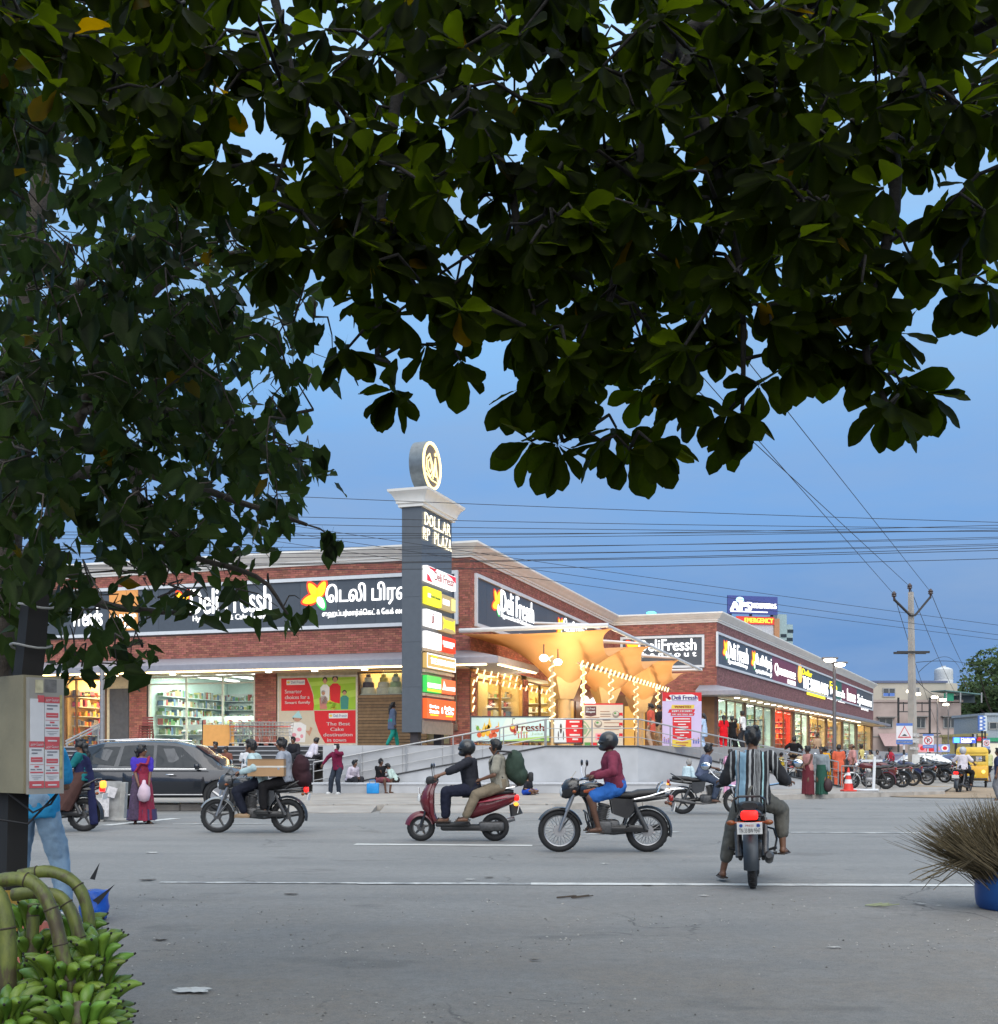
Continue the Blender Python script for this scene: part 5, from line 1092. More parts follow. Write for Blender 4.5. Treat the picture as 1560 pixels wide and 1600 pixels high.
o,z0,z1 = lp(xa,xb,884,908,PW); on(o,REDP,[[(xa,z1-.02),(xa+.9,z1-.02),(xa+.7,z1-.14),(xa+.2,z1-.05)],[(xb-1.0,z1-.02),(xb,z1-.02),(xb,z1-.25),(xb-.4,z1-.12)],[(xa,z0),(xa+.5,z0),(xa+.2,z0+.2),(xa,z0+.25)]]); ptext(o,EN,xa+.7,xb-.15,z0+.12,z0+.42,INKR)
o,z0,z1 = lp(xa,xm-.02,917,943,YELP); on(o,PW,[rect(xa+.08,xa+.35,z0+.22,z0+.36)]); ptext(o,'fresh bazaar',xa+.35,xm-.12,z0+.24,z0+.34,INKG)
o,z0,z1 = lp(xm+.02,xb,920,944,TANP); on(o,PW,[rect(xm+.10,xm+.75,z0+.17,z0+.37)]); on(o,emat('panel_lemon',(.9,.85,.25),0.55),[rect(xb-.42,xb-.03,z0+.05,z1-.06)])
o,z0,z1 = lp(xa,xm-.02,952,978,PW); ptext(o,'j',xa+.4,xa+.62,z0+.12,z1-.1,INKR)
o,z0,z1 = lp(xm+.02,xb,955,979,TANP); on(o,YELP,[[(xm+.12,z0+.05),(xm+.3,z0+.12),(xb-.25,z0+.12),(xb-.08,z0+.05),(xb-.14,z0+.28),(xb-.08,z1-.05),(xb-.3,z1-.12),(xm+.3,z1-.12),(xm+.12,z1-.05),(xm+.2,z0+.28)]])
o,z0,z1 = lp(xa,xm-.02,986,1012,PW)
o,z0,z1 = lp(xm+.02,xb,988,1012,SCAR); on(o,PW,[rect(xm+.10,xb-.12,z0+.24,z0+.38),rect(xm+.2,xb-.3,z0+.16,z0+.22)])
o,z0,z1 = lp(xa,xb,1020,1043,OCHR); on(o,PW,[rect(xa,xb,z1-.05,z1),rect(xa,xb,z0,z0+.05),rect(xa,xa+.05,z0+.06,z1-.06),rect(xb-.05,xb,z0+.06,z1-.06)]); ptext(o,'THE SHIRTLANDS',xa+.35,xb-.15,z0+.16,z0+.36,LETT,bold=.02); ptext(o,'Dollar',xa+.4,xa+1.0,z0+.39,z0+.47,YELP)
o,z0,z1 = lp(xa,xm-.02,1055,1081,GREP); on(o,PW,[rect(xa+.05,xm-.08,z0+.15,z0+.32)]); on(o,YELP,[rect(xa+.02,xm-.05,z0+.03,z0+.11)])
o,z0,z1 = lp(xm+.02,xb,1057,1080,emat('panel_orange_pale',(1,.15,.05),0.55)); on(o,PW,[[(xm+.05,z0+.12),(xb-.05,z0+.12),(xb-.05,z0+.27),(xm+.4,z0+.24),(xm+.22,z1-.05),(xm+.15,z0+.27)]])
o,z0,z1 = lp(xa,xb,1091,1122,ORAP); ptext(o,'Suriya',xa+.25,xa+1.1,z0+.34,z0+.48,LETT,bold=.015); ptext(o,'Sweets',xa+.25,xa+1.1,z0+.18,z0+.32,LETT,bold=.015); ptext(o,'&',xm-.02,xm+.12,z0+.2,z0+.42,LETT); ptext(o,'Indian',xm+.3,xb-.2,z0+.34,z0+.48,LETT,bold=.015); ptext(o,'Cafe',xm+.35,xb-.25,z0+.18,z0+.32,LETT,bold=.015); on(o,YELP,[rect(xa+.3,xa+1.05,z0+.10,z0+.14),rect(xm+.4,xb-.3,z0+.10,z0+.14)])
for py in (1015,1048,1085): m_ = MB(FT_); z = pz(py); m_.box(.05,sB,.003,.10,z-.05,z+.05); o = m_.build('panel_ledge',mat('ledge_tan',(.5,.38,.26),.6),pil); o.matrix_parent_inverse = PI_
m_ = MB(FT_); m_.box(.03,sB-.0,.003,.06,pz(1145)-.03,pz(1126)); o = m_.build('base_panel',mat('pillar_base_taupe',(.24,.19,.155),.5),pil); o.matrix_parent_inverse = PI_
# ================================================================== poster,boards,banners
class Board:
 def __init__(s,name,label,cat,fr,x0,x1,z0,z1,y0,t,face,rim=None,group=None):
  s.fr,s.x0,s.x1,s.z0,s.z1,s.y = fr,x0,x1,z0,z1,y0+t
  c = fr @ Vector(((x0+x1)/2,y0,z0)); s.o = thing(name,label,cat,c,0,group); s.inv = Matrix.Translation(-c)
  m_ = MB(fr); m_.box(x0,x1,y0,y0+t,z0,z1); s.add(m_,'board',face)
  if rim:
   m_ = MB(fr); w = .05; m_.box(x0-w,x1+w,y0-.01,y0+t+.015,z1,z1+w); m_.box(x0-w,x1+w,y0-.01,y0+t+.015,z0-w,z0); m_.box(x0-w,x0,y0-.01,y0+t+.015,z0,z1); m_.box(x1,x1+w,y0-.01,y0+t+.015,z0,z1); s.add(m_,'frame',rim)
 def add(s,m_,name,mt): o = m_.build(name,mt,s.o,sharp=30); o.matrix_parent_inverse = s.inv; return o
 def P(s,u,v): return (s.x0+(s.x1-s.x0)*u,s.z0+(s.z1-s.z0)*v)
 def poly(s,mt,polys,lay=1,name='print'):
  m_ = MB()
  for pl in polys: m_.prism([s.P(*p) for p in pl],s.y+.003*lay-.002,s.y+.003*lay,s.fr)
  return s.add(m_,name,mt)
 def rect(s,mt,rs,lay=1): return s.poly(mt,[[(a,c),(b,c),(b,d),(a,d)] for a,b,c,d in rs],lay)
 def oval(s,mt,os_,lay=2): return s.poly(mt,[[(a+c*math.cos(2*math.pi*i/20),b+d*math.sin(2*math.pi*i/20)) for i in range(20)] for a,b,c,d in os_],lay)
 def text(s,mt,tx,a,b,c,d,lay=3,bold=.0):
  m_ = MB(); p,q = s.P(a,c),s.P(b,d); put_text(m_,tx,s.fr,p[0],q[0],p[1],q[1],s.y+.003*lay-.001,.002,bold=bold); return s.add(m_,'lettering',mt)
ink = lambda n,c: mat('ink_'+n,c,.6,var=.04)
WH,RD,LG,BE,SK,DKP,YL,PK,LV,BL,GN,TE = ink('white',(.72,.72,.70)),ink('poster_red',(.62,.015,.02)),ink('lime',(.30,.50,.03)),ink('beige',(.55,.48,.36)),ink('flesh',(.48,.25,.16)),ink('dark',(.03,.02,.02)),ink('yellow',(.72,.52,.06)),ink('pink',(.70,.28,.32)),ink('lavender',(.58,.47,.66)),ink('blue',(.10,.14,.42)),ink('green',(.05,.30,.12)),ink('teal',(.35,.58,.60))
S = lambda px: sx(FL,px,.05)
b = Board('wall_poster','big red, green and beige wall poster with a family and a girl','poster',FL,S(436),S(557),ZF+.12,4.62,-.015,.05,BE,mat('poster_frame',(.6,.58,.52),.5))
b.poly(RD,[[(.03,.5),(.45,.5),(.46,.6),(.44,.75),(.40,.88),(.36,.985),(.03,.985)],[(.47,.015),(.99,.015),(.99,.495),(.46,.495),(.47,.35),(.52,.18),(.60,.015)]])
b.poly(LG,[[(.455,.505),(.99,.505),(.99,.985),(.37,.985),(.42,.86),(.455,.72)]],1); b.poly(ink('lime_light',(.42,.60,.08)),[[(.46,.58),(.99,.7),(.99,.8),(.45,.66)],[(.42,.86),(.99,.9),(.99,.96),(.40,.92)]],2)
for x,y in ((.20,.905),(.75,.40)): b.rect(WH,[(x-.10,x+.14,y-.02,y+.055)],2); b.text(ink('navy',(.05,.05,.2)),'Deli Fressh',x-.04,x+.13,y,y+.04,3); b.oval(YL,[(x-.075,y+.02,.02,.018)],3)
for i,s_ in enumerate(('Smarter','choices for a','Smart family')): b.text(WH,s_,.08,(.30,.40,.41)[i],.76-i*.085,.815-i*.085,3,.006)
for i,s_ in enumerate(('The Best','Cake','destination','in town')): b.text(WH,s_,(.62,.67,.58,.63)[i],(.92,.84,.95,.87)[i],.275-i*.08,.325-i*.08,3,.006)
def fig(b,x,y,h,shirt,hairm,w=.05):
 b.poly(shirt,[[(x-w,y),(x+w,y),(x+w*1.2,y+h*.62),(x+w*.5,y+h*.74),(x-w*.5,y+h*.74),(x-w*1.2,y+h*.62)]],3); b.oval(hairm,[(x,y+h*.92,w*.62,h*.12)],3); b.oval(SK,[(x,y+h*.87,w*.45,h*.10)],4)
fig(b,.60,.60,.38,WH,DKP,.05); fig(b,.73,.60,.40,RD,DKP,.06); fig(b,.58,.515,.27,ink('stripe',(.5,.2,.15)),DKP,.045); fig(b,.85,.515,.27,ink('stripe_green',(.05,.25,.2)),DKP,.045); b.oval(LG,[(.68,.58,.06,.05),(.74,.56,.05,.05)],5); b.oval(YL,[(.66,.62,.03,.03),(.71,.54,.03,.03)],5)
fig(b,.24,.03,.40,WH,DKP,.10); b.oval(PK,[(.20,.14,.03,.03),(.27,.22,.03,.03),(.24,.07,.04,.03),(.30,.12,.02,.03)],5); b.poly(TE,[[(.17,.40),(.31,.385),(.26,.50)]],5); b.poly(SK,[[(.35,.20),(.40,.12),(.44,.24),(.41,.26),(.40,.2)]],4)
# ledge boards by the landing
XY = lambda px,Y: XU(px,Y)
FRNT = lambda Y,ang=0: frame(Vector((0,Y,0)),Vector((math.cos(R(ang)),math.sin(R(ang)),0)),Vector((math.sin(R(ang)),-math.cos(R(ang)),0)))
fz = lambda py,Y: CH+(HZ-py)/F*Y
Y = 43.2; fr = FRNT(Y); b = Board('juice_banner','long juice bar banner with fruits and red lettering behind the ramp railing','banner',fr,XY(737,Y),XY(858.5,Y),fz(1158,Y),fz(1121,Y),0,.06,ink('mint',(.52,.70,.68)),mat('banner_frame',(.05,.05,.055),.5))
b.poly(ink('grass',(.35,.55,.15)),[[(.3,0),(1,0),(1,.22),(.7,.14),(.5,.05)]]); b.poly(ink('mint_light',(.62,.74,.66)),[[(.35,.3),(.75,.25),(.7,.95),(.45,.98)]],1)
b.oval(ink('juice',(.75,.42,.03)),[(.21,.45,.035,.25),(.15,.3,.03,.12)],2); b.oval(ink('fruit',(.60,.10,.03)),[(.28,.4,.03,.11),(.33,.5,.03,.13),(.10,.26,.03,.11),(.25,.22,.03,.11),(.30,.25,.03,.1)],3); b.poly(ink('splash',(.72,.5,.08)),[[(.05,.7),(.12,.3),(.15,.4)],[(.20,.5),(.23,1.0),(.26,.6)],[(.33,.5),(.35,.85),(.36,.45)],[(.12,.35),(.17,.8),(.2,.4)]],2); b.oval(ink('leaf',(.15,.35,.05)),[(.08,.55,.02,.1),(.92,.1,.04,.07)],3)
b.text(ink('juice_red',(.45,.06,.03)),'Fressh',.58,.93,.42,.74,3,.012); b.text(ink('juice_green',(.3,.42,.2)),'Juice',.77,.92,.24,.36,3); b.oval(ink('juice_red',(.45,.06,.03)),[(.53,.55,.04,.18),(.56,.36,.02,.12)],3); b.rect(DKP,[(.525,.53,.7,.95),(.53,.56,.93,.96)],4); b.oval(YL,[(.53,.6,.025,.1)],4)
for i in range(4): b.rect(ink('juice_red',0),[(.60+i*.035,.612+i*.035,.12,.34)],3); b.oval((LG,RD,LG,YL)[i],[(.606+i*.035,.36,.012,.05)],4)
Y = 43.1; fr = FRNT(Y); b = Board('menu_banner','white and red menu banner between the juice banner and the beige board','banner',fr,XY(866,Y),XY(910,Y),fz(1160,Y),fz(1124,Y),0,.05,ink('pale',(.60,.66,.68)),MATS['banner_frame'])
b.poly(RD,[[(.44,0),(1,0),(1,1),(.42,1),(.40,.6)]]); b.oval(DKP,[(.24,.6,.04,.22),(.15,.3,.02,.2),(.33,.3,.02,.2)],2)
for i,(a,c) in enumerate(((.55,.9),(.62,.85),(.7,.8),(.55,.92),(.65,.85))): b.rect(WH,[(a,c,.86-i*.19,.93-i*.19)],2)
Y = 42.6; fr = FRNT(Y); b = Board('menu_board','tall beige food menu board with a red top edge beside the landing','menu board',fr,XY(912,Y),XY(973.5,Y),fz(1166,Y),fz(1099,Y),0,.06,ink('menu_beige',(.62,.52,.40)))
b.rect(RD,[(0,1,.965,1)]); b.poly(ink('brown',(.10,.03,.03)),[[(.04,.72),(.18,.69),(.32,.72),(.32,.93),(.04,.93)]]); b.text(WH,'Deli Fressh',.07,.29,.85,.90,3); b.text(WH,'Hangout',.07,.29,.77,.83,3,.01)
for i,(x0,x1,y) in enumerate(((.42,.66,.80),(.42,.7,.74),(.42,.68,.69),(.48,.68,.6),(.52,.9,.54),(.52,.95,.45),(.52,.9,.38),(.52,.88,.26),(.05,.4,.66),(.08,.33,.62))): b.rect(ink('brown',0) if i % 2 else ink('menu_line',(.30,.12,.06)),[(x0,x1,y,y+.014)],2)
for x,y,r_ in ((.82,.74,.09),(.37,.52,.10)): b.oval(ink('bowl',(.25,.20,.16)),[(x,y,r_,r_*.9)],2); b.oval(ink('food',(.55,.5,.38)),[(x,y+.02,r_*.75,r_*.55)],3); b.oval(GN,[(x-.02,y+.03,r_*.35,r_*.25)],4)
for y in (.70,.47,.22): b.poly(RD,[[(.90,y),(.945,y+.02),(.99,y),(.99,y+.08),(.90,y+.08)]],2)
for k_ in (.22,.17,.12): b.poly(ink('leafline%d' % int(k_*100),((.25,.35,.2),(.62,.52,.40),(.25,.35,.2))[int((.22-k_)/.05+.5)]),[[(0,.38-k_),(.06,.38-k_*.8),(k_*.9,.38),(.06,.38+k_*.8),(0,.38+k_)]],2+int((.22-k_)/.05+.5))
b.rect(PK,[(.3,.48,.14,.30)],2); b.rect(RD,[(.35,.43,.16,.27)],3); b.rect(GN,[(.02,.58,.01,.09)],2); b.rect(RD,[(.18,.34,.015,.085)],3); b.rect(WH,[(.36,.54,.03,.07)],3)
Y = 41.5; fr = FRNT(Y); b = Board('job_board','tall lilac job advert board with a red header and a red block of text','notice board',fr,XY(1035,Y),XY(1096,Y),fz(1167,Y),fz(1082,Y),0,.06,LV)
b.rect(RD,[(0,1,.84,1)]); b.poly(WH,[[(.09,.84),(.92,.84),(.9,.93),(.75,.965),(.2,.955),(.09,.90)]],2); b.text(ink('indigo',(.12,.06,.35)),'Deli Fressh',.24,.89,.865,.945,3,.01); b.oval(RD,[(.14,.91,.05,.03),(.18,.89,.04,.03)],3); b.rect(ink('indigo',0),[(.24,.88,.847,.855)],3)
b.poly(YL,[[(.22,.70),(.80,.70),(.82,.77),(.24,.77)]],2); b.text(ink('brick',(.42,.10,.03)),'WANTED',.31,.73,.715,.755,3,.012); b.poly(RD,[[(.14,.625),(.80,.625),(.84,.69),(.18,.69)],[(.21,.57),(.80,.57),(.83,.62),(.22,.62)]],2); b.text(WH,'MALE / FEMALE',.25,.76,.64,.675,3,.01); b.text(WH,'FULL TIME / PART TIME',.25,.78,.58,.608,3,.006)
b.poly(RD,[[(.26,.16),(.5,.12),(.74,.16),(.74,.55),(.26,.55)]],2)
for i in range(8): w_ = (.2,.21,.1,.16,.17,.18,.05,.13)[i]; b.rect(WH,[(.5-w_,.5+w_,.505-i*.05,.523-i*.05)],3)
b.poly(YL,[[(.25,0),(.74,0),(.74,.14),(.5,.10),(.25,.14)]],2); b.rect(ink('brick',0),[(.34,.66,.065,.085),(.4,.6,.02,.04)],3)
for x in (.05,.10,.15,.19,.80,.86,.92): h = rnd.uniform(.05,.11); b.rect(BL if x > .5 else ink('violet',(.3,.2,.45)),[(x-.018,x+.018,.06,.06+h)],2); b.oval(SK,[(x,.075+h,.016,.014)],2)
for px in (1050,1082): m_ = MB(FRNT(Y)); x = XY(px,Y); m_.tube([(x,-.02,fz(1167,Y)),(x,-.05,ZF)],.02,6); b.add(m_,'stand_leg',STE)
# ================================================================== the stretched canopy
fo = lambda u,v: Cc+uB*u+nB*v
cn = thing('fabric_canopy','orange stretched fabric canopy on funnel columns before the entrance','canopy',fo(9.6,3.1)); cin = Matrix.Translation(-fo(9.6,3.1))
def canmat():
 m,nt,b,out = _nodes('canopy_fabric'); N,L = nt.nodes,nt.links
 d,t_,mx = N.new('ShaderNodeBsdfDiffuse'),N.new('ShaderNodeBsdfTranslucent'),N.new('ShaderNodeMixShader'); mx.inputs[0].default_value = .3
 tc = N.new('ShaderNodeTexCoord'); no = N.new('ShaderNodeTexNoise'); no.inputs['Scale'].default_value = .9; L.new(tc.outputs['Object'],no.inputs[0]); cr = N.new('ShaderNodeValToRGB'); cr.color_ramp.elements[0].position = .3; cr.color_ramp.elements[0].color = (.76,.41,.17,1); cr.color_ramp.elements[1].position = .7; cr.color_ramp.elements[1].color = (.80,.47,.22,1)
 L.new(no.outputs[0],cr.inputs[0]); L.new(cr.outputs[0],d.inputs[0]); L.new(cr.outputs[0],t_.inputs[0]); L.new(d.outputs[0],mx.inputs[1]); L.new(t_.outputs[0],mx.inputs[2]); L.new(mx.outputs[0],out.inputs[0]); N.remove(b); return m
CANV = canmat(); colu = [2.6,9.8,17.4]; edges = [-1.0,6.2,13.6,22.4]; VW = 5.6
def canz(U_,V_):
 z = 6.05
 for c in colu:
  r_ = math.hypot((U_-c),(V_-3.1)*1.0); z -= 2.15*max(0,1-r_/3.3)**2.0
 # sag between the edge cables
 for a,b_ in zip(edges,edges[1:]):
  if a <= U_ <= b_: t = (U_-a)/(b_-a); z -= .03*math.sin(math.pi*t)*(.3+.7*V_/VW)
 return z-.22*(V_/VW)**2-.18*(V_/VW)*(1-V_/VW)*2
def canp(u,v,dz=0):
 U_ = edges[0]+(edges[-1]-edges[0])*u; k_ = 0
 for a,b_ in zip(edges,edges[1:]):
  if a <= U_ <= b_: k_ = math.sin(math.pi*(U_-a)/(b_-a))
 V_ = v*(VW+.35-1.05*k_**.7); eu = U_+(.9*math.sin(math.pi*v))*(1-u*2 if u < .06 or u > .94 else 0)*0
 e2 = max(0,1-u*12)-max(0,1-(1-u)*12); U2 = U_+.35*e2*math.sin(math.pi*v)
 zz = canz(U2,V_)
 for c in colu:
  r_ = math.hypot(U2-c,V_-3.1)
  if r_ < .5: zz = min(zz,4.52)
 zz += .22*(1-k_)*v; p = fo(U2,V_); return Vector((p.x,p.y,zz+dz))
m_ = MB(); m_.grid(lambda u,v: canp(u,v),150,44); m_.grid(lambda u,v: canp(u,v,.012),150,44); o = m_.build('membrane',CANV,cn,sharp=180); o.matrix_parent_inverse = cin
FRP = mat('canopy_pipe_white',(.62,.62,.62),.45,var=.06)
def pipe(pts,r_,nm='frame_pipe'):
 m_ = MB(); m_.tube(pts,r_,10); o = m_.build(nm,FRP,cn); o.matrix_parent_inverse = cin
z3 = lambda p,z: Vector((p.x,p.y,z))
ZB = 6.16
pipe([z3(fo(-1.2,-.0),ZB),z3(fo(-1.2,VW+.2),ZB)],.085); pipe([z3(fo(-1.2,VW+.1),ZB),z3(fo(21.6,VW+.1),ZB)],.075); pipe([z3(fo(21.5,1.2),ZB),z3(fo(21.5,VW+.2),ZB)],.075)
for e in edges[1:3]: pipe([z3(fo(e,.02),6.75),z3(fo(e,VW+.1),ZB)],.06)
for a,b_ in ((-1.2,2.2),(6.2,3.4),(13.6,10.4)): pipe([z3(fo(a,VW+.1),ZB),z3(fo(a+1.3,2.6),6.5)],.05,'brace')
COLM = mat('canopy_column',(.66,.44,.20),.6,var=.06)
for c in colu:
 p = fo(c,3.1); m_ = MB()
 m_.loft([[(p.x+s_*math.cos(R(45+90*i)+R(18)),p.y+s_*math.sin(R(45+90*i)+R(18)),z) for i in range(4)] for s_,z in ((.40,3.68),(.44,3.74),(.78,4.50),(.74,4.56))]); o = m_.build('column_funnel',COLM,cn,sharp=20); o.matrix_parent_inverse = cin
 m_ = MB(); m_.cyl((p.x,p.y,ZF),(p.x,p.y,3.69),.25,n=16); o = m_.build('column',COLM,cn); o.matrix_parent_inverse = cin
 for dx_,dv in ((-1.5,.9),(1.6,-1.2)):
  q = fo(c+dx_*1.7,3.1+dv*1.5); l_ = bpy.data.lights.new('canopy_flood_fill','SPOT'); l_.energy = 260; l_.color = (1,.84,.58); l_.spot_size = R(150); l_.spot_blend = .6; l_.shadow_soft_size = .4  # unseen spots added around each column to light the fabric evenly from below
  lo = bpy.data.objects.new('canopy_flood_fill',l_); col.objects.link(lo); lo.location = (q.x,q.y,2.7); lo.rotation_euler = (R(180),0,0)
# beam with light chain,poles wrapped in light
LCH = emat('chain_light',(1,.80,.42),1.30)
ln = thing('light_chain','string of lights zigzagging along the lower beam of the orange canopy','string lights',fo(9,3.9)); lin = Matrix.Translation(-fo(9,3.9))
bmv = lambda u: z3(fo(u,4.3),4.93)
m_ = MB(); m_.tube([bmv(.2),bmv(19.6)],.05,6); o = m_.build('beam',BROWNF,ln); o.matrix_parent_inverse = lin
m_ = MB(); [m_.tube([bmv(.3+i*.80)+Vector((0,0,-.10))+nB*.07,bmv(.3+i*.80+.34)+Vector((0,0,.10))+nB*.07],.042,5) for i in range(24)]; o = m_.build('light_tube',LCH,ln); o.matrix_parent_inverse = lin
for i,px in enumerate((863,912,955,994,1028)):
 s = [0.6,5.6,10.4,15.3,19.5][i]; p = fo(s,4.3)
 a = (px-CX)/F; s = (a*(Cc.y+nB.y*4.3)-(Cc.x+nB.x*4.3))/(uB.x-a*uB.y); p = fo(s,4.3)
 w = thing('lit_pole',('slim pole wrapped in a spiral of lights, left of the first canopy column','second spiral lit pole, above the left half of the beige menu board','third spiral lit pole, above the right half of the beige menu board','fourth spiral lit pole, right of the menu board','fifth spiral lit pole, left of the lilac job board')[i],'lit pole',(p.x,p.y,ZF),0,'spiral lit poles under the canopy')
 m_ = MB(); m_.cyl((0,0,0),(0,0,3.15),.05,n=8); m_.build('pole',COLM,w); m_ = MB(); m_.tube([(.11*math.cos(t*.75),.11*math.sin(t*.75),.75+t*.042) for t in range(58)],.022,5); m_.build('light_spiral',LCH,w)
w = thing('window_lights','striped light rope framing the corner shop window','string lights',FB @ Vector((.3,.12,ZF))); win = Matrix.Translation(-(FB @ Vector((.3,.12,ZF))))
sa,sb = sx(FB,740,.15),sx(FB,858,.15); za,zb = fz(1114,45.3),4.42
for (a0,c0),(a1,c1) in (((sa,za),(sa,zb)),((sa,zb),(sb,zb)),((sa,zb+.33),(sx(FB,812,.15),zb+.33))):
 L2 = math.hypot(a1-a0,c1-c0); n = int(L2/(.30 if a0 == a1 else .80)); m_ = MB(FB)
 for i in range(n):
  t = (i+.5)/n; x,z = a0+(a1-a0)*t,c0+(c1-c0)*t; m_.tube([(x-.10,.16,z-.11),(x+.09,.16,z+.10)],.032,6)
 o = m_.build('light_rope',LCH,w); o.matrix_parent_inverse = win
 m_ = MB(FB); m_.tube([(a0,.08,c0),(a1,.08,c1)],.06,8); o = m_.build('rope_core',mat('rope_core',(.45,.2,.05),.6),w); o.matrix_parent_inverse = win
for px,s in ((850,.0),(872,.6)): q = z3(fo(sx(FB,px,3.6),3.6),4.95); w = thing('flood_light','bright flood light %s of the first canopy funnel' % ('left' if px == 850 else 'right'),'flood light',q); m_ = MB(); m_.ell((0,0,0),(.16,.16,.13)); lq = bpy.data.lights.new('canopy_flood_fill','POINT'); lq.energy = 60; lq.color = (1,.76,.42); lq.shadow_soft_size = .2; lo = bpy.data.objects.new('canopy_flood_fill',lq); col.objects.link(lo); lo.location = q+nB*.6-Vector((0,0,.35)); m_.build('bulb',emat('flood_glow',(1,.95,.8),4.5),w); m_ = MB(); m_.tube([(0,0,.1),(0,0,.5)],.03,6); m_.build('bracket',BROWNF,w)
# ================================================================== street furniture and the buildings behind
def at(par,mb,name,m,**kw):
 o = mb.build(name,m,par,**kw); o.matrix_parent_inverse = par.matrix_basis.inverted(); return o
POLEM = mat('pole_concrete',(.36,.33,.29),.85,var=.15,scale=2.5,bump=.2); IRON = mat('iron_black',(.02,.02,.021),.6)
# concrete power pole with a V cross-arm
pb = Vector((XU(1427,51.5),51.5,.13)); pt = Vector((XU(1423.5,51.5),51.5,CH+(HZ-925)/F*51.5))
pole = thing('power_pole','tall concrete power pole with V shaped cross arm and insulators','power pole',pb)
m_ = MB(); m_.tube([pb,pb.lerp(pt,.05),pt],[.31,.235,.125],4,up=(0,1,0)); at(pole,m_,'shaft',POLEM,sharp=20)
m_ = MB(); m_.lathe([(.85,0),(.5,.12),(.36,.2)],14,0,pb-Vector((0,0,.02))); at(pole,m_,'footing',DIRT)
arm = pb.lerp(pt,.875); armL,armR = Vector((XU(1396,51.5),51.4,CH+(HZ-937)/F*51.5)),Vector((XU(1453,51.5),51.4,CH+(HZ-933)/F*51.5))
m_ = MB(); m_.tube([armL,arm+Vector((-.1,-.2,0)),arm+Vector((.1,-.2,0)),armR],.058,4); at(pole,m_,'cross_arm',IRON)
c2 = pb.lerp(pt,.685); m_ = MB(); m_.obox(c2+Vector((0,-.22,0)),(1.45,.06,.10)); m_.obox(c2+Vector((0,.22,0)),(1.45,.06,.10)); at(pole,m_,'cross_bar',IRON)
INS = [armL+Vector((0,0,.22)),pt+Vector((-.05,0,.25)),armR+Vector((0,0,.22))]
for q in INS: m_ = MB(); m_.lathe([(.03,-.3),(.05,-.12),(.12,-.08),(.09,-.02),(.12,.02),(.06,.10),(.03,.14)],10,0,q); at(pole,m_,'insulator',mat('porcelain_brown',(.05,.03,.028),.3))
m_ = MB(); m_.obox(pb+Vector((0,-.335,1.1)),(.34,.012,.46),Matrix.Rotation(.05,3,'Y')); at(pole,m_,'pasted_notice',mat('notice_white',(.55,.55,.53),.8,var=.2))
for z_,c_ in ((1.95,.20),(2.2,.16),(1.6,.12)): m_ = MB(); m_.obox(pb+Vector((-.05,-.315,z_)),(.42,.012,c_),Matrix.Rotation(.1,3,'Y')); at(pole,m_,'torn_notice',mat('notice_grey',(.42,.41,.40),.85,var=.4,scale=12))
# street lamp
Y = 46.0; lb = Vector((XU(1304,Y),Y,.15)); lt = CH+(HZ-1036)/F*Y
lampo = thing('street_lamp','slim grey street lamp with two lit heads before the long wing','street lamp',lb)
m_ = MB(); m_.tube([lb,lb+Vector((0,0,lt-.15))],[.085,.06],10); at(lampo,m_,'post',mat('lamp_post_grey',(.16,.15,.15),.45,.4))
for i,(px,py,d) in enumerate(((1297,1030,-1),(1312,1037,1))):
 q = U(px,py,Y); m_ = MB(); m_.tube([Vector((lb.x,Y,lt-.1)),q],.035,6); at(lampo,m_,'arm',MATS['lamp_post_grey']); m_ = MB(); m_.rbox(q+Vector((0,0,.04)),(.62,.24,.08),.03); at(lampo,m_,'lamp_head',MATS['lamp_post_grey'])
 m_ = MB(); m_.ell(q-Vector((0,0,.03)),(.24,.14,.10)); at(lampo,m_,'lamp_lens',emat('street_lamp_glow',(1,.88,.66),7.00))
for i,(px,py,Yy,pbx) in enumerate(((1423,1083,88,0),(1465,1092,96,1),(1482,1103,110,0))):
 b = Vector((XU(px,Yy),Yy,.1)); o_ = thing('street_lamp',('far street lamp whose glowing heads show on both sides of the concrete pole','far street lamp with two glowing heads before the stained building','farthest street lamp with one glowing head above the yellow autorickshaw')[i],'street lamp',b)
 h = CH+(HZ-py)/F*Yy; m_ = MB(); m_.tube([b,b+Vector((0,0,h-.1))],.07,8); at(o_,m_,'post',MATS['lamp_post_grey'])
 for s in ((-1,1) if i < 2 else (-1,)): m_ = MB(); m_.rbox(b+Vector((s*(.34 if i else .28)*(1 if i else .95)+(.12 if i == 0 else 0),-.3,h-.1+(.12 if s < 0 else -.1))),(.5,.3,.2),.06); at(o_,m_,'lamp_head',MATS['street_lamp_glow'])
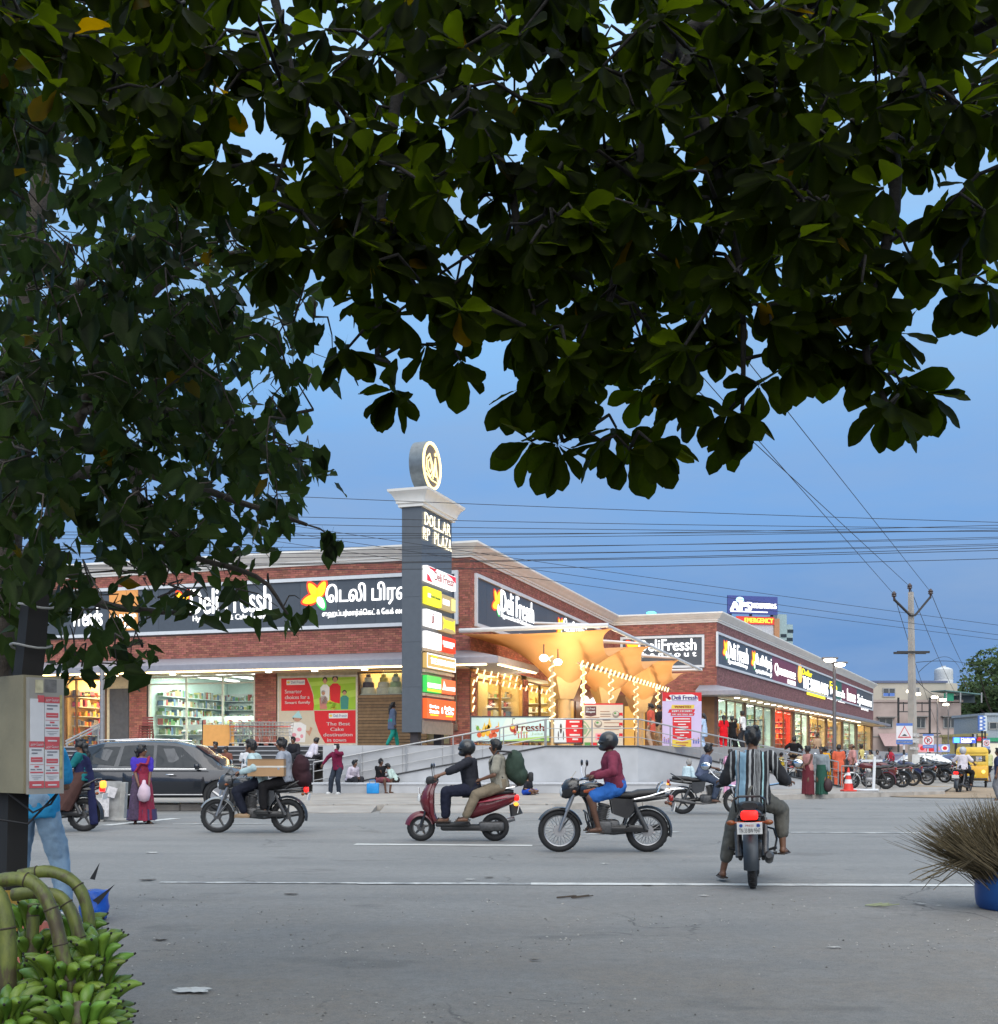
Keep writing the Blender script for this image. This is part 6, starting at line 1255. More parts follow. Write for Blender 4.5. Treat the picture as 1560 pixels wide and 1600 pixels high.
# road signs
SWH = mat('sign_white',(.66,.65,.66),.5,var=.05); SBL = mat('sign_blue',(.07,.16,.46),.5,var=.06); SRD = mat('sign_red',(.55,.04,.05),.5)
def roadsign(label,px0,px1,py0,py1,Y,kind,foot):
 x0,x1,z1,z0 = XU(px0,Y),XU(px1,Y),fz(py0,Y),fz(py1,Y); xc = (x0+x1)/2; fr = FRNT(Y); r = thing('road_sign',label,'road sign',(xc,Y,foot)); h = z1-z0
 m_ = MB()
 for i in range(8):
  a,b = foot+(z0-foot)*i/8,foot+(z0-foot)*(i+1)/8; m_.cyl((xc,Y+.05,a),(xc,Y+.05,b),.045,n=8,m=i % 2)
 at(r,m_,'post',[IRON,SWH]); m_ = MB(fr); m_.box(x0,x1,0,.02,z0,z1); pl = at(r,m_,'plate',SWH)
 m_ = MB(fr); m_.box(x0,x1,.021,.027,z1-h*.12,z1); m_.box(x0,x1,.021,.027,z0,z0+h*.22); bn = at(r,m_,'blue_band',SBL)
 def chm(m_,n_,mt): o = m_.build(n_,mt,pl); o.matrix_parent_inverse = Matrix.Identity(4); return o
 zc = z0+h*.55; w = (x1-x0)/2
 if kind == 'bump':
  tri = lambda s_: [(xc-w*.82*s_,zc-w*.62*s_),(xc+w*.82*s_,zc-w*.62*s_),(xc,zc+w*.86*s_)]
  m_ = MB(); m_.prism(tri(1),.021,.026,fr); chm(m_,'red_triangle',SRD); m_ = MB(); m_.prism(tri(.78),.026,.030,fr); chm(m_,'white_triangle',SWH)
  m_ = MB(); m_.prism([(xc-w*.34,zc-w*.40),(xc+w*.34,zc-w*.40),(xc+w*.2,zc-w*.27),(xc+w*.07,zc-w*.18),(xc-w*.07,zc-w*.18),(xc-w*.2,zc-w*.27)],.030,.034,fr); chm(m_,'hump_symbol',CHB)
  m_ = MB(); put_text(m_,'SPEED BREAKER',fr,x0+w*.12,x1-w*.12,z0+h*.07,z0+h*.15,.027,.003,bold=.004); chm(m_,'lettering',SWH)
 else:
  circ = lambda q: [(xc+q*math.cos(2*math.pi*i/28),zc+q*math.sin(2*math.pi*i/28)) for i in range(28)]
  m_ = MB(); m_.prism(circ(w*.78),.021,.026,fr); chm(m_,'red_ring',SRD); m_ = MB(); m_.prism(circ(w*.60),.026,.030,fr); chm(m_,'white_disc',SWH)
  m_ = MB(); put_text(m_,'P',fr,xc-w*.2,xc+w*.24,zc-w*.36,zc+w*.36,.030,.004,bold=.01); chm(m_,'letter_p',CHB); m_ = MB(); d_ = .62*w; m_.prism([(xc-d_*.75,zc+d_*.6),(xc-d_*.6,zc+d_*.75),(xc+d_*.75,zc-d_*.6),(xc+d_*.6,zc-d_*.75)],.034,.038,fr); chm(m_,'red_bar',SRD)
  m_ = MB(); put_text(m_,'NO PARKING',fr,x0+w*.15,x1-w*.15,z0+h*.06,z0+h*.15,.027,.003); chm(m_,'lettering',SWH)
roadsign('speed hump warning sign with a red triangle beside the concrete pole',1400.5,1426,1130,1163,47,'bump',.15)
roadsign('nearer no parking sign in front of the white sedan',1442,1459,1147,1169,62,'np',.1)
roadsign('farther no parking sign beyond the yellow autorickshaw',1536,1547,1154,1170,74,'np',.05)
# traffic cone and the white rails near it
Y = 40.3; q = Vector((XU(1326,Y),Y,.15)); cone = thing('traffic_cone','red and white traffic cone at the end of the ramp railing','traffic cone',q); CR = mat('cone_red',(.62,.035,.02),.5,var=.1)
m_ = MB(); m_.rbox((0,0,.03),(.46,.46,.06),.02); m_.build('base',CR,cone)
for i,(z0,z1) in enumerate(((.06,.28),(.28,.42),(.42,.56),(.56,.66),(.66,.84))): m_ = MB(); rr = lambda z: .19-.19*z/.95; m_.lathe([(rr(z0)+(.003 if i % 2 else 0),z0),(rr(z1)+(.003 if i % 2 else 0),z1)],18); m_.build('cone_band',SWH if i % 2 else CR,cone)
rl = thing('white_barrier','white painted barrier post and fallen pipe behind the traffic cone','barrier',(XU(1367,41),41,.15)); m_ = MB(); m_.obox((XU(1366,41),41,.75),(.09,.06,1.25),Matrix.Rotation(.04,3,'Y')); m_.obox((XU(1363,41),41.05,1.22),(.75,.05,.08)); at(rl,m_,'post',FRM); m_ = MB(); m_.tube([(XU(1332,40.6),40.6,.2),(XU(1352,40.3),40.3,.19),(XU(1373,40.1),40.1,.2)],.045,8); at(rl,m_,'pipe',FRM)
# ------------------------------------------------------------------ buildings behind
WALLB = mat('plaster_cream',(.42,.385,.315),.85,var=.14,scale=.35); WALLP = mat('plaster_pink_stained',(.36,.285,.255),.9,var=.32,scale=.45); WIND = mat('window_dark',(.03,.04,.045),.2); WFR = mat('window_frame_pale',(.30,.30,.29),.6); SHAD = mat('sunshade_grey',(.20,.19,.18),.8)
def block(name,label,px0,px1,py_top,Y,depth,wallm,wins,py_bot=1192,ang=0,par=None,shade=True):
 fr = FRNT(Y,ang); c = (XU((px0+px1)/2,Y),Y,0); t = thing(name,label,'building',c); x0,x1 = XU(px0,Y),XU(px1,Y); zt = fz(py_top,Y)
 if ang: x0,x1 = sx(fr,px0),sx(fr,px1)
 m_ = MB(fr); m_.box(x0,x1,-depth,0,0,zt); at(t,m_,'wall',wallm); m_ = MB(fr); m_.box(x0-.2,x1+.2,-depth-.2,.18,zt,zt+.28); at(t,m_,'parapet',par or wallm)
 for a,b,c_,d in wins:
  X0,X1 = (XU(a,Y),XU(b,Y)) if not ang else (sx(fr,a),sx(fr,b)); Z1,Z0 = fz(c_,Y),fz(d,Y); m_ = MB(fr); w = .10
  m_.box(X0,X1,.003,.12,Z0,Z0+w); m_.box(X0,X1,.003,.12,Z1-w,Z1); m_.box(X0,X0+w,.003,.12,Z0+w,Z1-w); m_.box(X1-w,X1,.003,.12,Z0+w,Z1-w)
  n = 3 if X1-X0 > 2 else 2
  for i in range(1,n): x = X0+(X1-X0)*i/n; m_.box(x-.05,x+.05,.003,.10,Z0+w,Z1-w)
  wo = at(t,m_,'window',WFR); m_ = MB(fr); m_.box(X0+.02,X1-.02,.003,.05,Z0+.02,Z1-.02); o = m_.build('pane',WIND,wo); o.matrix_parent_inverse = Matrix.Identity(4)
  if shade: m_ = MB(fr); m_.box(X0-.3,X1+.3,.003,.75,Z1+.05,Z1+.18); at(t,m_,'sunshade',SHAD)
 return t,fr
tb,fr1 = block('cream_building','cream upper storey building with a blue curtained window beyond the wing',1350,1478,1067,150,18,WALLB,[(1379,1399,1075,1089),(1431,1437,1074,1086)],par=mat('parapet_blue',(.10,.12,.20),.7),shade=False)
m_ = MB(fr1); m_.box(XU(1380,150),XU(1398,150),.055,.10,fz(1088,150),fz(1083,150)); at(tb,m_,'blue_curtain',SBL)
tp,fr2 = block('stained_building','lower stained pink plaster building behind the parked cars',1340,1502,1097,146,3.5,WALLP,[(1373,1395,1122,1138),(1431,1446,1121,1138),(1474,1497,1121,1138)])
m_ = MB(fr2); m_.grid(lambda u,v: (XU(1373,146)+(XU(1403,146)-XU(1373,146))*u,.01+2.4*(1-v),fz(1166,146)+(fz(1146,146)-fz(1166,146))*v),6,3); at(tp,m_,'ribbed_awning',mat('awning_pink',(.40,.27,.26),.7,var=.1))
m_ = MB(fr2); m_.box(XU(1340,146),XU(1502,146),.003,.12,fz(1150,146)-.12,fz(1150,146)); at(tp,m_,'string_course',SHAD)
# water tank,green shed,antennas on the roofs
Y = 150; w = thing('water_tank','white round water tank on the cream rooftop','water tank',(XU(1484,Y),Y+2,fz(1067,Y))); m_ = MB(); m_.lathe([(.0,0),(1.15,0),(1.2,.4),(1.15,.5),(1.2,.6),(1.15,1.2),(1.2,1.3),(1.15,1.9),(.6,2.15),(.3,2.2),(.3,2.35),(0,2.35)],22); m_.build('tank',mat('tank_white',(.55,.56,.55),.5),w); m_ = MB(); m_.box(-1.3,1.3,-1.3,1.3,-3.0,-.01); m_.build('stand',WALLB,w)
g = thing('roof_shed','open rooftop shed with a green cloth below the white tank','shed',(XU(1500,Y),144,fz(1097,Y))); gx = lambda px: XU(px,144)
m_ = MB(); m_._add([(gx(1478),144,fz(1078,144)),(gx(1535),144,fz(1084,144)),(gx(1535),149,fz(1083,144)),(gx(1478),149,fz(1076,144)),(gx(1478),144,fz(1078,144)-.12),(gx(1535),144,fz(1084,144)-.12),(gx(1535),149,fz(1083,144)-.12),(gx(1478),149,fz(1076,144)-.12)],[(0,1,2,3),(7,6,5,4),(0,4,5,1),(1,5,6,2),(2,6,7,3),(3,7,4,0)]); at(g,m_,'roof',mat('shed_roof',(.10,.20,.19),.5))
for px in (1479,1501,1534): m_ = MB(); m_.cyl((gx(px),144,fz(1098,144)),(gx(px),144,fz(1082,144)),.09,n=6); at(g,m_,'post',WFR)
m_ = MB(); m_.box(gx(1478),gx(1493),144.5,144.6,fz(1095,144),fz(1083,144)); at(g,m_,'green_cloth',mat('cloth_green_bright',(.02,.25,.14),.7)); m_ = MB(); m_.box(gx(1495),gx(1534),146,146.2,fz(1097,144),fz(1085,144)); at(g,m_,'back_wall',mat('shed_dark',(.04,.06,.07),.7))
# hoarding frame,posters,lit blue sign
Y = 118; h = thing('hoarding_frame','empty black steel hoarding frame beside the concrete pole','hoarding frame',(XU(1428,Y),Y,0)); m_ = MB()
for px in (1404,1453): m_.cyl((XU(px,Y),Y,0),(XU(px,Y),Y,fz(1090,Y)),.11,n=6)
for py in (1099,1112,1146): m_.cyl((XU(1404,Y),Y,fz(py,Y)),(XU(1453 if py < 1140 else 1470,Y),Y,fz(py,Y)),.06,n=6)
for px in (1412,1431,1441): m_.cyl((XU(px,Y),Y,fz(1112,Y)),(XU(px,Y),Y,fz(1097,Y)),.05,n=6)
at(h,m_,'steel_frame',IRON)
frp = FRNT(100); bb = Board('wall_advert','red and pink advert board behind the white sedan','advert board',frp,XU(1435,100),XU(1459,100),fz(1175,100),fz(1163,100),0,.06,PK); bb.oval(RD,[(.25,.5,.15,.3)],2); bb.rect(RD,[(.5,1,.1,.9)],1)
bb = Board('wall_advert','blue advert board with a pink disc behind the white sedan','advert board',frp,XU(1460,100),XU(1484,100),fz(1175,100),fz(1163,100),0,.06,ink('periwinkle',(.25,.32,.62))); bb.oval(WH,[(.68,.5,.24,.42)],1); bb.oval(RD,[(.68,.5,.14,.25)],3); bb.poly(PK,[[(.1,.2),(.3,.8),(.4,.2)]],2)
bb = Board('lit_sign','glowing cyan and blue shop sign above the autorickshaw','lit sign',frp,XU(1489,100),XU(1524,100),fz(1161,100),fz(1152,100),0,.15,emat('sign_lit_blue',(.05,.10,.85),0.80)); bb.rect(emat('sign_lit_cyan',(.1,.8,.9),0.90),[(.02,.26,.1,.9)],1); bb.rect(LETT,[(.34,.8,.12,.42)],1); bb.text(LETT,'Medicals',.34,.95,.55,.88,2)
m_ = MB(frp); m_.box(XU(1494,100),XU(1496,100),-.3,0,.1,fz(1161,100)); m_.box(XU(1518,100),XU(1520,100),-.3,0,.1,fz(1161,100)); bb.add(m_,'sign_post',IRON)
# row of small shops at the far right
for i,(a,b,pyt,colr,lb) in enumerate(((1522,1540,1150,(.42,.36,.16),'small yellow shop front right of the lit blue sign'),(1541,1575,1118,(.28,.32,.36),'tall pale blue shop building at the right picture edge'))):
 t,fr3 = block('shop_house',lb,a,b,pyt,124+i*3,9,mat('shop_wall_%d' % i,colr,.8),[(a+4,b-5,pyt+10,pyt+22)] if i else [],shade=False)
 m_ = MB(fr3); m_.box(XU(a,124+i*3),XU(b,124+i*3),.1,.3,fz(1158,124),fz(1152,124)); at(t,m_,'name_board',(RD,mat('board_green',(.02,.25,.12),.5))[i]); m_ = MB(fr3); m_.box(XU(a,124+i*3)+.3,XU(b,124+i*3)-.3,.02,.06,.3,fz(1161,124)); at(t,m_,'lit_opening',emat('shop_far_glow',(.8,.75,.6),0.35))
for i,(px,py0,py1,c_) in enumerate(((1532,1118,1142,SBL),(1542,1118,1142,ink('pale',0)),(1533,1146,1154,IRON))):
 bb = Board('projecting_sign',('blue vertical shop sign with white letters at the far right','pale vertical shop sign right of the blue vertical one','low dark shop sign under the blue vertical one')[i],'shop sign',FRNT(116+i*.8),XU(px-4,116),XU(px+4,116),fz(py1,116),fz(py0,116),0,.2,c_)
 for j in range(4): bb.rect(WH if i != 1 else SBL,[(.25,.75,.08+j*.23,.22+j*.23)],1)
 m_ = MB(FRNT(116+i*.8)); x = XU(px+3.5,116); m_.cyl((x,-.1,0),(x,-.1,fz(py0,116)),.08,n=6); bb.add(m_,'sign_post',IRON)
# the hospital behind the roof of the wing
Y = 170; frh = FRNT(Y,14); Y = 181; hb = thing('hospital_building','pale hospital tower rising behind the wing roof','building',(XU(1190,Y),Y,0)); hx = lambda px: sx(frh,px)
m_ = MB(frh); m_.box(hx(1134),hx(1209),-10,0,0,fz(967,Y)); at(hb,m_,'wall',mat('hospital_white',(.50,.50,.52),.8)); m_ = MB(frh); m_.box(hx(1209),hx(1217),-10,.3,0,fz(967,Y)); at(hb,m_,'orange_pier',mat('hospital_orange',(.45,.22,.11),.8))
m_ = MB(frh); m_.box(hx(1217),hx(1232),-14,-.5,0,fz(959,Y)); m_.box(hx(1232),hx(1244),-18,-1,0,fz(974,Y)); at(hb,m_,'stair_tower',mat('hospital_teal',(.30,.40,.40),.8))
for px,py in ((1227,990),(1227,1000),(1240,982),(1239,995)): m_ = MB(frh); x = hx(px); y = -.5 if px < 1232 else -1; m_.box(x-.5,x+.5,y+.003,y+.08,fz(py+5,Y),fz(py,Y)); at(hb,m_,'window',WIND)
bb = Board('hospital_sign','blue rooftop hospital sign with glowing white letters','rooftop sign',frh,hx(1134.5),hx(1212),fz(962,Y),fz(934,Y),.4,.3,mat('hospital_blue',(.05,.07,.26),.5)); bb.text(LETT,'APS',.06,.46,.18,.66,2,.18); bb.text(LETT,'HOSPITALS',.48,.97,.34,.62,2,.10); bb.rect(LETS,[(.05,.8,.10,.16)],2); bb.oval(emat('logo_cyan',(.5,.95,.95),0.90),[(.24,.78,.08,.15)],2)
m_ = MB(frh);
for px in (1140,1172,1205): m_.box(hx(px)-.2,hx(px)+.2,.1,.39,fz(964.5,Y),fz(940,Y))
bb.add(m_,'support',IRON)
bb = Board('emergency_sign','red emergency sign with yellow letters under the hospital name','emergency sign',frh,hx(1150),hx(1209),fz(976.5,Y),fz(965,Y),.02,.2,emat('emergency_red',(.75,.05,.03),0.45)); bb.text(emat('emergency_letters',(1,.62,.05),0.90),'EMERGENCY',.22,.97,.18,.82,2,.06)
# glowing green lamp on the inner roof
w = thing('roof_lamp','small glowing green lamp on the roof edge above the inner corner','lamp',U(1018,958,72)); m_ = MB(); m_.ell((0,0,0),(.32,.2,.12)); m_.build('lamp_glow',emat('lamp_green',(.15,.9,.6),1.00),w); m_ = MB(); m_.cyl((0,0,-.8),(0,0,-.08),.04,n=6); m_.build('stem',IRON,w)
# ------------------------------------------------------------------ overhead wires
WIRE = mat('wire_black',(.012,.013,.016),.6)
def wire(pts,r_,label,grp,sagm=0.0):
 P = []
 a,b = Vector(pts[0]),Vector(pts[-1])
 for i in range(25): t = i/24; p = a.lerp(b,t); P.append(p-Vector((0,0,sagm*4*t*(1-t))))
 m_ = MB(); m_.tube(P,r_,5); o = m_.build('overhead_wire',WIRE); tag(o,label,'wire',grp); return o
lines = [(748,803,7),(783,812,8),(793,815,9),(816,806,6),(820,822,5),(828,819,9),(838,830,6),(844,838,7),(854,834,8),(861,842,9),(868,846,9),(872,860,12)]
for i,(l,r_,w) in enumerate(lines):
 Yw = 21+i*.35; wire([U(-500,l-(r_-l)*.45+6,Yw),U(2100,r_+(r_-l)*.5,Yw+1)],.006 if i < 10 else .0075,'thin black cable of the bundle stretched level across the sky above the roof','level cables across the street',.12+.05*(i % 4))
wire([U(-300,889,24),U(1900,850,25)],.0075,'lowest level cable crossing the sign pillar and running up to the right picture edge',None,.1)
wire([U(-400,690,30),U(1900,1020,46)],.008,'upper of two cables slanting down to the right behind the concrete pole',None,.2); wire([U(-400,700,30),U(1900,1036,46)],.008,'lower of two cables slanting down to the right behind the concrete pole',None,.2)
wire([U(-400,720,36),U(1900,1040,56)],.009,'faint cable slanting past the hospital toward the pole foot',None,.3)
ends = [(1080,560),(1100,600),(1120,520)]
for i,q in enumerate(INS):
 b = [U(1090,580,22),U(1128,645,22),U(1165,560,22)][i]; d = (b-q).normalized()
 wire([q,q+d*46],.010,'power line rising from the %s insulator of the concrete pole toward the tree' % ('left','middle','right')[i],None,.0)
 e = [U(1490,1180,150),U(1522,1120,150),U(1545,1090,150)][i]; wire([q,q.lerp(e,1)],.014,'power line falling from the %s insulator to the far trees' % ('left','middle','right')[i],None,1.2)
for i,(a,b) in enumerate((((1436,1050),(1500,1045)),((1432,1035),(1560,1060)),((1430,1060),(1480,1085)))): wire([U(*a,51.5),U(b[0],b[1],110)],.016,('loose service cable looping right from the pole below the bar','longest service cable leaving the pole to the right edge','short service cable dropping from the pole to the water tank')[i],None,(-.9,-.6,.5)[i])
# ------------------------------------------------------------------ metal box with pasted notices on its post (near left)
Yb = 6.0; px_ = lambda p,Y=Yb: XU(p,Y)
bx = thing('junction_box','olive metal junction box pasted with red and white notices on a dark post','junction box',(px_(12),Yb+.2,0)); OLV = mat('box_olive',(.21,.185,.115),.6,var=.15,scale=5,bump=.1); ZN = mat('box_zinc',(.33,.315,.28),.6,.3,var=.15,scale=7)
e1 = Vector((.62,.785,0)).normalized(); cB_ = Vector((px_(39,5.7),5.7,0)); n1 = Vector((e1.y,-e1.x,0)); a_ = (98-CX)/F; wR = (a_*cB_.y-cB_.x)/(e1.x-a_*e1.y); frb = frame(cB_,e1,n1)
bz0,bz1 = fz(1240,5.7),fz(1054,5.7)
m_ = MB(frb); m_.box(0,wR,-.55,-.012,bz0,bz1); at(bx,m_,'cabinet',OLV); m_ = MB(frb); m_.box(.012,wR,-.011,.012,bz0-.004,bz1-.012); dr = at(bx,m_,'door',ZN)
def pbx(u0,u1,v0,v1,mt,lay,nm='notice'):
 m_ = MB(frb); m_.box(wR*u0,wR*u1,.0125,.0125+.0015*lay,bz0+(bz1-bz0)*v0,bz0+(bz1-bz0)*v1); o = m_.build(nm,mt,dr); o.matrix_parent_inverse = Matrix.Identity(4); return o
NW,NR,NG = mat('notice_paper',(.58,.59,.61),.8,var=.06,scale=14),mat('notice_red',(.50,.085,.10),.8,var=.12,scale=14),mat('notice_ink',(.18,.19,.22),.8)
def note(u0,u1,v0,v1,full=True):
 W,H = u1-u0,v1-v0; pbx(u0,u1,v0,v1,NW,1); pbx(u0,u1,v1-H*.13,v1,NR,2,'notice_header'); pbx(u0,u1,v0,v0+H*.15,NR,2,'notice_footer')
 m_ = MB(); put_text(m_,'\u0b85\u0bb0\u0b9a\u0bc1 \u0bc7\u0bb5\u0bb2\u0bc8',frb,wR*(u0+W*.06),wR*(u1-W*.06),bz0+(bz1-bz0)*(v1-H*.11),bz0+(bz1-bz0)*(v1-H*.03),.016,.001); o = m_.build('lettering',NW,dr); o.matrix_parent_inverse = Matrix.Identity(4)
 for y,a,b,h,mt in ((.80,.15,.85,.03,NG),(.73,.15,.55,.03,NG),(.56,.10,.90,.10,NR),(.50,.05,.95,.008,NR),(.44,.35,.65,.035,NR),(.385,.08,.40,.025,NG),(.385,.5,.85,.025,NG),(.32,.05,.95,.03,NR),(.26,.12,.9,.008,NG),(.22,.2,.8,.008,NG),(.19,.3,.6,.008,NG)): pbx(u0+W*a,u0+W*b,v0+H*y,v0+H*(y+h),mt,2,'notice_line')
 pbx(u0+W*.16,u0+W*.84,v0+H*.60,v0+H*.608,NW,3,'notice_line'); pbx(u0+W*.2,u0+W*.8,v0+H*.05,v0+H*.08,NW,3,'notice_line')
note(.08,.46,.045,.44); note(.49,.87,.045,.42); note(.48,.88,.42,.82); pbx(.10,.46,.44,.80,NW,3,'blank_paper'); pbx(.30,.46,.77,.83,NR,4,'torn_notice'); pbx(.24,.44,.85,.96,mat('meter_label',(.45,.42,.28),.7,var=.3,scale=30),2,'meter_label'); pbx(.88,.95,.12,.84,mat('yellow_strip_notice',(.40,.36,.17),.8,var=.45,scale=30),2,'strip_notice')
pbx(.48,.8,.86,.97,mat('stain_grey',(.14,.14,.14),.9,var=.5,scale=20),1,'scraped_patch')
m_ = MB(); pp = [Vector((px_(-12,5.75),5.95,0)),Vector((px_(-6,5.75),5.97,fz(1240,5.9))),Vector((px_(18,5.75),6.0,fz(1000,5.9))),Vector((px_(22,5.75),6.05,fz(880,5.9)))]
m_.tube(pp,[.075,.075,.078,.07],4,up=(0,1,0)); at(bx,m_,'post',mat('post_black',(.008,.007,.006),.8,0,var=.3)); m_ = MB(); m_.tube([pp[0].lerp(pp[1],.40),pp[0].lerp(pp[1],.58)],.080,4,up=(0,1,0)); at(bx,m_,'yellow_band',mat('band_ochre',(.30,.19,.03),.7,var=.3))
for z_ in (fz(945,5.9),fz(1008,5.9)): m_ = MB(); p = pp[1].lerp(pp[2],(z_-pp[1].z)/(pp[2].z-pp[1].z)); m_.tube([p+Vector((.10*math.cos(t),.10*math.sin(t),.012*math.sin(t*2))) for t in [i*.45 for i in range(15)]],.006,5); at(bx,m_,'binding_wire',WFR)
m_ = MB(); m_.tube([frb @ Vector((.02,-.2,bz0)),frb @ Vector((.1,-.1,bz0-.1)),frb @ Vector((.2,-.1,bz0-.06)),frb @ Vector((.24,-.1,bz0)),frb @ Vector((.1,-.15,bz0-.16)),frb @ Vector((-.05,-.2,bz0-.13))],.006,5); at(bx,m_,'hanging_cable',WIRE)
# ------------------------------------------------------------------ things standing on the platform
WC = mat('orange_board',(.62,.30,.08),.7,var=.08)
Y = 43.6; q = Vector((XU(342,Y),Y,ZF)); b = thing('orange_board','plain orange plywood board on the platform left of the shopping trolleys','board',q); m_ = MB(); m_.obox((0,0,.42),(1.18,.05,.80),Matrix.Rotation(-.06,3,'X')); m_.build('panel',WC,b); m_ = MB(); m_.cyl((-.62,.05,0),(-.62,.05,1.0),.025,n=8); m_.build('post',IRON,b)
TW = mat('trolley_wire',(.52,.52,.50),.35,.8)
def trolley(label,px,Y):
 q = Vector((XU(px,Y),Y,ZF)); t = thing('shopping_trolley',label,'shopping trolley',q,0,'nested shopping trolleys'); m_ = MB()
 for i in range(7): x = -.42+.84*i/6; m_.tube([(x*.85,-.22,.42),(x,-.27,.92)],.008,4); m_.tube([(x*.85,.22,.42),(x,.27,.92)],.008,4); m_.tube([(x*.85,-.22,.42),(x*.85,.22,.42)],.008,4)
 for z,k_ in ((.42,.85),(.55,.89),(.68,.93),(.80,.96),(.92,1)): m_.tube([(-.42*k_,-.27*k_,z),(.42*k_,-.27*k_,z),(.42*k_,.27*k_,z),(-.42*k_,.27*k_,z),(-.42*k_,-.27*k_,z)],.010,4)
 m_.build('basket',TW,t); m_ = MB(); m_.tube([(-.42,-.24,.97),(-.48,0,1.0),(-.42,.24,.97)],.02,6); m_.tube([(-.40,-.275,.74),(.40,-.275,.74)],.018,6); m_.build('handle',CR,t)
 m_ = MB(); m_.tube([(-.40,.2,.95),(-.38,.2,.3),(-.42,.2,.12),(.40,.2,.14),(.3,.2,.42)],.014,5); m_.tube([(-.40,-.2,.95),(-.38,-.2,.3),(-.42,-.2,.12),(.40,-.2,.14),(.3,-.2,.42)],.014,5); m_.build('chassis',TW,t)
 for x in (-.38,.38):
  for y in (-.2,.2): m_ = MB(); m_.cyl((x,y-.02,.06),(x,y+.02,.06),.06,n=10); m_.build('wheel',RUB,t)
 return t
for i,px in enumerate((378,393,408,424,440)): trolley(('leftmost trolley of the nested row, touching the orange board','second trolley from the orange board','middle trolley of the nested row','fourth trolley from the orange board','rightmost trolley of the row, nearest the wall poster')[i],px,43.7)
PLR = mat('chair_maroon',(.20,.03,.022),.5,orand=.2); Y = 44.9
cs = Vector((XU(228,Y),Y,ZF))
for i in range(5):
 t = thing('plastic_chair',('bottom','second','third','fourth','topmost')[i]+' maroon plastic chair in the stack left of the green lit window','chair',cs+Vector((0,.015*i,.10*i)),0,'stacked maroon chairs'); m_ = MB(); m_.rbox((0,0,.42),(.44,.44,.04),.015); m_.build('seat',PLR,t)
 for j in range(3): m_ = MB(); m_.obox((0,.22,.52+j*.11),(.42,.025,.07),Matrix.Rotation(-.12,3,'X')); m_.build('back_slat',PLR,t)
 for x in (-.2,.2):
  for y in (-.2,.2): m_ = MB(); m_.cyl((x,y,.41),(x*1.12,y*1.12,0),.02,n=6); m_.build('leg',PLR,t)
# draped mannequin in the clothes shop
q = FL @ Vector((sx(FL,109,-1.2),-1.2,ZF+.25)); t = thing('mannequin','pale mannequin in a red dress in the yellow lit clothes window','mannequin',q,math.atan2(nL.y,nL.x)); b = MB(); b.ell((0,0,1.55),(.08,.07,.11)); b.tube([(0,0,1.45),(0,0,1.36)],.05,8); b.tube([(0,.17,1.32),(.03,.25,1.05),(.08,.24,.82)],[.05,.04,.03],8); b.tube([(0,-.17,1.32),(.03,-.25,1.05),(.08,-.24,.82)],[.05,.04,.03],8)
for s in (1,-1): b.tube([(0,s*.09,.8),(0,s*.09,.4),(0,s*.09,.0)],[.08,.055,.035],8)
b.lathe([(.1,.75),(.15,1.0),(.12,1.1),(.16,1.3),(.06,1.4)],12); remesh(b,'body',mat('mannequin_skin',(.6,.5,.4),.5),t,.02,3); m_ = MB(); m_.lathe([(.30,.48),(.24,.8),(.15,1.06),(.185,1.28),(.12,1.40)],20); m_.tube([(0,.15,1.34),(.03,.27,1.1)],[.075,.07],8); m_.tube([(0,-.15,1.34),(.03,-.27,1.1)],[.075,.07],8); m_.build('dress',mat('dress_scarlet',(.62,.03,.03),.7),t); m_ = MB(); m_.cyl((0,0,-.25),(0,0,0),.18,n=16); m_.build('base',IRON,t)
# grey cloth banner by the clothes shop
bb = Board('cloth_banner','plain dark grey cloth banner hung left of the brick pier','banner',FL,sx(FL,172),sx(FL,202),ZF+.25,4.3,.0,.03,mat('cloth_slate',(.085,.085,.09),.9))
# stair rail in the clothes shop front
r_ = thing('shop_handrail','short yellow lit handrail slanting before the clothes shop','handrail',(XU(130,44.5),44.5,ZF)); m_ = MB()
for dz in (0,.12): m_.tube([U(103,1163-dz*40,44.5),U(156,1136-dz*40,44.5)],.035,6)
for px,py in ((105,1163),(154,1137)): m_.cyl((XU(px,44.5),44.5,ZF-.02),U(px,py-5,44.5),.03,n=6)
at(r_,m_,'rail',STE); m_ = MB(); m_.cyl((XU(160,43.6),43.6,ZF),(XU(160,43.6),43.6,4.84),.09,n=10); r2 = thing('steel_post','grey steel post holding the awning before the clothes shop','post',(XU(160,43.6),43.6,ZF)); at(r2,m_,'shaft',mat('post_grey',(.25,.25,.26),.5,.4))
# grey stone barrier block with pasted paper near the woman in the saree
q = G(176,1283); t = thing('barrier_board','scuffed grey leaning board pasted with torn paper beside the woman in the saree','barrier board',q,R(8)); GS = mat('board_scuffed',(.33,.33,.32),.85,var=.35,scale=6)
m_ = MB(); m_.obox((-.10,0,.43),(.56,.05,.84),Matrix.Rotation(-.16,3,'X')); m_.build('front_board',GS,t); m_ = MB(); m_.obox((.22,.04,.40),(.10,.34,.84),Matrix.Rotation(.05,3,'Y')); m_.build('side_board',mat('board_concrete',(.38,.37,.34),.9,var=.25,scale=6),t); m_ = MB(); m_.obox((-.16,-.16,.30),(.24,.01,.40),Matrix.Rotation(-.16,3,'X')); m_.obox((.0,-.115,.62),(.2,.01,.22),Matrix.Rotation(-.16,3,'X') @ Matrix.Rotation(.3,3,'Y')); m_.build('torn_paper',mat('paper_torn',(.55,.53,.53),.9,var=.3,scale=14),t)
m_ = MB(); m_.rbox((-.3,-.05,.03),(.3,.3,.07),.02); m_.rbox((.22,.05,.03),(.3,.4,.06),.02); m_.build('foot',MATS['board_concrete'],t)
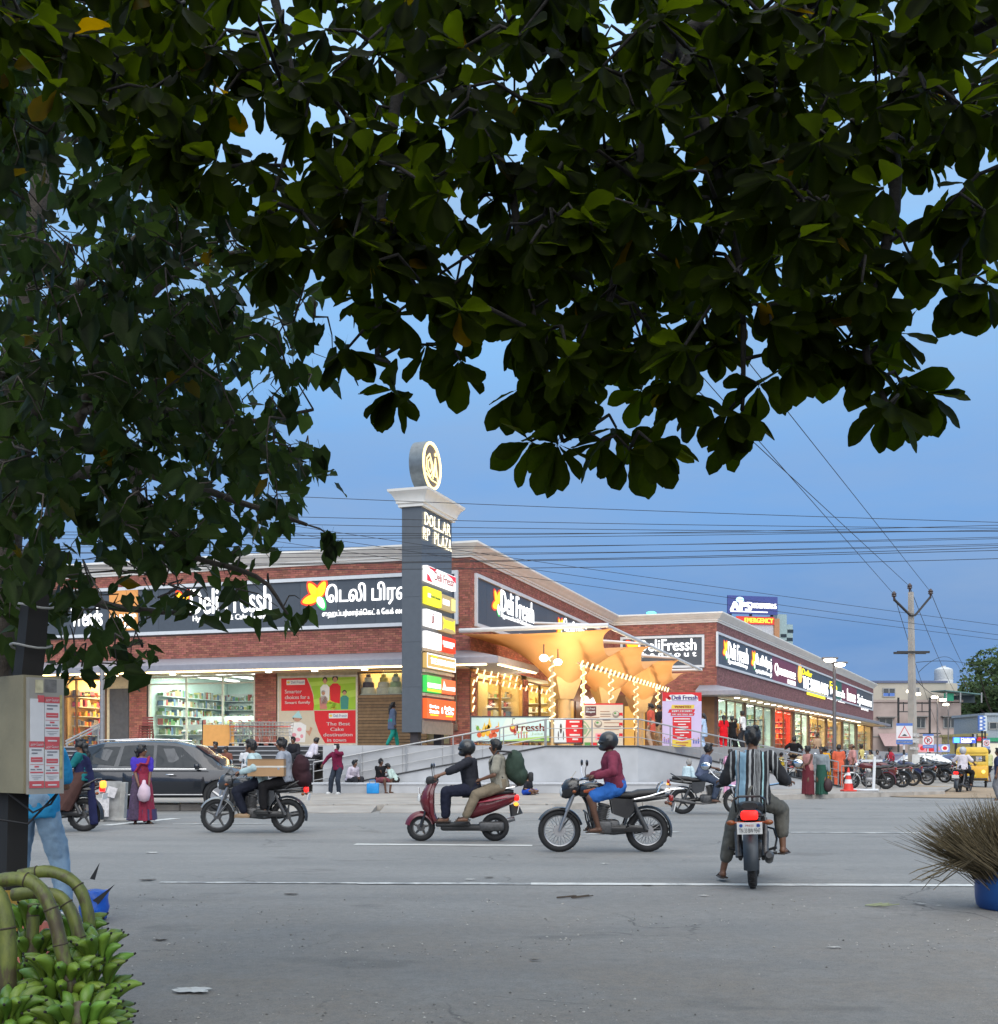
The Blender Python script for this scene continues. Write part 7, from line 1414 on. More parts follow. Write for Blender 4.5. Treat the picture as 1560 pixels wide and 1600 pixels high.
# ================================================================== trees
def leafmat(name,c,c2,tr,sp=.09):
 m,nt,b,out = _nodes(name); N,L = nt.nodes,nt.links
 oi,gi = N.new('ShaderNodeObjectInfo'),N.new('ShaderNodeNewGeometry'); ad = N.new('ShaderNodeMath'); ad.operation = 'ADD'; L.new(oi.outputs['Random'],ad.inputs[0]); L.new(gi.outputs['Random Per Island'],ad.inputs[1])
 wn_ = N.new('ShaderNodeTexWhiteNoise'); wn_.noise_dimensions = '1D'; L.new(ad.outputs[0],wn_.inputs['W'])
 tc = N.new('ShaderNodeTexCoord'); no = N.new('ShaderNodeTexNoise'); no.inputs['Scale'].default_value = 14; no.inputs['Detail'].default_value = 4; L.new(tc.outputs['Object'],no.inputs[0])
 cr = N.new('ShaderNodeValToRGB'); cr.color_ramp.elements[0].color = (*c,1); cr.color_ramp.elements[1].color = (*c2,1); e = cr.color_ramp.elements.new(.975); e.color = (*c2,1); cr.color_ramp.elements[2].position = .995; cr.color_ramp.elements[2].color = (.034,.024,.004,1); cr.color_ramp.elements[1].position = .988
 L.new(wn_.outputs[0],cr.inputs[0]); at_ = N.new('ShaderNodeAttribute'); at_.attribute_name = 'vein'
 hs = N.new('ShaderNodeHueSaturation'); mr = N.new('ShaderNodeMapRange'); mr.inputs[3].default_value = .7; mr.inputs[4].default_value = 1.3; L.new(no.outputs[0],mr.inputs[0]); L.new(mr.outputs[0],hs.inputs['Value']); L.new(cr.outputs[0],hs.inputs['Color'])
 mx = N.new('ShaderNodeMix'); mx.data_type = 'RGBA'; L.new(at_.outputs['Fac'],mx.inputs[0]); L.new(hs.outputs[0],mx.inputs[6]); mx.inputs[7].default_value = (c2[0]*1.8,c2[1]*1.7,c2[2]*1.8,1)
 L.new(mx.outputs[2],b.inputs['Base Color']); b.inputs['Roughness'].default_value = .5; b.inputs['Specular IOR Level'].default_value = sp
 t_ = N.new('ShaderNodeBsdfTranslucent'); hs2 = N.new('ShaderNodeHueSaturation'); hs2.inputs['Value'].default_value = 11.0; hs2.inputs['Saturation'].default_value = 1.15; hs2.inputs['Hue'].default_value = .485; L.new(hs.outputs[0],hs2.inputs['Color']); L.new(hs2.outputs[0],t_.inputs[0])
 ms = N.new('ShaderNodeMixShader'); ms.inputs[0].default_value = tr; L.new(b.outputs[0],ms.inputs[1]); L.new(t_.outputs[0],ms.inputs[2]); L.new(ms.outputs[0],out.inputs[0]); return m
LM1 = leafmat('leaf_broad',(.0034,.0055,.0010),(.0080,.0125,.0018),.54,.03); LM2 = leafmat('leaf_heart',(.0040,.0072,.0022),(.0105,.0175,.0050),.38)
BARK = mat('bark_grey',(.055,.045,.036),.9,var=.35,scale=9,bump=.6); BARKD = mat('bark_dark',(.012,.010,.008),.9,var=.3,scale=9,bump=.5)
def leafmesh(kind,seed):
 r_ = random.Random(seed); nu,nv = (9,4) if kind == 'broad' else (8,4); fold,curl,tw = r_.uniform(.10,.32),r_.uniform(-.18,.30),r_.uniform(-.25,.25); vs = []; ve = []
 nib = [r_.uniform(0,1) for _ in range(nu+1)]
 for i in range(nu+1):
  t = i/nu
  if kind == 'broad': w = .27*(math.sin(math.pi*min(1,t**1.35*.93+.02)))**.75*(.55+.45*t)*1.18; w = max(w,.012) if t < .93 else max(.0,w*(1-(t-.93)/.07*.75)); x = t
  else: w = .40*math.sin(math.pi*min(1,(t*.96+.04)**.55))**.85*(1.08-.25*t); w = w if t < .97 else .012; x = t-.10*(1 if i == 0 else 0)
  for j in range(-nv//2,nv//2+1):
   s = j/(nv/2); ww = w*(1-.10*(nib[i] > .86)*(abs(s) > .9)); xx = x-(.10 if kind == 'heart' and i == 0 else 0)*abs(s)*1.2
   vs.append((xx,s*ww+tw*.04*math.sin(t*3),fold*abs(s)*ww*1.2-curl*t*t*.6+.012*math.sin(t*17+s*3)*abs(s))); ve.append(1.0 if j == 0 and t > .03 else 0.0)
 w_ = nv+1; fs = [(i*w_+j,(i+1)*w_+j,(i+1)*w_+j+1,i*w_+j+1) for i in range(nu) for j in range(nv)]
 k = len(vs); st_ = .22 if kind == 'broad' else .55     # stalk
 vs += [(-st_ if kind == 'heart' else -.10,0,.0),(-st_ if kind == 'heart' else -.10,.012,.0),(.05,.008,0),(.05,-.008,0)]; ve += [1,1,1,1]; fs.append((k,k+1,k+2,k+3))
 return np.array(vs,'f'),fs,ve
def mkmesh(name,V,Fs,ve,m):
 me = bpy.data.meshes.new(name); me.from_pydata(V.tolist() if hasattr(V,'tolist') else V,[],Fs); me.materials.append(m); a = me.attributes.new('vein','FLOAT','POINT'); a.data.foreach_set('value',np.array(ve,'f'))
 me.polygons.foreach_set('use_smooth',[True]*len(Fs)); me.update(); return me
def plant_leaves(tree,mats4,kind,m,n_obj):
 """the leaves nearest the viewer are single leaves, the rest of the crown is one mass of leaves"""
 inv = tree.matrix_basis.inverted(); var = [leafmesh(kind,50+i) for i in range(7)]; mes = [mkmesh('leaf',*v,m) for v in var]
 def key(M):
  p = M.translation; x,y = CX+F*p.x/p.y,HZ-F*(p.z-CH)/p.y
  return (0 if -20 < x < 1580 and -20 < y < 1500 else 50)+p.y-y*.0012*(2 if kind == 'broad' else .5)
 mats4.sort(key=key); V,Fs,ve = [],[],[]; k = 0
 for i,M in enumerate(mats4):
  q = rnd.randrange(7)
  if i < n_obj: o = bpy.data.objects.new('leaf',mes[q]); col.objects.link(o); o.parent = tree; o.matrix_basis = inv @ M
  else:
   A = np.array(inv @ M,'f'); v = var[q][0] @ A[:3,:3].T+A[:3,3]; V.append(v); Fs += [tuple(x+k for x in f) for f in var[q][1]]; ve += var[q][2]; k += len(v)
 o = link('foliage',mkmesh('foliage',np.concatenate(V),Fs,ve,m),tree); o['kind'] = 'stuff'
def inpoly(x,y,P):
 c = False; j = len(P)-1
 for i in range(len(P)):
  if (P[i][1] > y) != (P[j][1] > y) and x < (P[j][0]-P[i][0])*(y-P[i][1])/(P[j][1]-P[i][1])+P[i][0]: c = not c
  j = i
 return c
def orient(p,d,nrm,L):
 x = Vector(d).normalized(); z = Vector(nrm); z = (z-x*z.dot(x))
 z = z.normalized() if z.length > 1e-4 else x.orthogonal().normalized(); y = z.cross(x); M = Matrix((x*L,y*L,z*L)).transposed().to_4x4(); M.translation = p; return M
rt = random.Random(21)
# --- broad leaved tree reaching over the viewer
bt = thing('broadleaf_tree','dark broad leaved tree whose low branches hang across the whole top of the view','tree',(3.9,.6,0)); binv = bt.matrix_basis.inverted()
def limb(tree,name,pts,r0,r1,m,n=8):
 mb = MB(); P = [Vector(p) for p in pts]; Q = []
 for i in range(len(P)-1):
  for j in range(4):
   t = j/4; a,b,c,d = P[max(0,i-1)],P[i],P[i+1],P[min(len(P)-1,i+2)]; Q.append(.5*((2*b)+(c-a)*t+(2*a-5*b+4*c-d)*t*t+(3*b-a-3*c+d)*t**3)+Vector((rt.uniform(-1,1),rt.uniform(-1,1),rt.uniform(-1,1)))*r1*.5)
 Q.append(P[-1]); mb.tube(Q,[r0+(r1-r0)*i/(len(Q)-1) for i in range(len(Q))],n); o = mb.build(name,m,tree,sharp=180); o.matrix_parent_inverse = tree.matrix_basis.inverted(); return Q
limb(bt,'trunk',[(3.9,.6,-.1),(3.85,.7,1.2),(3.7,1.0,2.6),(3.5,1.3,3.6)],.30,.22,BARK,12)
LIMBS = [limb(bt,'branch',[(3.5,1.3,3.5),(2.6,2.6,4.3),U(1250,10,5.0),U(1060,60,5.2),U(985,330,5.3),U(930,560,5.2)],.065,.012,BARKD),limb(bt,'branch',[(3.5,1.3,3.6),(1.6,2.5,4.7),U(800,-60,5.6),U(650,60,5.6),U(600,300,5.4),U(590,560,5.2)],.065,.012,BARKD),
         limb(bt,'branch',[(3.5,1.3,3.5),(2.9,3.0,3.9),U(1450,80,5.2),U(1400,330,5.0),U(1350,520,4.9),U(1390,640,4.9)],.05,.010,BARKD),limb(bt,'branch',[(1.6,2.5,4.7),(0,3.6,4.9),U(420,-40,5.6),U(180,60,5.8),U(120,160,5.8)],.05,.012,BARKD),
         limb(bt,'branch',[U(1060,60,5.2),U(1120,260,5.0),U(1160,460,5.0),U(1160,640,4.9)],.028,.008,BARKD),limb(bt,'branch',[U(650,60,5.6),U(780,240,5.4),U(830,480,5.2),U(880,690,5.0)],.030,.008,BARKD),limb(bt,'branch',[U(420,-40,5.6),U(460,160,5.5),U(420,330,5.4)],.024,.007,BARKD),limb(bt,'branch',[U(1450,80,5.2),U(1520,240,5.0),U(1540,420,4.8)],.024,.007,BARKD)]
ALLQ = [q for L_2 in LIMBS for q in L_2]
POLY = [(-60,-60),(1620,-60),(1620,205),(1530,200),(1440,260),(1395,330),(1355,440),(1300,500),(1230,540),(1150,560),(1080,575),(1000,620),(930,640),(860,640),(800,560),(745,500),(690,470),(620,500),(570,480),(520,400),(440,385),(350,335),(265,270),(170,195),(110,140),(-60,190)]
EXPL = [(612,612,5.0),(1012,690,4.7),(868,690,4.8),(935,690,5.0),(1146,640,4.9),(1190,600,4.9),(1388,630,4.7),(1410,600,5.0),(1500,455,4.6),(1548,440,4.5),(1375,470,4.8),(1400,520,5.1),(1535,330,4.5),(1480,330,4.6),(720,560,5.1),(1235,565,5.0),(810,610,5.0),(545,545,5.3),(1320,540,5.0),(1560,260,4.6),(430,400,5.2),(1070,610,5.1),(960,665,5.2),(660,540,5.2),(1290,560,5.1),(1350,560,4.9),(1420,390,4.9),(1500,340,4.9),(1455,415,5.0),(1535,385,5.0),(1525,285,5.1),(830,690,5.0),(985,700,5.0),(1150,670,5.1),(1440,610,5.0),(1500,180,4.8)]
HOLES = [(385,30,38),(475,14,34),(1118,135,26),(395,190,30),(440,218,34),(505,150,26),(52,120,26),(700,100,20),(575,45,24),(1140,290,12),(1060,190,16),(1560,300,60)]
hubs = [U(x+rt.uniform(-6,6),y+rt.uniform(-6,6),Y) for x,y,Y in EXPL]; pts2 = []
tries = 0
while len(pts2) < 390 and tries < 20000:
 tries += 1; x,y = rt.uniform(-60,1620),rt.uniform(-60,660)
 if not inpoly(x,y,POLY) or any((x-a)**2+(y-b)**2 < (r_*.75+18)**2 for a,b,r_ in HOLES) or any((x-a)**2+(y-b)**2 < 25**2 for a,b in pts2): continue
 pts2.append((x,y))
hubs += [U(x,y,rt.uniform(4.3,5.8)) for x,y in pts2]; back_ = 0
while back_ < 230:
 x,y = rt.uniform(-60,1620),rt.uniform(-60,560)
 if inpoly(x,y+70,POLY) and not any((x-a)**2+(y-b)**2 < (r_+18)**2 for a,b,r_ in HOLES): hubs.append(U(x,y,rt.uniform(5.8,7.4))); back_ += 1
LV_ = []; tw = MB()
NODES = list(ALLQ); dl = lambda h: min((p-h).length for p in ALLQ[::2])
for hi,h in sorted(enumerate(hubs),key=lambda e: dl(e[1])):
 q = min(NODES,key=lambda p: (p-h).length+(.25 if p.z < h.z-.08 else 0)); mid = h.lerp(q,.5)+Vector((rt.uniform(-.05,.05),rt.uniform(-.05,.05),.05)); NODES += [mid,h]; tw.tube([q,mid,h],[.010,.0075,.006],5)
 n = rt.randint(7,12); a0 = rt.uniform(0,6.28); ax = Vector((rt.uniform(-.7,.7),rt.uniform(-.8,.1),rt.uniform(-1.0,-.25))).normalized(); e1_ = ax.orthogonal().normalized(); e2_ = ax.cross(e1_)
 for i in range(n):
  a = a0+6.28*i/n+rt.uniform(-.25,.25); th = rt.uniform(.45,1.35); d = ax*math.cos(th)+(e1_*math.cos(a)+e2_*math.sin(a))*math.sin(th); d.z -= .30
  nr = Vector((d.x*.5+rt.uniform(-.6,.6),-rt.uniform(.2,1.2)*(1 if rt.random() < .8 else -1),rt.uniform(.1,.9))); LV_.append(orient(h+d.normalized()*.015,d,nr,(rt.uniform(.155,.22) if hi < len(EXPL) else rt.uniform(.12,.19))*(1.08 if h.y > 5.7 else 1)))
# unseen oversized crown leaves added above and behind the viewer to shade the foreground
for i in range(90):
 h = Vector((rt.uniform(-6.5,8),rt.uniform(-6,3.4),0)); h.z = rt.uniform(4.3,9.0)
 for k in range(6): d = Vector((rt.gauss(0,1),rt.gauss(0,1),rt.gauss(-.3,.5))); LV_.append(orient(h,d,(rt.gauss(0,.6),rt.gauss(0,.6),1),rt.uniform(.45,.6)))
o = tw.build('twig',BARKD,bt,sharp=180); o.matrix_parent_inverse = binv; o['kind'] = 'stuff'
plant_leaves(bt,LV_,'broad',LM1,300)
# --- heart leaved tree on the left
ht = thing('heartleaf_tree','leafy heart leaved tree on the left with curved grey branches','tree',(XU(-22,8.6),8.6,0)); T = lambda x,y,Y: U(x,y,Y)
limb(ht,'trunk',[(XU(-22,8.6),8.6,-.1),T(-14,1180,8.6),T(0,960,8.6),T(12,800,8.6),T(30,500,8.7),T(70,250,8.8),T(95,120,8.9)],.16,.07,BARK,10)
HL = [limb(ht,'branch',P,r0,r1,BARK) for P,r0,r1 in (([T(4,930,8.6),T(70,840,8.2),T(100,745,8.0),T(128,640,7.8),T(240,560,7.6),T(370,490,7.4)],.085,.018),([T(100,745,8.0),T(200,735,7.8),T(330,770,7.7),T(480,820,7.6)],.05,.012),([T(12,800,8.6),T(60,620,8.0),T(0,590,7.4),T(-60,600,7)],.06,.02),([T(30,500,8.7),T(150,430,8.2),T(260,330,8.0),T(340,260,8)],.05,.012),
      ([T(0,960,8.6),T(90,930,7.6),T(190,950,7.2),T(300,960,7.1)],.05,.010),([T(128,640,7.8),T(250,640,7.6),T(380,660,7.5),T(490,640,7.4)],.035,.010),([T(70,250,8.8),T(160,200,8.4),T(200,260,8.2)],.03,.01),([T(200,735,7.8),T(260,850,7.3),T(400,900,7.2),T(450,960,7.2)],.03,.008),([T(128,640,7.8),T(180,520,7.4),T(330,400,7.5),T(480,420,7.6)],.035,.01))]
HQ = [q for l_ in HL for q in l_]
HP = [(-40,90),(190,110),(215,230),(290,270),(380,330),(440,400),(500,470),(525,560),(500,630),(480,690),(492,740),(470,800),(455,860),(480,900),(465,950),(430,975),(400,930),(370,960),(330,950),(300,975),(250,965),(235,1040),(190,1060),(150,1020),(100,1040),(50,1060),(-40,1030)]
HH = [(200,215,34),(230,300,20),(395,460,26),(300,430,14),(130,395,12),(470,560,10),(275,905,26),(335,925,22),(410,935,24),(180,935,16),(130,975,14),(240,940,16),(60,975,10)]
HLV = []; tw = MB(); cnt = 0
while cnt < 640:
 x,y = rt.uniform(-40,530),rt.uniform(90,1060)
 if not inpoly(x,y,HP): continue
 low = y > 860
 if (low and rt.random() < .5) or (x > 330 and rt.random() < .25): continue
 Y = rt.uniform(6.2,9.2) if rt.random() < .8 else rt.uniform(5.4,6.2); h = T(x,y,Y); q = min(HQ,key=lambda p: (p-h).length); dd = h-q
 if dd.length > 1.0: continue
 if dd.length > .12: HQ += [q.lerp(h,.6),h]
 jj = Vector((rt.uniform(-.1,.1),rt.uniform(-.1,.1),rt.uniform(0,.12))); tw.tube([q,q.lerp(h,.35)+jj,q.lerp(h,.7)+jj*.7,h],[.006,.005,.0035,.002],4); cnt += 1
 for i in range(rt.randint(4,7)):
  p = q.lerp(h,rt.uniform(.45,1.05))+Vector((rt.gauss(0,.07),rt.gauss(0,.07),rt.gauss(0,.06)-.03)); xx,yy = CX+F*p.x/p.y,HZ-F*(p.z-CH)/p.y
  if any((xx-a)**2+(yy-b)**2 < r_**2 for a,b,r_ in HH): continue
  d = Vector((rt.uniform(-.8,.8),rt.uniform(-.8,.8),rt.uniform(-1.2,.1))); nr = Vector((rt.uniform(-1,1),rt.uniform(-1,.6),rt.uniform(.0,1.0))); HLV.append(orient(p,d,nr,rt.uniform(.085,.14)))
for (x,y,Y,L_2) in ((205,490,5.2,.17),(150,500,5.3,.15),(420,440,5.4,.15),(320,640,6,.10),(510,840,6.5,.09),(522,850,6.5,.08),(530,838,6.5,.08),(515,860,6.5,.09),(505,715,6.6,.13),(40,870,5.2,.13),(70,900,5.2,.12),(30,920,5.2,.11),(90,870,5.3,.12)):
 for i in range(2): HLV.append(orient(T(x+rt.uniform(-12,12),y+rt.uniform(-12,12),Y),(rt.uniform(-.5,.5),rt.uniform(-.3,.3),-1),(rt.uniform(-.4,.4),-1,.4),L_2))
tw.tube([T(480,820,7.6),T(500,826,7),T(520,840,6.5)],.006,4)
o = tw.build('twig',BARK,ht,sharp=180); o.matrix_parent_inverse = ht.matrix_basis.inverted(); o['kind'] = 'stuff'
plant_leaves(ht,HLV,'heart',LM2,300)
# --- trees far away on the right: trunk,limbs,crown of leaf clumps
LM3 = mat('leaf_far',(.050,.078,.030),.8,var=.3,scale=.7,island=.45,hue=.02,spec=.1)
def fartree(label,px,Y,H,W,seed,n=2600,blobs=None):
 r_ = random.Random(seed); t = thing('broad_crowned_tree',label,'tree',(XU(px,Y),Y,0),0,None); m_ = MB(); m_.tube([(0,0,0),(.2,0,H*.25),(-.1,.2,H*.5)],[.5,.4,.22],8)
 for i in range(5): a = i*1.26; m_.tube([(0,0,H*.3),(math.cos(a)*W*.25,math.sin(a)*W*.25,H*.55),(math.cos(a)*W*.4,math.sin(a)*W*.4,H*.8)],[.25,.14,.05],6)
 m_.build('trunk',BARK,t); V,Fs = [],[]
 B = [(r_.uniform(-.5,.5)*W,r_.uniform(-.5,.5)*W,H*r_.uniform(.42,.88),W*r_.uniform(.13,.24)) for _ in range(16)]
 for i in range(n):
  bx_,by_,bz_,br = B[r_.randrange(16)]; v = Vector((r_.gauss(0,1),r_.gauss(0,1),r_.gauss(0,1))).normalized()*br*(.75+.35*r_.random()); p = Vector((bx_,by_,bz_))+Vector((v.x,v.y,v.z*.7))
  s_ = r_.uniform(.25,.55); a = Vector((r_.gauss(0,1),r_.gauss(0,1),r_.gauss(0,.6))).normalized(); b = a.orthogonal().normalized(); k = len(V); V += [p-a*s_,p+b*s_*.6,p+a*s_,p-b*s_*.6+Vector((0,0,.1))]; Fs.append((k,k+1,k+2,k+3))
 me = bpy.data.meshes.new('crown'); me.from_pydata(V,[],Fs); me.materials.append(LM3); me.update(); link('crown',me,t); return t
fartree('nearest big tree behind the rooftop shed on the right',1562,175,17.5,14,3,4200); fartree('tree crown just right of the white water tank',1526,190,13.5,11,4,2800); fartree('tallest tree cut by the right picture edge',1610,185,20,16,5,3000)
# ================================================================== bananas,barrel of brooms
BAN = mat('banana_green',(.100,.175,.022),.42,var=.22,scale=14,hue=.022,orand=.30,spec=.45); BTIP = mat('banana_tip',(.012,.010,.008),.8)
def canemat():
 m,nt,b,out = _nodes('stalk_green'); N,L = nt.nodes,nt.links; tc = N.new('ShaderNodeTexCoord'); no = N.new('ShaderNodeTexNoise'); no.inputs['Scale'].default_value = 3.5; no.inputs['Detail'].default_value = 6; no.inputs['Roughness'].default_value = .65; mp = N.new('ShaderNodeMapping'); mp.inputs['Scale'].default_value = (3,3,1.2); L.new(tc.outputs['Object'],mp.inputs[0]); L.new(mp.outputs[0],no.inputs[0])
 cr = N.new('ShaderNodeValToRGB'); e = cr.color_ramp.elements; e[0].position = .30; e[0].color = (.045,.030,.022,1); e[1].position = .72; e[1].color = (.20,.20,.045,1); q = e.new(.45); q.color = (.075,.062,.028,1); q = e.new(.50); q.color = (.10,.12,.026,1); q = e.new(.60); q.color = (.145,.165,.032,1); L.new(no.outputs[0],cr.inputs[0]); L.new(cr.outputs[0],b.inputs['Base Color']); b.inputs['Roughness'].default_value = .5; return m
CANE = canemat(); NODE = mat('stalk_scar',(.045,.035,.02),.8)
def bananamesh(seed):
 r_ = random.Random(seed); m_ = MB(); L_2,R_2 = r_.uniform(.108,.128),r_.uniform(.0215,.0255); P = [];
 for i in range(8): t = i/7; P.append(Vector((L_2*t,0,.035*math.sin(math.pi*t*.8)*(1 if i else 0)-.03*t*t)))
 rr = [.007,.013,R_2*.85,R_2,R_2*1.02,R_2*.95,R_2*.62,.006]; m_.tube(P,rr,7); k0 = len(m_.f); m_.tube([P[-1],P[-1]+Vector((.010,0,-.004))],[.006,.004],5,1); m_.tube([Vector((-.02,0,-.005)),P[0]],[.007,.006],5,0); return m_.mesh('banana',[BAN,BTIP],60)
BM = [bananamesh(i) for i in range(5)]
rb_ = random.Random(5)
def bunch(label,base,H,pts,r0,nh,per,Rr,tilt=0,onlyf=True,nod=(.2,.4,.6,.8)):
 """stalk that arches over, with hands of fruit ringed round its lower part"""
 t = thing('banana_bunch',label,'banana bunch',base,0,'banana bunches standing in the heap'); P = [Vector(p)-Vector(base) for p in pts]; Q = []
 for i in range(len(P)-1):
  for j in range(5): s = j/5; a,b,c,d = P[max(0,i-1)],P[i],P[i+1],P[min(len(P)-1,i+2)]; Q.append(.5*((2*b)+(c-a)*s+(2*a-5*b+4*c-d)*s*s+(3*b-a-3*c+d)*s**3))
 Q.append(P[-1]); m_ = MB(); n = len(Q); rad = [r0*(1+.04*math.sin(i*1.9)) for i in range(n)]; m_.tube(Q,rad,12); st = m_.build('stalk',CANE,t,sharp=60)
 for f_ in nod:
  i = min(n-2,max(1,int(f_*(n-1)))); ax = (Q[i+1]-Q[i-1]).normalized(); m_ = MB(); m_.torus(Q[i],r0*1.0,r0*.12,ax=ax,n=16,k=6); m_.build('node_ring',NODE,st)
 z0 = 0.06
 for h in range(nh):
  zc = z0+(H-z0)*h/max(1,nh-1); a0 = rb_.uniform(0,6.28); c = Vector((Q[0].x*0,0,zc))
  for i in range(per):
   a = a0+6.28*i/per+rb_.uniform(-.12,.12); rr = .93*Rr*(1-.25*abs(h/max(1,nh-1)-.45)); o = bpy.data.objects.new('banana',BM[rb_.randrange(5)]); col.objects.link(o); o.parent = t
   el_ = rb_.uniform(.45,1.0)+.2*(h/max(1,nh-1)); d = Vector((math.cos(a)*math.cos(el_),math.sin(a)*math.cos(el_),math.sin(el_))); M = orient(c+Vector((math.cos(a),math.sin(a),0))*(rr-.10)+Vector((0,0,rb_.uniform(-.02,.02))),d,(rb_.uniform(-.2,.2)-math.cos(a)*.6,rb_.uniform(-.2,.2)-math.sin(a)*.6,1),rb_.uniform(.92,1.15)); o.matrix_basis = M
 return t
g_ = lambda x,Y,z=0: Vector((XU(x,Y),Y,z))
cv = lambda *a: [U(*q) for q in a]
bunch('banana bunch at the back right of the heap with the widest arching stalk',g_(118,5.55),.50,[g_(122,5.55,.1),U(137,1500,5.5),U(140,1440,5.5),U(122,1385,5.5),U(80,1362,5.5),U(30,1368,5.5)],.029,5,13,.20,nod=(.3,.62,.9))
bunch('banana bunch in front whose stalk arches to the left edge',g_(100,5.05),.40,[g_(112,5.05,.05),U(112,1562,5.0),U(98,1490,5.0),U(80,1420,5.0),U(50,1378,5.0),U(0,1376,5.0),U(-50,1400,5.0)],.031,5,14,.235,nod=(.12,.25,.38,.52,.7))
bunch('banana bunch in the middle whose stalk bends behind the two arching ones',g_(150,5.2),.46,[g_(146,5.2,.05),U(136,1560,5.2),U(128,1480,5.2),U(104,1412,5.2),U(70,1395,5.2),U(20,1398,5.2)],.029,5,13,.20,nod=(.15,.3,.45,.6,.8))
bunch('banana bunch at the left edge with a stout upright stalk',g_(-4,4.95),.26,[g_(12,4.95,.05),U(12,1540,4.9),U(10,1450,4.9),U(-8,1395,4.9),U(-60,1380,4.9)],.038,3,13,.24,nod=(.2,.5,.8))
bunch('short banana bunch with a thin upright stalk behind the left edge one',g_(48,5.45),.58,[g_(48,5.45,.1),U(48,1540,5.4),U(52,1440,5.4),U(52,1412,5.4)],.030,5,12,.19,nod=(.45,.75,.97))
bunch('pale yellow green banana bunch lowest at the bottom left corner',g_(10,4.72),.30,[g_(10,4.72,.02),U(6,1600,4.7),U(-30,1540,4.75)],.030,4,14,.20,nod=(.5,))
bunch('green banana bunch at the bottom of the picture right of the corner',g_(120,4.78),.27,[g_(120,4.78,.02),U(122,1610,4.78),U(126,1570,4.85)],.030,4,15,.25,nod=(.5,))
q = g_(36,6.1); t = thing('plastic_sack','salmon coloured plastic sack among the banana stalks','sack',q); m_ = MB(); m_.lathe([(.0,0),(.20,.02),(.25,.15),(.22,.34),(.15,.44),(.17,.50),(.05,.46),(0,.44)],20); o = m_.build('sack_body',mat('sack_salmon',(.42,.12,.075),.5,bump=.4,scale=7),t,sharp=180); crumple(o,.03,9)
q = G(148,1436); t = thing('blue_bag','crumpled bright blue plastic bag on the road behind the bananas','bag',q); m_ = MB(); m_.lathe([(0,0),(.10,.01),(.11,.10),(.085,.18),(.10,.23),(.02,.22),(0,.2)],20); o = m_.build('bag_body',mat('bag_blue',(.01,.11,.55),.35,bump=.3),t,sharp=180); crumple(o,.025,14); m_ = MB(); m_.prism([(.02,.17),(.20,.30),(.06,.13)],-.10,-.09); m_.prism([(-.04,.34),(.04,.47),(.0,.33)],.0,.01); m_.build('dark_blade',IRON,t)
# barrel with stick brooms
q = Vector((XU(1592,10.4),10.4,0)); t = thing('blue_barrel','blue plastic barrel holding stick brooms at the right edge','barrel',q); m_ = MB(); m_.lathe([(.0,.0),(.335,.0),(.355,.025),(.368,.10),(.37,.22),(.362,.29),(.345,.32),(.36,.33),(.36,.345),(.325,.345),(.31,.06),(0,.05)],32); m_.build('drum',mat('barrel_blue',(.008,.075,.27),.4,var=.15,scale=4),t)
q2 = q+Vector((0,0,.12)); t = thing('broom_bundle','bundle of dry stick brooms fanning out of the blue barrel','brooms',q2); BRM = mat('broom_straw',(.125,.098,.052),.85,var=.3,scale=30,island=.6); m_ = MB(); rr_b = random.Random(9)
for i in range(2100):
 clump = i % 5; ca = (-.80,-.56,-.26,.05,.5)[clump]; a = ca+rr_b.gauss(0,.13); yb = rr_b.gauss(-.05,.28); L_2 = rr_b.uniform(.62,.92); o0 = Vector((rr_b.uniform(-.20,.20)+a*.06,rr_b.uniform(-.18,.18),0)); d = Vector((math.sin(a),yb*.8,math.cos(a)))
 p1 = o0+d*.30+Vector((0,0,.05)); p2 = o0+d*L_2*.75+Vector((math.sin(a)*.05,0,0)); p3 = o0+d*L_2+Vector((math.sin(a)*.12,yb*.1,-.04*abs(math.sin(a))*rr_b.random())); m_.tube([o0,p1,p2,p3],[.0035,.0035,.0028,.0012],3,caps=False)
for i in range(9): y = rr_b.uniform(-.2,.1); m_.tube([(-.25,y,.27),(-.5,y-.1,.36),(-.72-.03*i,y-.12,.24-.03*(i % 4)),(-.88-.02*i,y-.12,.08+.04*(i % 5))],[.006,.006,.005,.002],4)
o = m_.build('broom_sticks',BRM,t,sharp=180); o['kind'] = 'stuff'
for i,(a,z) in enumerate(((-.35,.42),(.1,.46))): m_ = MB(); m_.torus((math.sin(a)*.45,-.05,z),.13,.006,ax=(math.sin(a),0,math.cos(a)),n=18,k=5); m_.build('binding_string',mat('string_pale',(.30,.29,.2),.8),t)
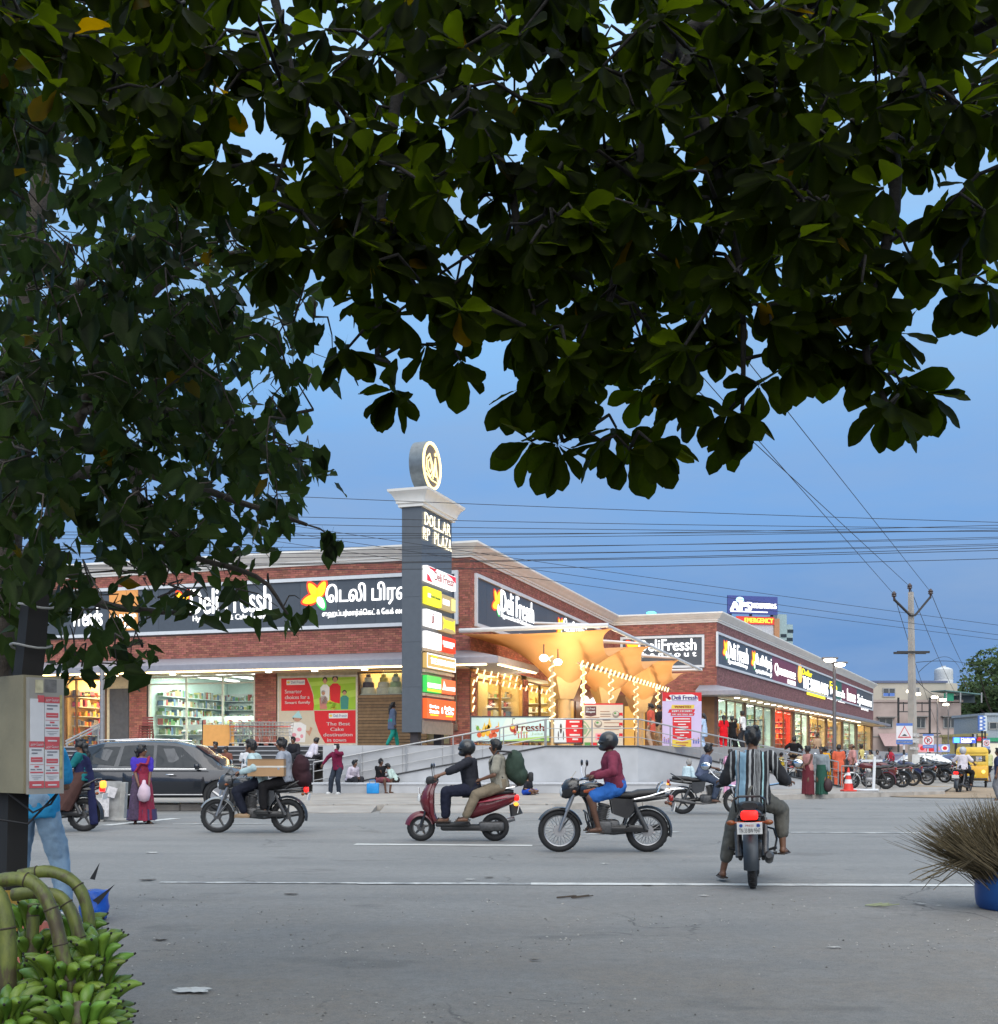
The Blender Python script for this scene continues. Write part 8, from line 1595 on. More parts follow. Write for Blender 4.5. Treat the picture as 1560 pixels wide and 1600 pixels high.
# litter and scraps on the road
PAP = mat('litter_paper',(.50,.49,.46),.85,var=.15,scale=20); DRY = mat('litter_dry_leaf',(.055,.042,.03),.9,var=.3,scale=20)
for i,(px,py,s,m2,lb) in enumerate(((238,1333,.16,0,'crumpled grey paper scrap on the road below the woman in the saree'),(300,1548,.20,0,'torn white paper scrap in the small hollow near the bottom left'),(1303,1480,.07,0,'small white paper bit on the tarmac below the stop line at right'),(1385,1416,.0,0,'pale leafy twig lying on the tarmac before the barrel'),(945,1350,.10,0,'white paper bit on the road below the pink shirted rider'),(1440,1413,.07,0,'white stub on the ground left of the barrel'),(1466,1416,.05,0,'tiny white scrap nearest the barrel'),(735,1375,.10,0,'white scrap lying on the line at the picture middle'),(1012,1384,.10,0,'pale scrap lying on the line left of the near rider'),(765,1372,.10,1,'dark dry leaf on the near side of the road middle'),(900,1402,.0,1,'thin dark twig on the near tarmac below the near line'),(455,1398,.12,1,'dry dark leaf on the tarmac at left of middle'),(230,1376,.16,1,'flat brown leaf on the road right of the blue bag'),(250,1466,.09,1,'dark leaf scrap right of the banana heap'),(1100,1400,.08,0,'pale scrap on the tarmac left of the near rear wheel'),(835,1500,.05,1,'tiny dark leaf bit on the bare near tarmac'),(605,1356,.06,0,'small pale scrap left of the scooter shadow'))):
 q = G(px,py); q.z = gz(q.x,q.y)+.002; o_ = MB(); s = (s or .10)*.75
 if 'twig' in lb:
  for j in range(7): a = rb_.uniform(-.3,.3)+.5; x0 = rb_.uniform(-.1,.1); o_.tube([(x0-.1,-.04+j*.012,.012),(x0+.1*math.cos(a),.1*math.sin(a)+j*.01,.02)],.005,4)
  o = o_.build('fallen_twig',mat('twig_pale',(.25,.28,.17),.8) if not m2 else DRY); o.location = q; tag(o,lb,'twig'); continue
 o_.grid(lambda u,v: ((u-.5)*s*1.5*(.85+.4*mnoise.noise((v*5,i,1)))+.02*math.sin(v*9+i),(v-.5)*s*(.8+.6*mnoise.noise((u*5,i*2.3,2))),.008+s*.07*(mnoise.noise((u*3+i,v*3,i))+.45)),7,5); o = o_.build('paper_scrap' if not m2 else 'dry_leaf',PAP if not m2 else DRY,sharp=40); o.location = q; tag(o,lb,'litter' if not m2 else 'leaf')
# ================================================================== parked and moving vehicles,the people
PBLK,PRED,PGRY,PWHT,PMAR = mat('paint_black',(.012,.012,.014),.25,coat=.6,var=.1),mat('paint_red',(.11,.006,.013),.28,coat=.5,var=.08),mat('paint_grey',(.05,.053,.058),.25,.4,coat=.5),mat('paint_white',(.62,.62,.60),.25,coat=.5,var=.04),mat('paint_maroon',(.11,.012,.015),.25,coat=.5)
PBLU = mat('paint_blue',(.02,.03,.10),.28,coat=.5)
PI2 = math.pi
# --- dark sport utility vehicle
sp = [(-2.32,.62,.98,.70,1.02,.60),(-2.25,.42,1.05,.84,1.30,.62),(-2.05,.36,1.08,.90,1.62,.66),(-1.5,.34,1.08,.93,1.73,.70),(-.6,.34,1.07,.94,1.76,.72),(.2,.34,1.06,.94,1.74,.72),(.7,.34,1.06,.93,1.64,.69),(1.1,.34,1.05,.92,1.38,.68),(1.42,.34,1.04,.90,1.12,.76),(1.9,.36,.98,.86,1.02,.70),(2.2,.40,.86,.78,.90,.62),(2.30,.50,.74,.68,.78,.55)]
Y = 29.6
suv,SS,SD_ = car('dark grey sport utility vehicle passing behind the woman in the saree',(XU(272,Y),Y,0),0.0,mat('suv_grey',(.024,.027,.033),.22,.55,coat=.7,var=.05),sp,(-1.36,1.40),.37,[[(-1.98,.22),(-1.25,.10),(-1.12,.85),(-1.62,.85),(-1.92,.5)],[(-1.12,.10),(-.28,.08),(-.28,.88),(-1.02,.88)],[(-.20,.08),(.98,.06),(.92,.25),(.42,.88),(-.20,.90)]],name='parked_car')
for s in (1,-1):
 for x0,x1,z,nm in ((-.72,-.52,.92,'door_handle'),(.10,.30,.92,'door_handle')): m_ = MB(); y = SS(x0)[1]+.012; m_.rbox(((x0+x1)/2,s*y,z),(.2,.025,.03),.01); m_.build(nm,CHR,suv)
 m_ = MB(); m_.tube([Vector((x,s*(SS(x)[1]*.985+.006),SS(x)[2 if False else 1] if False else 1.055)) for x in (-1.9,-1.2,-.4,.4,1.1)],.014,6); m_.build('chrome_strip',CHR,suv); m_ = MB(); m_.tube([(x,s*(SS(x)[1]*.95+.03),.42) for x in (-1.0,0,1.0)],.02,6); m_.build('sill_strip',ALU,suv)
 m_ = MB(); m_.rbox((.86,s*1.02,1.13),(.12,.20,.13),.04); m_.build('mirror',MATS['suv_grey'],suv); m_ = MB(); m_.tube([(-1.7,s*.60,1.775),(-.6,s*.63,1.81),(.3,s*.62,1.78)],.018,6); m_.build('roof_rail',CHR,suv)
 m_ = MB(); m_.rbox((2.16,s*.60,.80),(.16,.22,.13),.04); m_.build('headlight',HEADG,suv); m_ = MB(); m_.rbox((-2.24,s*.70,1.05),(.10,.12,.34),.03); m_.build('tail_light',TAILOFF,suv)
m_ = MB(); m_.grid(lambda u,v: (lambda x: Vector((x+.012,(2*v-1)*(.60 if u > .8 else .66),SS(x)[3]+.012)))(.72+.66*u),8,8); m_.build('windscreen',glass('screen_glass',(.2,.24,.25),.12,.3,(.03,.035,.04),.8),suv)
# --- white sedan and a dark car farther along
sd = [(-2.2,.55,.86,.68,.90,.60),(-2.12,.36,.92,.80,.96,.66),(-1.6,.28,.95,.86,1.08,.60),(-1.15,.27,.95,.87,1.36,.56),(-.4,.27,.93,.88,1.46,.58),(.3,.27,.92,.88,1.43,.58),(.8,.27,.92,.87,1.18,.60),(1.12,.27,.90,.86,.98,.70),(1.7,.28,.82,.83,.88,.66),(2.15,.36,.70,.72,.74,.55),(2.22,.45,.62,.62,.66,.5)]
Y = 60; cs_,S2,_ = car('white sedan parked beyond the concrete pole with its nose to the right',(XU(1452,Y),Y,.06),R(-6),PWHT,sd,(-1.32,1.36),.32,[[(-1.35,.12),(-.42,.08),(-.42,.88),(-.95,.86)],[(-.34,.08),(.82,.06),(.36,.86),(-.34,.9)]],name='parked_car',half=.86)
for s in (1,-1): m_ = MB(); m_.rbox((2.08,s*.56,.66),(.16,.26,.10),.03); m_.build('headlight',HEADG,cs_); m_ = MB(); m_.rbox((-2.1,s*.58,.84),(.1,.24,.12),.03); m_.build('tail_light',TAILOFF,cs_); m_ = MB(); m_.rbox((.72,s*.94,.98),(.1,.16,.1),.03); m_.build('mirror',PWHT,cs_)
m_ = MB(); m_.rbox((2.2,0,.50),(.06,.7,.16),.02); m_.build('grille',MUD,cs_)
Y = 66; cd,_,_ = car('dark car whose roof shows behind the white sedan, left of it',(XU(1405,Y),Y,.06),R(170),PBLU,sd,(-1.32,1.36),.32,[[(-1.35,.12),(-.42,.08),(-.42,.88),(-.95,.86)],[(-.34,.08),(.82,.06),(.36,.86),(-.34,.9)]],name='parked_car',half=.86)
Y = 68; c3,_,_ = car('small dark blue car between the white sedan and the autorickshaw',(XU(1492,Y),Y,.04),R(12),PBLU,[(a*.85,b,c,d*.92,e,f*.92) for a,b,c,d,e,f in sd],(-1.12,1.16),.30,[[(-1.1,.12),(-.36,.08),(-.36,.88),(-.8,.86)],[(-.28,.08),(.68,.06),(.3,.86),(-.28,.9)]],name='parked_car',half=.8)
autorickshaw('yellow autorickshaw driving away with its lamp glowing, right of the white sedan',(XU(1519,52),52,0),R(68))
# --- riders: helper shapes
fb = fabric
def rider(label,bike,dx=0.0,pil=False,sco=False,**kw):
 M = bike.matrix_basis; rz = bike.rotation_euler[2]
 if sco: kw.setdefault('pel',(-.20+dx,0,.87)); kw.setdefault('hands',((.33,.32,1.06),(.33,-.32,1.06))); kw.setdefault('feet',((.22,.13,.31),(.22,-.13,.31)))
 elif pil: kw.setdefault('pel',(-.60+dx,0,.98)); kw.setdefault('hands',((-.20,.18,1.05),(-.20,-.18,1.05))); kw.setdefault('feet',((-.24,.25,.36),(-.24,-.25,.36)))
 else: kw.setdefault('pel',(-.17+dx,0,.945)); kw.setdefault('hands',((.15,.345,1.09),(.15,-.345,1.09))); kw.setdefault('feet',((.10,.23,.29),(.10,-.23,.29)))
 kw.setdefault('lean',13); kw.setdefault('elbow',((-.5,.6,-.5),(-.5,-.6,-.5))); kw.setdefault('knee',((1,.35,.3),(1,-.35,.3))); kw.setdefault('hem',-.14); kw.setdefault('curl',(1.3,1.3)); kw.setdefault('footdir',(0,0)); kw.setdefault('palm',((0,0,-1),(0,0,-1))); kw.setdefault('lift',.05)
 return person(label,tuple(bike.location),rz,kw.pop('H',1.66),**kw)
HEL = mat('helmet_black',(.016,.017,.018),.3,coat=.4,var=.1); HELG = mat('helmet_grey',(.42,.43,.45),.3,coat=.4)
# the near motorcycle and its rider seen from behind
b0 = G(1184,1393); ang = R(76)
nb = motorbike('near black motorcycle waiting at the line, seen from behind with its red tail lamp lit',(b0.x+.62*math.cos(ang)+.02,b0.y+.62*math.sin(ang)+.30,0),ang,PBLK,'alloy',lit=True,plate=('TN 33 BW 9347','PRESS'),lean=-2)
def stripes():
 m,nt,b,out = _nodes('cloth_striped'); N,L = nt.nodes,nt.links; tc = N.new('ShaderNodeTexCoord'); sp_ = N.new('ShaderNodeSeparateXYZ'); L.new(tc.outputs['Object'],sp_.inputs[0])
 no = N.new('ShaderNodeTexNoise'); no.inputs['Scale'].default_value = 5; L.new(tc.outputs['Object'],no.inputs[0]); w = N.new('ShaderNodeMath'); w.operation = 'MULTIPLY_ADD'; w.inputs[1].default_value = .03; L.new(no.outputs[0],w.inputs[0]); L.new(sp_.outputs['Y'],w.inputs[2])
 mr = N.new('ShaderNodeMapRange'); mr.inputs[1].default_value = .285; mr.inputs[2].default_value = -.255; L.new(w.outputs[0],mr.inputs[0])
 cr = N.new('ShaderNodeValToRGB'); cr.color_ramp.interpolation = 'CONSTANT'; e = cr.color_ramp.elements; K,A,B,G_ = (.012,.012,.015),(.20,.33,.42),(.27,.28,.28),(.36,.37,.37)
 seq = [(.0,K),(.03,B),(.06,K),(.13,A),(.16,B),(.20,K),(.215,A),(.34,K),(.40,G_),(.445,K),(.50,G_),(.515,K),(.53,B),(.54,K),(.555,G_),(.565,K),(.58,B),(.59,K),(.605,G_),(.615,K),(.66,(.30,.50,.52)),(.685,K),(.75,B),(.78,K),(.85,G_),(.88,K),(.94,B),(.96,K)]
 e[0].position = 0; e[0].color = (*K,1); e[1].position = 1; e[1].color = (*K,1)
 for p_,c_ in seq[1:]: q = e.new(p_); q.color = (*c_,1)
 L.new(mr.outputs[0],cr.inputs[0]); L.new(cr.outputs[0],b.inputs['Base Color']); b.inputs['Roughness'].default_value = .85; return m
rider('man in a black and blue striped shirt astride the near motorcycle, seen from behind',nb,H=1.66,lean=6,top=('shirt','long',stripes()),bottom=('trousers',fb('olive_grey',(.115,.112,.098))),vox=.013,feet=((-.02,.35,.0),(.14,-.30,.30)),pel=(-.17,.02,.95),hem=-.20,knee=((.9,.6,.5),(1,-.5,.4)),elbow=((-.6,.25,-.8),(-.6,-.35,-.7)),lift=.16,head=(-6,2),footdir=(.25,-.25),hands=((.15,.345,1.10),(.15,-.345,1.10)))
# man in the maroon shirt riding left,alone
q = G(944,1331); pb_ = motorbike('black motorcycle with spoked wheels and a chrome rear rack, ridden left by a helmeted man',(q.x,q.y,0),PI2,PBLK,'spoke',rack=True,stripe=mat('decal_orange',(.35,.07,.02),.4),group=None)
rider('helmeted man in a maroon shirt and blue shorts riding left on the spoked wheel motorcycle',pb_,H=1.70,top=('shirt','long',fb('maroon',(.17,.030,.055))),bottom=('shorts',fb('bright_blue',(.03,.13,.42))),helmet=HEL,skin=0,vox=.014,lean=9,hem=-.06,shoes=None)
# red scooter with two people
q = G(718,1314); rs = scooter('red scooter carrying a helmeted rider and a pillion passenger to the left',(q.x,q.y,0),PI2,PRED,lit=True,side=mat('panel_pink',(.40,.07,.10),.3))
rider('scooter rider in a black helmet and dark shirt at the handlebar of the red scooter',rs,sco=True,H=1.68,lean=6,top=('shirt','rolled',fb('charcoal',(.022,.023,.03))),bottom=('trousers',fb('navy',(.016,.018,.034))),helmet=HEL,vox=.015)
rider('pillion passenger in a beige shirt behind the rider on the red scooter',rs,sco=True,dx=-.42,H=1.62,lean=6,pel=(-.66,0,.92),top=('shirt','short',fb('beige',(.27,.25,.20))),bottom=('trousers',fb('khaki',(.20,.16,.11))),hands=((-.36,.16,1.0),(-.36,-.16,1.0)),feet=((-.10,.24,.32),(-.10,-.24,.32)),vox=.016)
q3 = rs.location; bp = thing('backpack','dark green rucksack on the back of the scooter passenger','rucksack',(q3.x+.90,q3.y,1.02)); m_ = MB(); m_.ell((0,0,.18),(.16,.19,.25)); m_.ell((.08,0,.04),(.13,.17,.16)); m_.ell((.0,0,.33),(.12,.16,.12)); o = remesh(m_,'bag_body',fb('bag_green',(.035,.055,.04)),bp,.02,3); crumple(o,.015,9); m_ = MB(); m_.rbox((.26,0,.02),(.08,.22,.16),.03); m_.build('pocket',MUD,bp)
for s in (1,-1): m_ = MB(); m_.tube([(-.05,s*.14,.42),(-.28,s*.15,.44),(-.40,s*.15,.25),(-.2,s*.15,.0)],.02,6); m_.build('strap',MUD,bp)
# left motorcycle with a parcel between two riders
q = G(396,1301); lb_ = motorbike('dark motorcycle with five spoke wheels ridden left in front of the dark car',(q.x,q.y,0),PI2,PGRY,'alloy',lit=True,fmud=mat('mudguard_silver',(.30,.31,.31),.3,.5),group=None)
rider('bareheaded rider in a pale blue shirt on the motorcycle carrying a parcel',lb_,H=1.66,lean=14,dx=.06,top=('shirt','long',fb('pale_aqua',(.36,.47,.48))),bottom=('trousers',fb('ink_navy',(.012,.014,.024))),vox=.015,shoes=mat('shoe_tan',(.30,.20,.11),.6))
rider('pillion passenger with black hair holding a cardboard parcel on the left motorcycle',lb_,pil=True,H=1.64,lean=8,top=('shirt','long',fb('grey_blue',(.27,.29,.33))),bottom=('trousers',fb('black',(.012,.011,.012))),vox=.015,head=(10,5),hands=((-.32,.20,1.20),(-.32,-.20,1.20)),shoes=mat('shoe_black',(.015,.015,.015),.5))
q3 = lb_.location; pc = thing('cardboard_parcel','brown cardboard parcel bound with white tape between two riders','parcel',(q3.x+.30,q3.y-.27,1.02)); CARD = mat('cardboard',(.37,.22,.11),.85,var=.12,scale=3); m_ = MB(); m_.box(-.32,.32,-.12,.12,0,.30); m_.build('carton',CARD,pc); m_ = MB(); m_.box(-.324,.324,-.124,.124,.155,.185); m_.build('tape',mat('tape_white',(.6,.57,.5),.5),pc); m_ = MB(); m_.box(-.33,.33,-.13,.0,.301,.306); m_.build('flap',CARD,pc)
b2 = thing('black_bag','large dark maroon bag on the back of the left pillion passenger','bag',(q3.x+.86,q3.y,.90)); m_ = MB(); m_.ell((0,0,.24),(.15,.18,.26)); m_.ell((.05,0,.08),(.15,.18,.16)); o = remesh(m_,'bag_body',fb('bag_black',(.035,.014,.018)),b2,.02,3); crumple(o,.02,8)
# scooter and riders at the far left behind the box
q = G(118,1299); ls = motorbike('dark motorcycle half hidden at the left by the notice box with a glowing rear lamp',(q.x-.46,q.y,0),PI2,PBLK,'alloy',lit=True)
m_ = MB(); m_.rbox((-.99,.06,.86),(.08,.20,.14),.04); m_.build('indicator_lamp',AMB,ls)
rider('woman in a teal blouse riding pillion beside the notice box',ls,pil=True,H=1.58,lean=4,top=('blouse','short',fb('teal',(.01,.13,.14)),fb('dark_blue_drape',(.015,.018,.06))),bottom=('skirt',fb('brown_drape',(.07,.035,.03)),.22),hair='long bun',fem=True,vox=.017,hands=((-.25,.20,1.0),(-.25,-.12,1.0)),feet=((-.26,.28,.40),(-.22,.22,.40)))
rider('rider in a sky blue shirt mostly hidden by the notice box',ls,H=1.66,top=('shirt','long',fb('sky',(.30,.45,.62))),bottom=('trousers',fb('dark_trouser',(.02,.02,.025))),vox=.02)
# motorcycle in the middle distance turning away
q = G(1108,1272); mbk = motorbike('dark motorcycle turning right behind the near rider',(q.x,q.y,0),R(-8),PGRY,'alloy',lit=False)
m_ = MB(); m_.rbox((-.97,.1,.72),(.05,.10,.07),.02); m_.build('indicator_lamp',AMB,mbk)
rider('rider in a blue and orange tee shirt reaching for the bars of the turning motorcycle',mbk,H=1.66,lean=16,top=('tee','short',fb('blue_orange',(.10,.12,.19))),bottom=('trousers',fb('denim_dark',(.05,.065,.10))),vox=.018,skin=0)
m_ = MB()
# rider going away at the right,with the autorickshaw
q = G(1504,1241); rb2 = motorbike('black motorcycle leaving toward the autorickshaw with its red lamp lit',(q.x+.25,q.y+.5,0),R(52),PBLK,'alloy',lit=True)
rider('helmeted rider in a white shirt leaving behind the yellow autorickshaw',rb2,H=1.68,lean=6,top=('shirt','short',fb('white',(.58,.54,.58))),bottom=('trousers',fb('trouser_black',(.014,.014,.016))),helmet=HELG,vox=.018)
# parked motorcycles near the cone and behind the railing
PK = [(1358,40.6+2.6,172,PMAR,'alloy','white and maroon parked motorcycle nearest the traffic cone, seen side on',True),(1384,45.5,168,PMAR,'alloy','maroon parked motorcycle just behind the one by the cone',False),(1402,47.8,172,PBLK,'alloy','black parked motorcycle left of the speed hump sign',False),(1425,49.2,160,PBLU,'spoke','dark blue parked motorcycle behind the concrete pole',False),(1455,54,150,PBLK,'spoke','black parked motorcycle in front of the white sedan',False),(1470,56,150,PGRY,'spoke','grey parked motorcycle nearest the rear wheel arch of the white sedan',False),
      (1320,48,100,PGRY,'alloy','grey parked motorcycle behind the cone end of the railing',False),(1216,49,75,PBLK,'alloy','black parked motorcycle behind the railing under the dark shirted man',False),(1238,49.5,80,PMAR,'spoke','maroon parked motorcycle behind the railing right of the near rider',False),(1262,50,78,PBLK,'alloy','black parked motorcycle behind the two men in long cloths',False),(1345,52,95,PWHT,'alloy','white parked motorcycle in the second row behind the cone',False),(1196,49.2,82,PBLU,'alloy','dark blue parked motorcycle behind the railing hidden by the near rider',False)]
for px,Y,a,pt_,ws,lb,hv in PK:
 mk = motorbike(lb,(XU(px,Y),Y,.15),R(a),pt_,ws,group='parked motorcycles',heavy=hv,cowl=not hv,ridden=False,lean=-7,fmud=PWHT if hv else None)
# ------------------------------------------------------------------ people on foot
SHW = mat('shoe_white',(.55,.55,.54),.6);
sar = G(222,1287); SARE = mat('saree_red',(.24,.012,.040),.75,var=.22,scale=18,bump=.2); SABL = mat('saree_border_blue',(.045,.035,.10),.75,var=.3,scale=22)
J = person('woman in a red and blue saree crossing the road with a pale carry bag',tuple(sar),R(-62),1.60,fem=True,top=('blouse','short',fb('blouse_violet',(.06,.035,.36)),SARE),bottom=('skirt',SARE,.27,.08),hair='plait bun',vox=.012,head=(58,0),hands=((.22,.10,.80),(.24,-.12,.82)),curl=(1.0,1.1),feet=((.05,.12,0),(-.05,-.12,0)),hem=.02)
m_ = MB(); n = 30; rg = []
for u,w in ((0,1.0),(.12,1.02),(.2,1.04)): z = .30-.22*u/.2; rg.append([Vector((math.sin(2*math.pi*j/n)*(.245+.02*u)*w*(1+.03*math.sin(j*2.3)),math.cos(2*math.pi*j/n)*(.285+.03*u)*w*(1+.03*math.cos(j*1.9)),z)) for j in range(n)])
m_.loft(rg,caps=False); m_.build('saree_border',SABL,J['root']); m_ = MB(); m_.tube([(.10,-.10,1.0),(.14,-.13,.7),(.16,-.15,.30),(.17,-.16,.10)],[.08,.11,.135,.15],12,sy=.5); o = m_.build('saree_pleats',mat('saree_print',(.06,.035,.075),.75,var=.5,scale=26),J['root']); crumple(o,.012,12)
bgp = Vector((sar.x,sar.y,0))+Matrix.Rotation(R(-62),3,'Z') @ Vector((.33,-.02,.46)); t = thing('carry_bag','pale pink carry bag held by the woman in the saree','bag',bgp); m_ = MB(); m_.lathe([(0,0),(.09,.03),(.12,.14),(.09,.28),(.03,.36),(.02,.42),(0,.43)],16); o = m_.build('bag_body',mat('bag_pink',(.60,.45,.52),.6),t,sharp=180); crumple(o,.02,12)
# man in blue at the left,close
mnp = G(54,1432); person('man in a bright blue shirt and faded jeans standing behind the banana heap',(mnp.x,mnp.y,0),R(100),1.72,top=('shirt','short',fb('azure',(.03,.27,.50))),bottom=('trousers',fb('faded_denim',(.22,.32,.42))),vox=.013,feet=((.02,.17,0),(-.08,-.27,0)),shoes=SHW,knee=((1,.1,0),(1,-.1,0)),hem=-.22,hands=((.25,.10,1.05),(.30,-.10,1.1)))
# on the steps,ledge and pavement
zs = lambda i: ZF-.16*i
st = lambda lb,px,py,Y,rz,**k: stand(lb,px,py,Y,rz,**k)
mm_ = person('young man in a maroon shirt holding a phone to his face at the railing',(XU(528,37.4),37.4,.15),R(-120),1.62,top=('shirt','long',fb('crimson',(.16,.012,.045))),bottom=('trousers',fb('jeans',(.03,.038,.055))),shoes=SHW,hands=((.16,.03,1.44),(.10,-.52,.98)),curl=(1.3,.3),feet=((.0,.05,0),(.05,-.26,0)),vox=.018,elbow=((.2,.8,-.6),(-.4,-.6,.1)),lean=4)
hp_ = mm_['WR'][0]; t = thing('phone','white phone held up by the young man in maroon','phone',Matrix.Rotation(R(-120),3,'Z') @ (hp_+Vector((.03,0,.06)))+Vector((XU(528,37.4),37.4,.15))); m_ = MB(); m_.rbox((0,0,0),(.09,.02,.16),.01); m_.build('handset',SHW,t)
seat('man in a black tee shirt and floral shorts seated on the ramp ledge',(XU(594,38.5),38.5,.50),-95,1.58,sh=.36,top=('tee','short',fb('jet',(.012,.012,.014))),bottom=('shorts',fb('floral',(.20,.06,.07))),hands=((.16,-.10,.36),(.18,.12,.34)),vox=.018,lean=4,skin=0)
seat('boy in a pale green shirt sitting bent over on the ramp ledge',(XU(619,38.5),38.5,.50),-85,1.42,sh=.36,top=('shirt','long',fb('pale_green',(.40,.50,.46))),bottom=('shorts',fb('dark_brown',(.03,.022,.02))),lean=34,head=(0,38),vox=.018)
t = thing('shopping_bag','bright blue shopping bag on the ground beside the seated man in black','bag',(XU(583,37.9),37.9,.15)); m_ = MB(); m_.rbox((0,0,.17),(.40,.20,.34),.03); o = m_.build('bag_body',mat('bag_cyan',(.01,.25,.62),.5),t); m_ = MB(); m_.tube([(-.1,-.1,.33),(-.08,-.1,.45),(.08,-.1,.45),(.1,-.1,.33)],.01,5); m_.build('bag_handle',MATS['bag_cyan'],t)
def onstep(lb,px,i,rz,H,**k):
 fr0 = frame(p0_step,-e_,nL); a = (px-CX)/F; n = .30*i+.15; ex = -e_; o_ = p0_step+nL*n; s = (a*o_.y-o_.x)/(ex.x-a*ex.y); pp = o_+ex*s; return seat(lb,(pp.x,pp.y,zs(i)),rz,H,sh=.33,vox=.02,**k)
p0_step = Vector((-6.02,41.2,0))
onstep('man in a lilac white shirt seated high on the steps looking at his hands',484,3,-100,1.62,top=('shirt','long',fb('lilac_white',(.55,.52,.58))),bottom=('trousers',fb('dark_a',(.03,.03,.035))),lean=26,head=(0,30))
onstep('dark haired youth seated on the steps left of the lilac shirted man',462,3,-90,1.6,top=('shirt','long',fb('dark_b',(.02,.02,.025))),bottom=('trousers',fb('dark_a',0)))
onstep('grey haired man seated low on the steps behind the parcel riders',386,5,-80,1.6,top=('shirt','short',fb('off_white',(.52,.53,.54))),bottom=('lungi',fb('white_cloth',(.5,.5,.5)),.2),hair='grey')
onstep('seated person with black hair above the bonnet of the dark car',341,4,-90,1.58,top=('shirt','short',fb('dark_b',0)),bottom=('trousers',fb('dark_a',0)))
onstep('second seated person with black hair right of the windscreen of the dark car',357,5,-90,1.56,top=('shirt','short',fb('rust',(.18,.07,.05))),bottom=('trousers',fb('dark_a',0)))
seat('seated man in a pink white shirt behind the youth in maroon',(XU(547,38.9),38.9,.50),-120,1.58,sh=.34,top=('shirt','long',fb('pinkwhite',(.52,.46,.52))),bottom=('trousers',fb('dark_a',0)),vox=.02,lean=24)
seat('child in blue shorts sitting cross legged on the pavement behind the scooter',(XU(822,36.5),36.5,.17),-120,1.3,sh=.0,top=('tee','short',fb('dark_b',0)),bottom=('shorts',fb('royal',(.02,.08,.45))),feet=((.28,-.08,0),(.30,.10,.02)),knee=((.4,1,.2),(.4,-1,.2)),vox=.018)
seat('old man in a pale blue shirt seated on the ledge left of the turning motorcycle',(XU(1072,38.6),38.6,.48),-100,1.62,sh=.36,top=('shirt','long',fb('powder_blue',(.46,.58,.62))),bottom=('lungi',fb('pale_cloth',(.48,.55,.55)),.2),hair='grey',vox=.018)
st('woman in a pink saree with a long plait standing before the ramp',1141,0,38.2,60,H=1.46,z=.15,fem=True,top=('blouse','short',fb('rose',(.50,.24,.36)),fb('pink_drape',(.60,.30,.44))),bottom=('skirt',fb('pink_skirt',(.60,.34,.50)),.24),hair='plait',vox=.02)
st('man in a pink vest and a maroon long cloth standing before the railing',1263,0,37.2,-150,H=1.55,z=.15,top=('shirt','none',fb('salmon',(.40,.20,.18))),bottom=('lungi',fb('maroon_cloth',(.12,.022,.03)),.21),vox=.018,skin=0,hands=((.26,.0,.92),(.24,.06,.88)),head=(-40,0))
st('man in a grey open shirt and a green long cloth carrying a dark bag',1284,0,37.4,-110,H=1.52,z=.15,top=('shirt','long',fb('slate_shirt',(.22,.25,.27))),bottom=('lungi',fb('green_cloth',(.025,.085,.06)),.20),vox=.018,skin=0,head=(-20,0))
q = Vector((XU(1293,37.3),37.2,.22)); t = thing('hand_bag','dark red black hand bag carried by the man in the green cloth','bag',q); m_ = MB(); m_.ell((0,0,.22),(.15,.09,.22)); m_.tube([(-.05,0,.38),(-.02,0,.56),(.03,0,.56),(.05,0,.38)],.014,5); remesh(m_,'bag_body',mat('bag_dark',(.035,.012,.014),.6),t,.02,2)
# on the platform and under the canopy
st('woman walking with a grey blue scarf and teal trousers behind the sign pillar',613,0,42.2,20,H=1.60,z=ZF,fem=True,top=('kurta','long',fb('grey_blue_scarf',(.10,.13,.20))),bottom=('trousers',fb('teal_trouser',(.02,.30,.24))),hair='long',vox=.02,hem=-.62,feet=((.22,.06,0),(-.20,-.06,.02)))
st('woman in an orange red kurta standing at the top of the ramp',1018,0,41.2,170,H=1.56,z=1.70,fem=True,top=('kurta','short',fb('coral',(.58,.10,.06))),bottom=('trousers',fb('beige_trouser',(.45,.30,.2))),hair='bun',vox=.02,hem=-.72,skin=2)
st('man in dark clothes half hidden behind the lilac job board',1031,0,44.5,200,H=1.6,z=ZF,top=('shirt','short',fb('dark_b',0)),bottom=('trousers',fb('tan_cloth',(.3,.2,.12))),vox=.024)
st('woman in a pale blue kurta right of the lilac job board',1100,0,53,150,H=1.6,z=ZF,fem=True,top=('kurta','short',fb('babyblue',(.38,.50,.68))),bottom=('trousers',fb('babyblue',0)),hair='long',hem=-.8,vox=.024)
st('woman in a bright red dress facing the first window of the wing',1131,0,56,90,H=1.62,z=ZF,fem=True,top=('kurta','short',fb('scarlet',(.62,.01,.02))),bottom=('trousers',fb('scarlet',0)),hair='long',hem=-.85,vox=.024)
st('woman in black beside the woman in the red dress',1144,0,57,60,H=1.58,z=ZF,fem=True,top=('kurta','short',fb('jet',0)),bottom=('trousers',fb('jet',0)),hair='bun',hem=-.7,vox=.024)
st('child in an ochre top between the woman in black and the tall man',1151,0,57.5,200,H=1.5,z=ZF,top=('tee','short',fb('ochre_tee',(.45,.22,.05))),bottom=('trousers',fb('jet',0)),vox=.024)
st('tall man in a white shirt by the first wing windows',1161,0,54,150,H=1.74,z=ZF,top=('shirt','short',fb('pure_white',(.66,.65,.64))),bottom=('trousers',fb('dark_a',0)),vox=.022)
seat('man in a grey check shirt seated on a motorcycle below the tall white shirted man',(XU(1171,50),50,1.0),30,1.64,sh=.75,top=('shirt','short',fb('grey_check',(.26,.25,.26))),bottom=('trousers',fb('dark_a',0)),vox=.022,lean=8,feet=((.3,.2,-.6),(.3,-.2,-.6)))
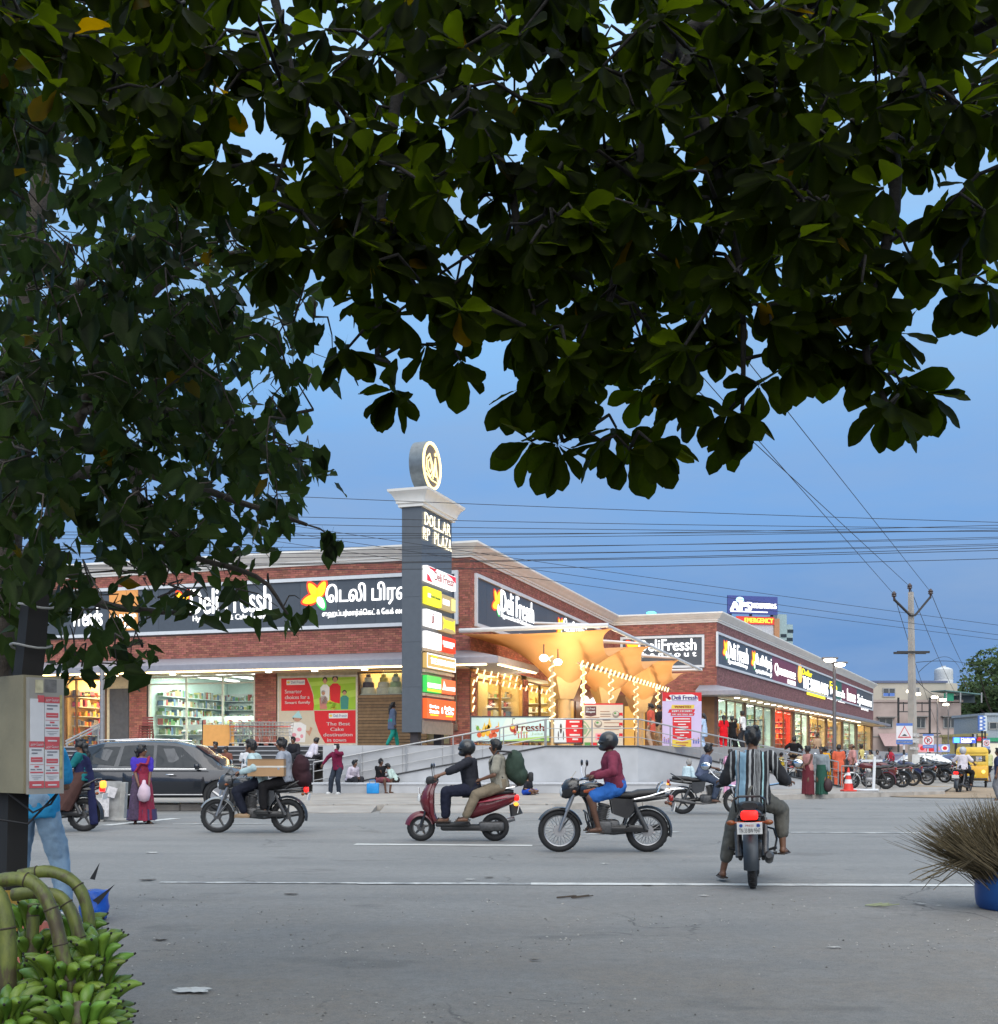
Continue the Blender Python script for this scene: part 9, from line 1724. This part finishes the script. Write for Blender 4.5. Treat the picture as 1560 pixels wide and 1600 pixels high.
sk2 = motorbike('black motorcycle under the seated man in the grey check shirt',(XU(1171,50)+.05,50.05,.15),R(30),PBLK,'alloy',ridden=False,group='parked motorcycles')
for px,py,col_,lb in ((1112,1172,(.5,.42,.2),'man with his head just above the right ramp slope'),(1117,1174,(.55,.25,.1),'rust clothed man whose head shows next to another above the right ramp slope')): st(lb,px,0,47+px*.001,200,H=1.5,z=.15,top=('shirt','short',fb('crowd%d' % px,col_)),bottom=('trousers',fb('dark_a',0)),vox=.024)
st('man in a black tee shirt with his hand on his hip before the glittering window',1241,0,50,60,H=1.72,z=.5,top=('tee','short',fb('jet',0)),bottom=('trousers',fb('khaki_t',(.28,.2,.12))),vox=.02,hands=((.0,.26,.98),(.24,-.22,1.05)),elbow=((-.2,1,0),(-.3,-.7,-.3)))
WK = [(1206,52,.3,1.5,'seated looking man in a white vest left of the red shop',(.6,.58,.55),'grey'),(1222,51,.2,1.35,'woman in a yellow headcloth before the red shop',(.6,.42,.04),'cap'),(1252,48,.15,1.45,'man in a pale yellow shirt right of the black tee shirted man',(.55,.45,.28),'short'),(1277,60,.9,1.66,'man in a tan shirt at the mannequin shop',(.42,.28,.18),'short'),(1291,49,.15,1.62,'woman in an orange yellow saree behind the man in the green cloth',(.68,.33,.01),'bun'),(1311,45.5,.15,1.68,'woman in a coral kurta behind the lamp post',(.62,.12,.06),'bun'),(1300,52,.15,1.5,'person in black beside the lamp post',(.02,.02,.02),'short'),(1333,46.5,.15,1.74,'stout man in a pink check shirt facing left behind the cone',(.52,.26,.24),'bald'),(1347,56,.3,1.66,'man in a yellow shirt before the last wing shop',(.6,.5,.18),'short'),(1361,58,.2,1.5,'person in a cream top right of the yellow shirted man',(.55,.5,.35),'long'),(1390,50.5,.15,1.6,'man with a red rucksack beside the parked motorcycles',(.10,.10,.11),'short'),(1546,60,.05,1.68,'man in a pale yellow shirt and dark shorts walking at the right edge',(.50,.50,.25),'short'),(1320,55,.15,1.5,'dark clothed person right of the lamp post',(.03,.03,.035),'short'),(1371,60,.1,1.6,'distant man in grey right of the last wing shop',(.2,.2,.22),'short')]
for i,(px,Y,z,H,lb,c,hr) in enumerate(WK):
 fm = hr in ('bun','long','cap'); cl = fb('street%d' % i,c); st(lb,px,0,Y,(40,150,200,-60,120,80,-100)[i % 7] if i != 7 else 175,H=H,z=z,fem=fm,top=('blouse' if 'saree' in lb else 'kurta' if fm else 'shirt','short',cl,cl),bottom=('skirt',cl,.23) if 'saree' in lb else ('shorts' if 'shorts' in lb else 'trousers',cl if fm else fb('dark_a',0)),hair=hr,vox=.024,hem=-.7 if fm and 'saree' not in lb else -.22,belly=.06 if i == 7 else 0)
q = Vector((XU(1391,50.3),50.25,1.12)); t = thing('red_rucksack','red rucksack worn by the man beside the parked motorcycles','rucksack',q); m_ = MB(); m_.ell((0,-.06,.2),(.17,.13,.26)); remesh(m_,'bag_body',fb('ruck_red',(.34,.02,.04)),t,.025,2)
Y = 44; st('person in a dark blue top cut by the right picture edge',1562,0,36,150,H=1.62,z=0,top=('shirt','short',fb('navy_top',(.03,.04,.09))),bottom=('trousers',fb('grey_trs',(.16,.16,.17))),vox=.02)
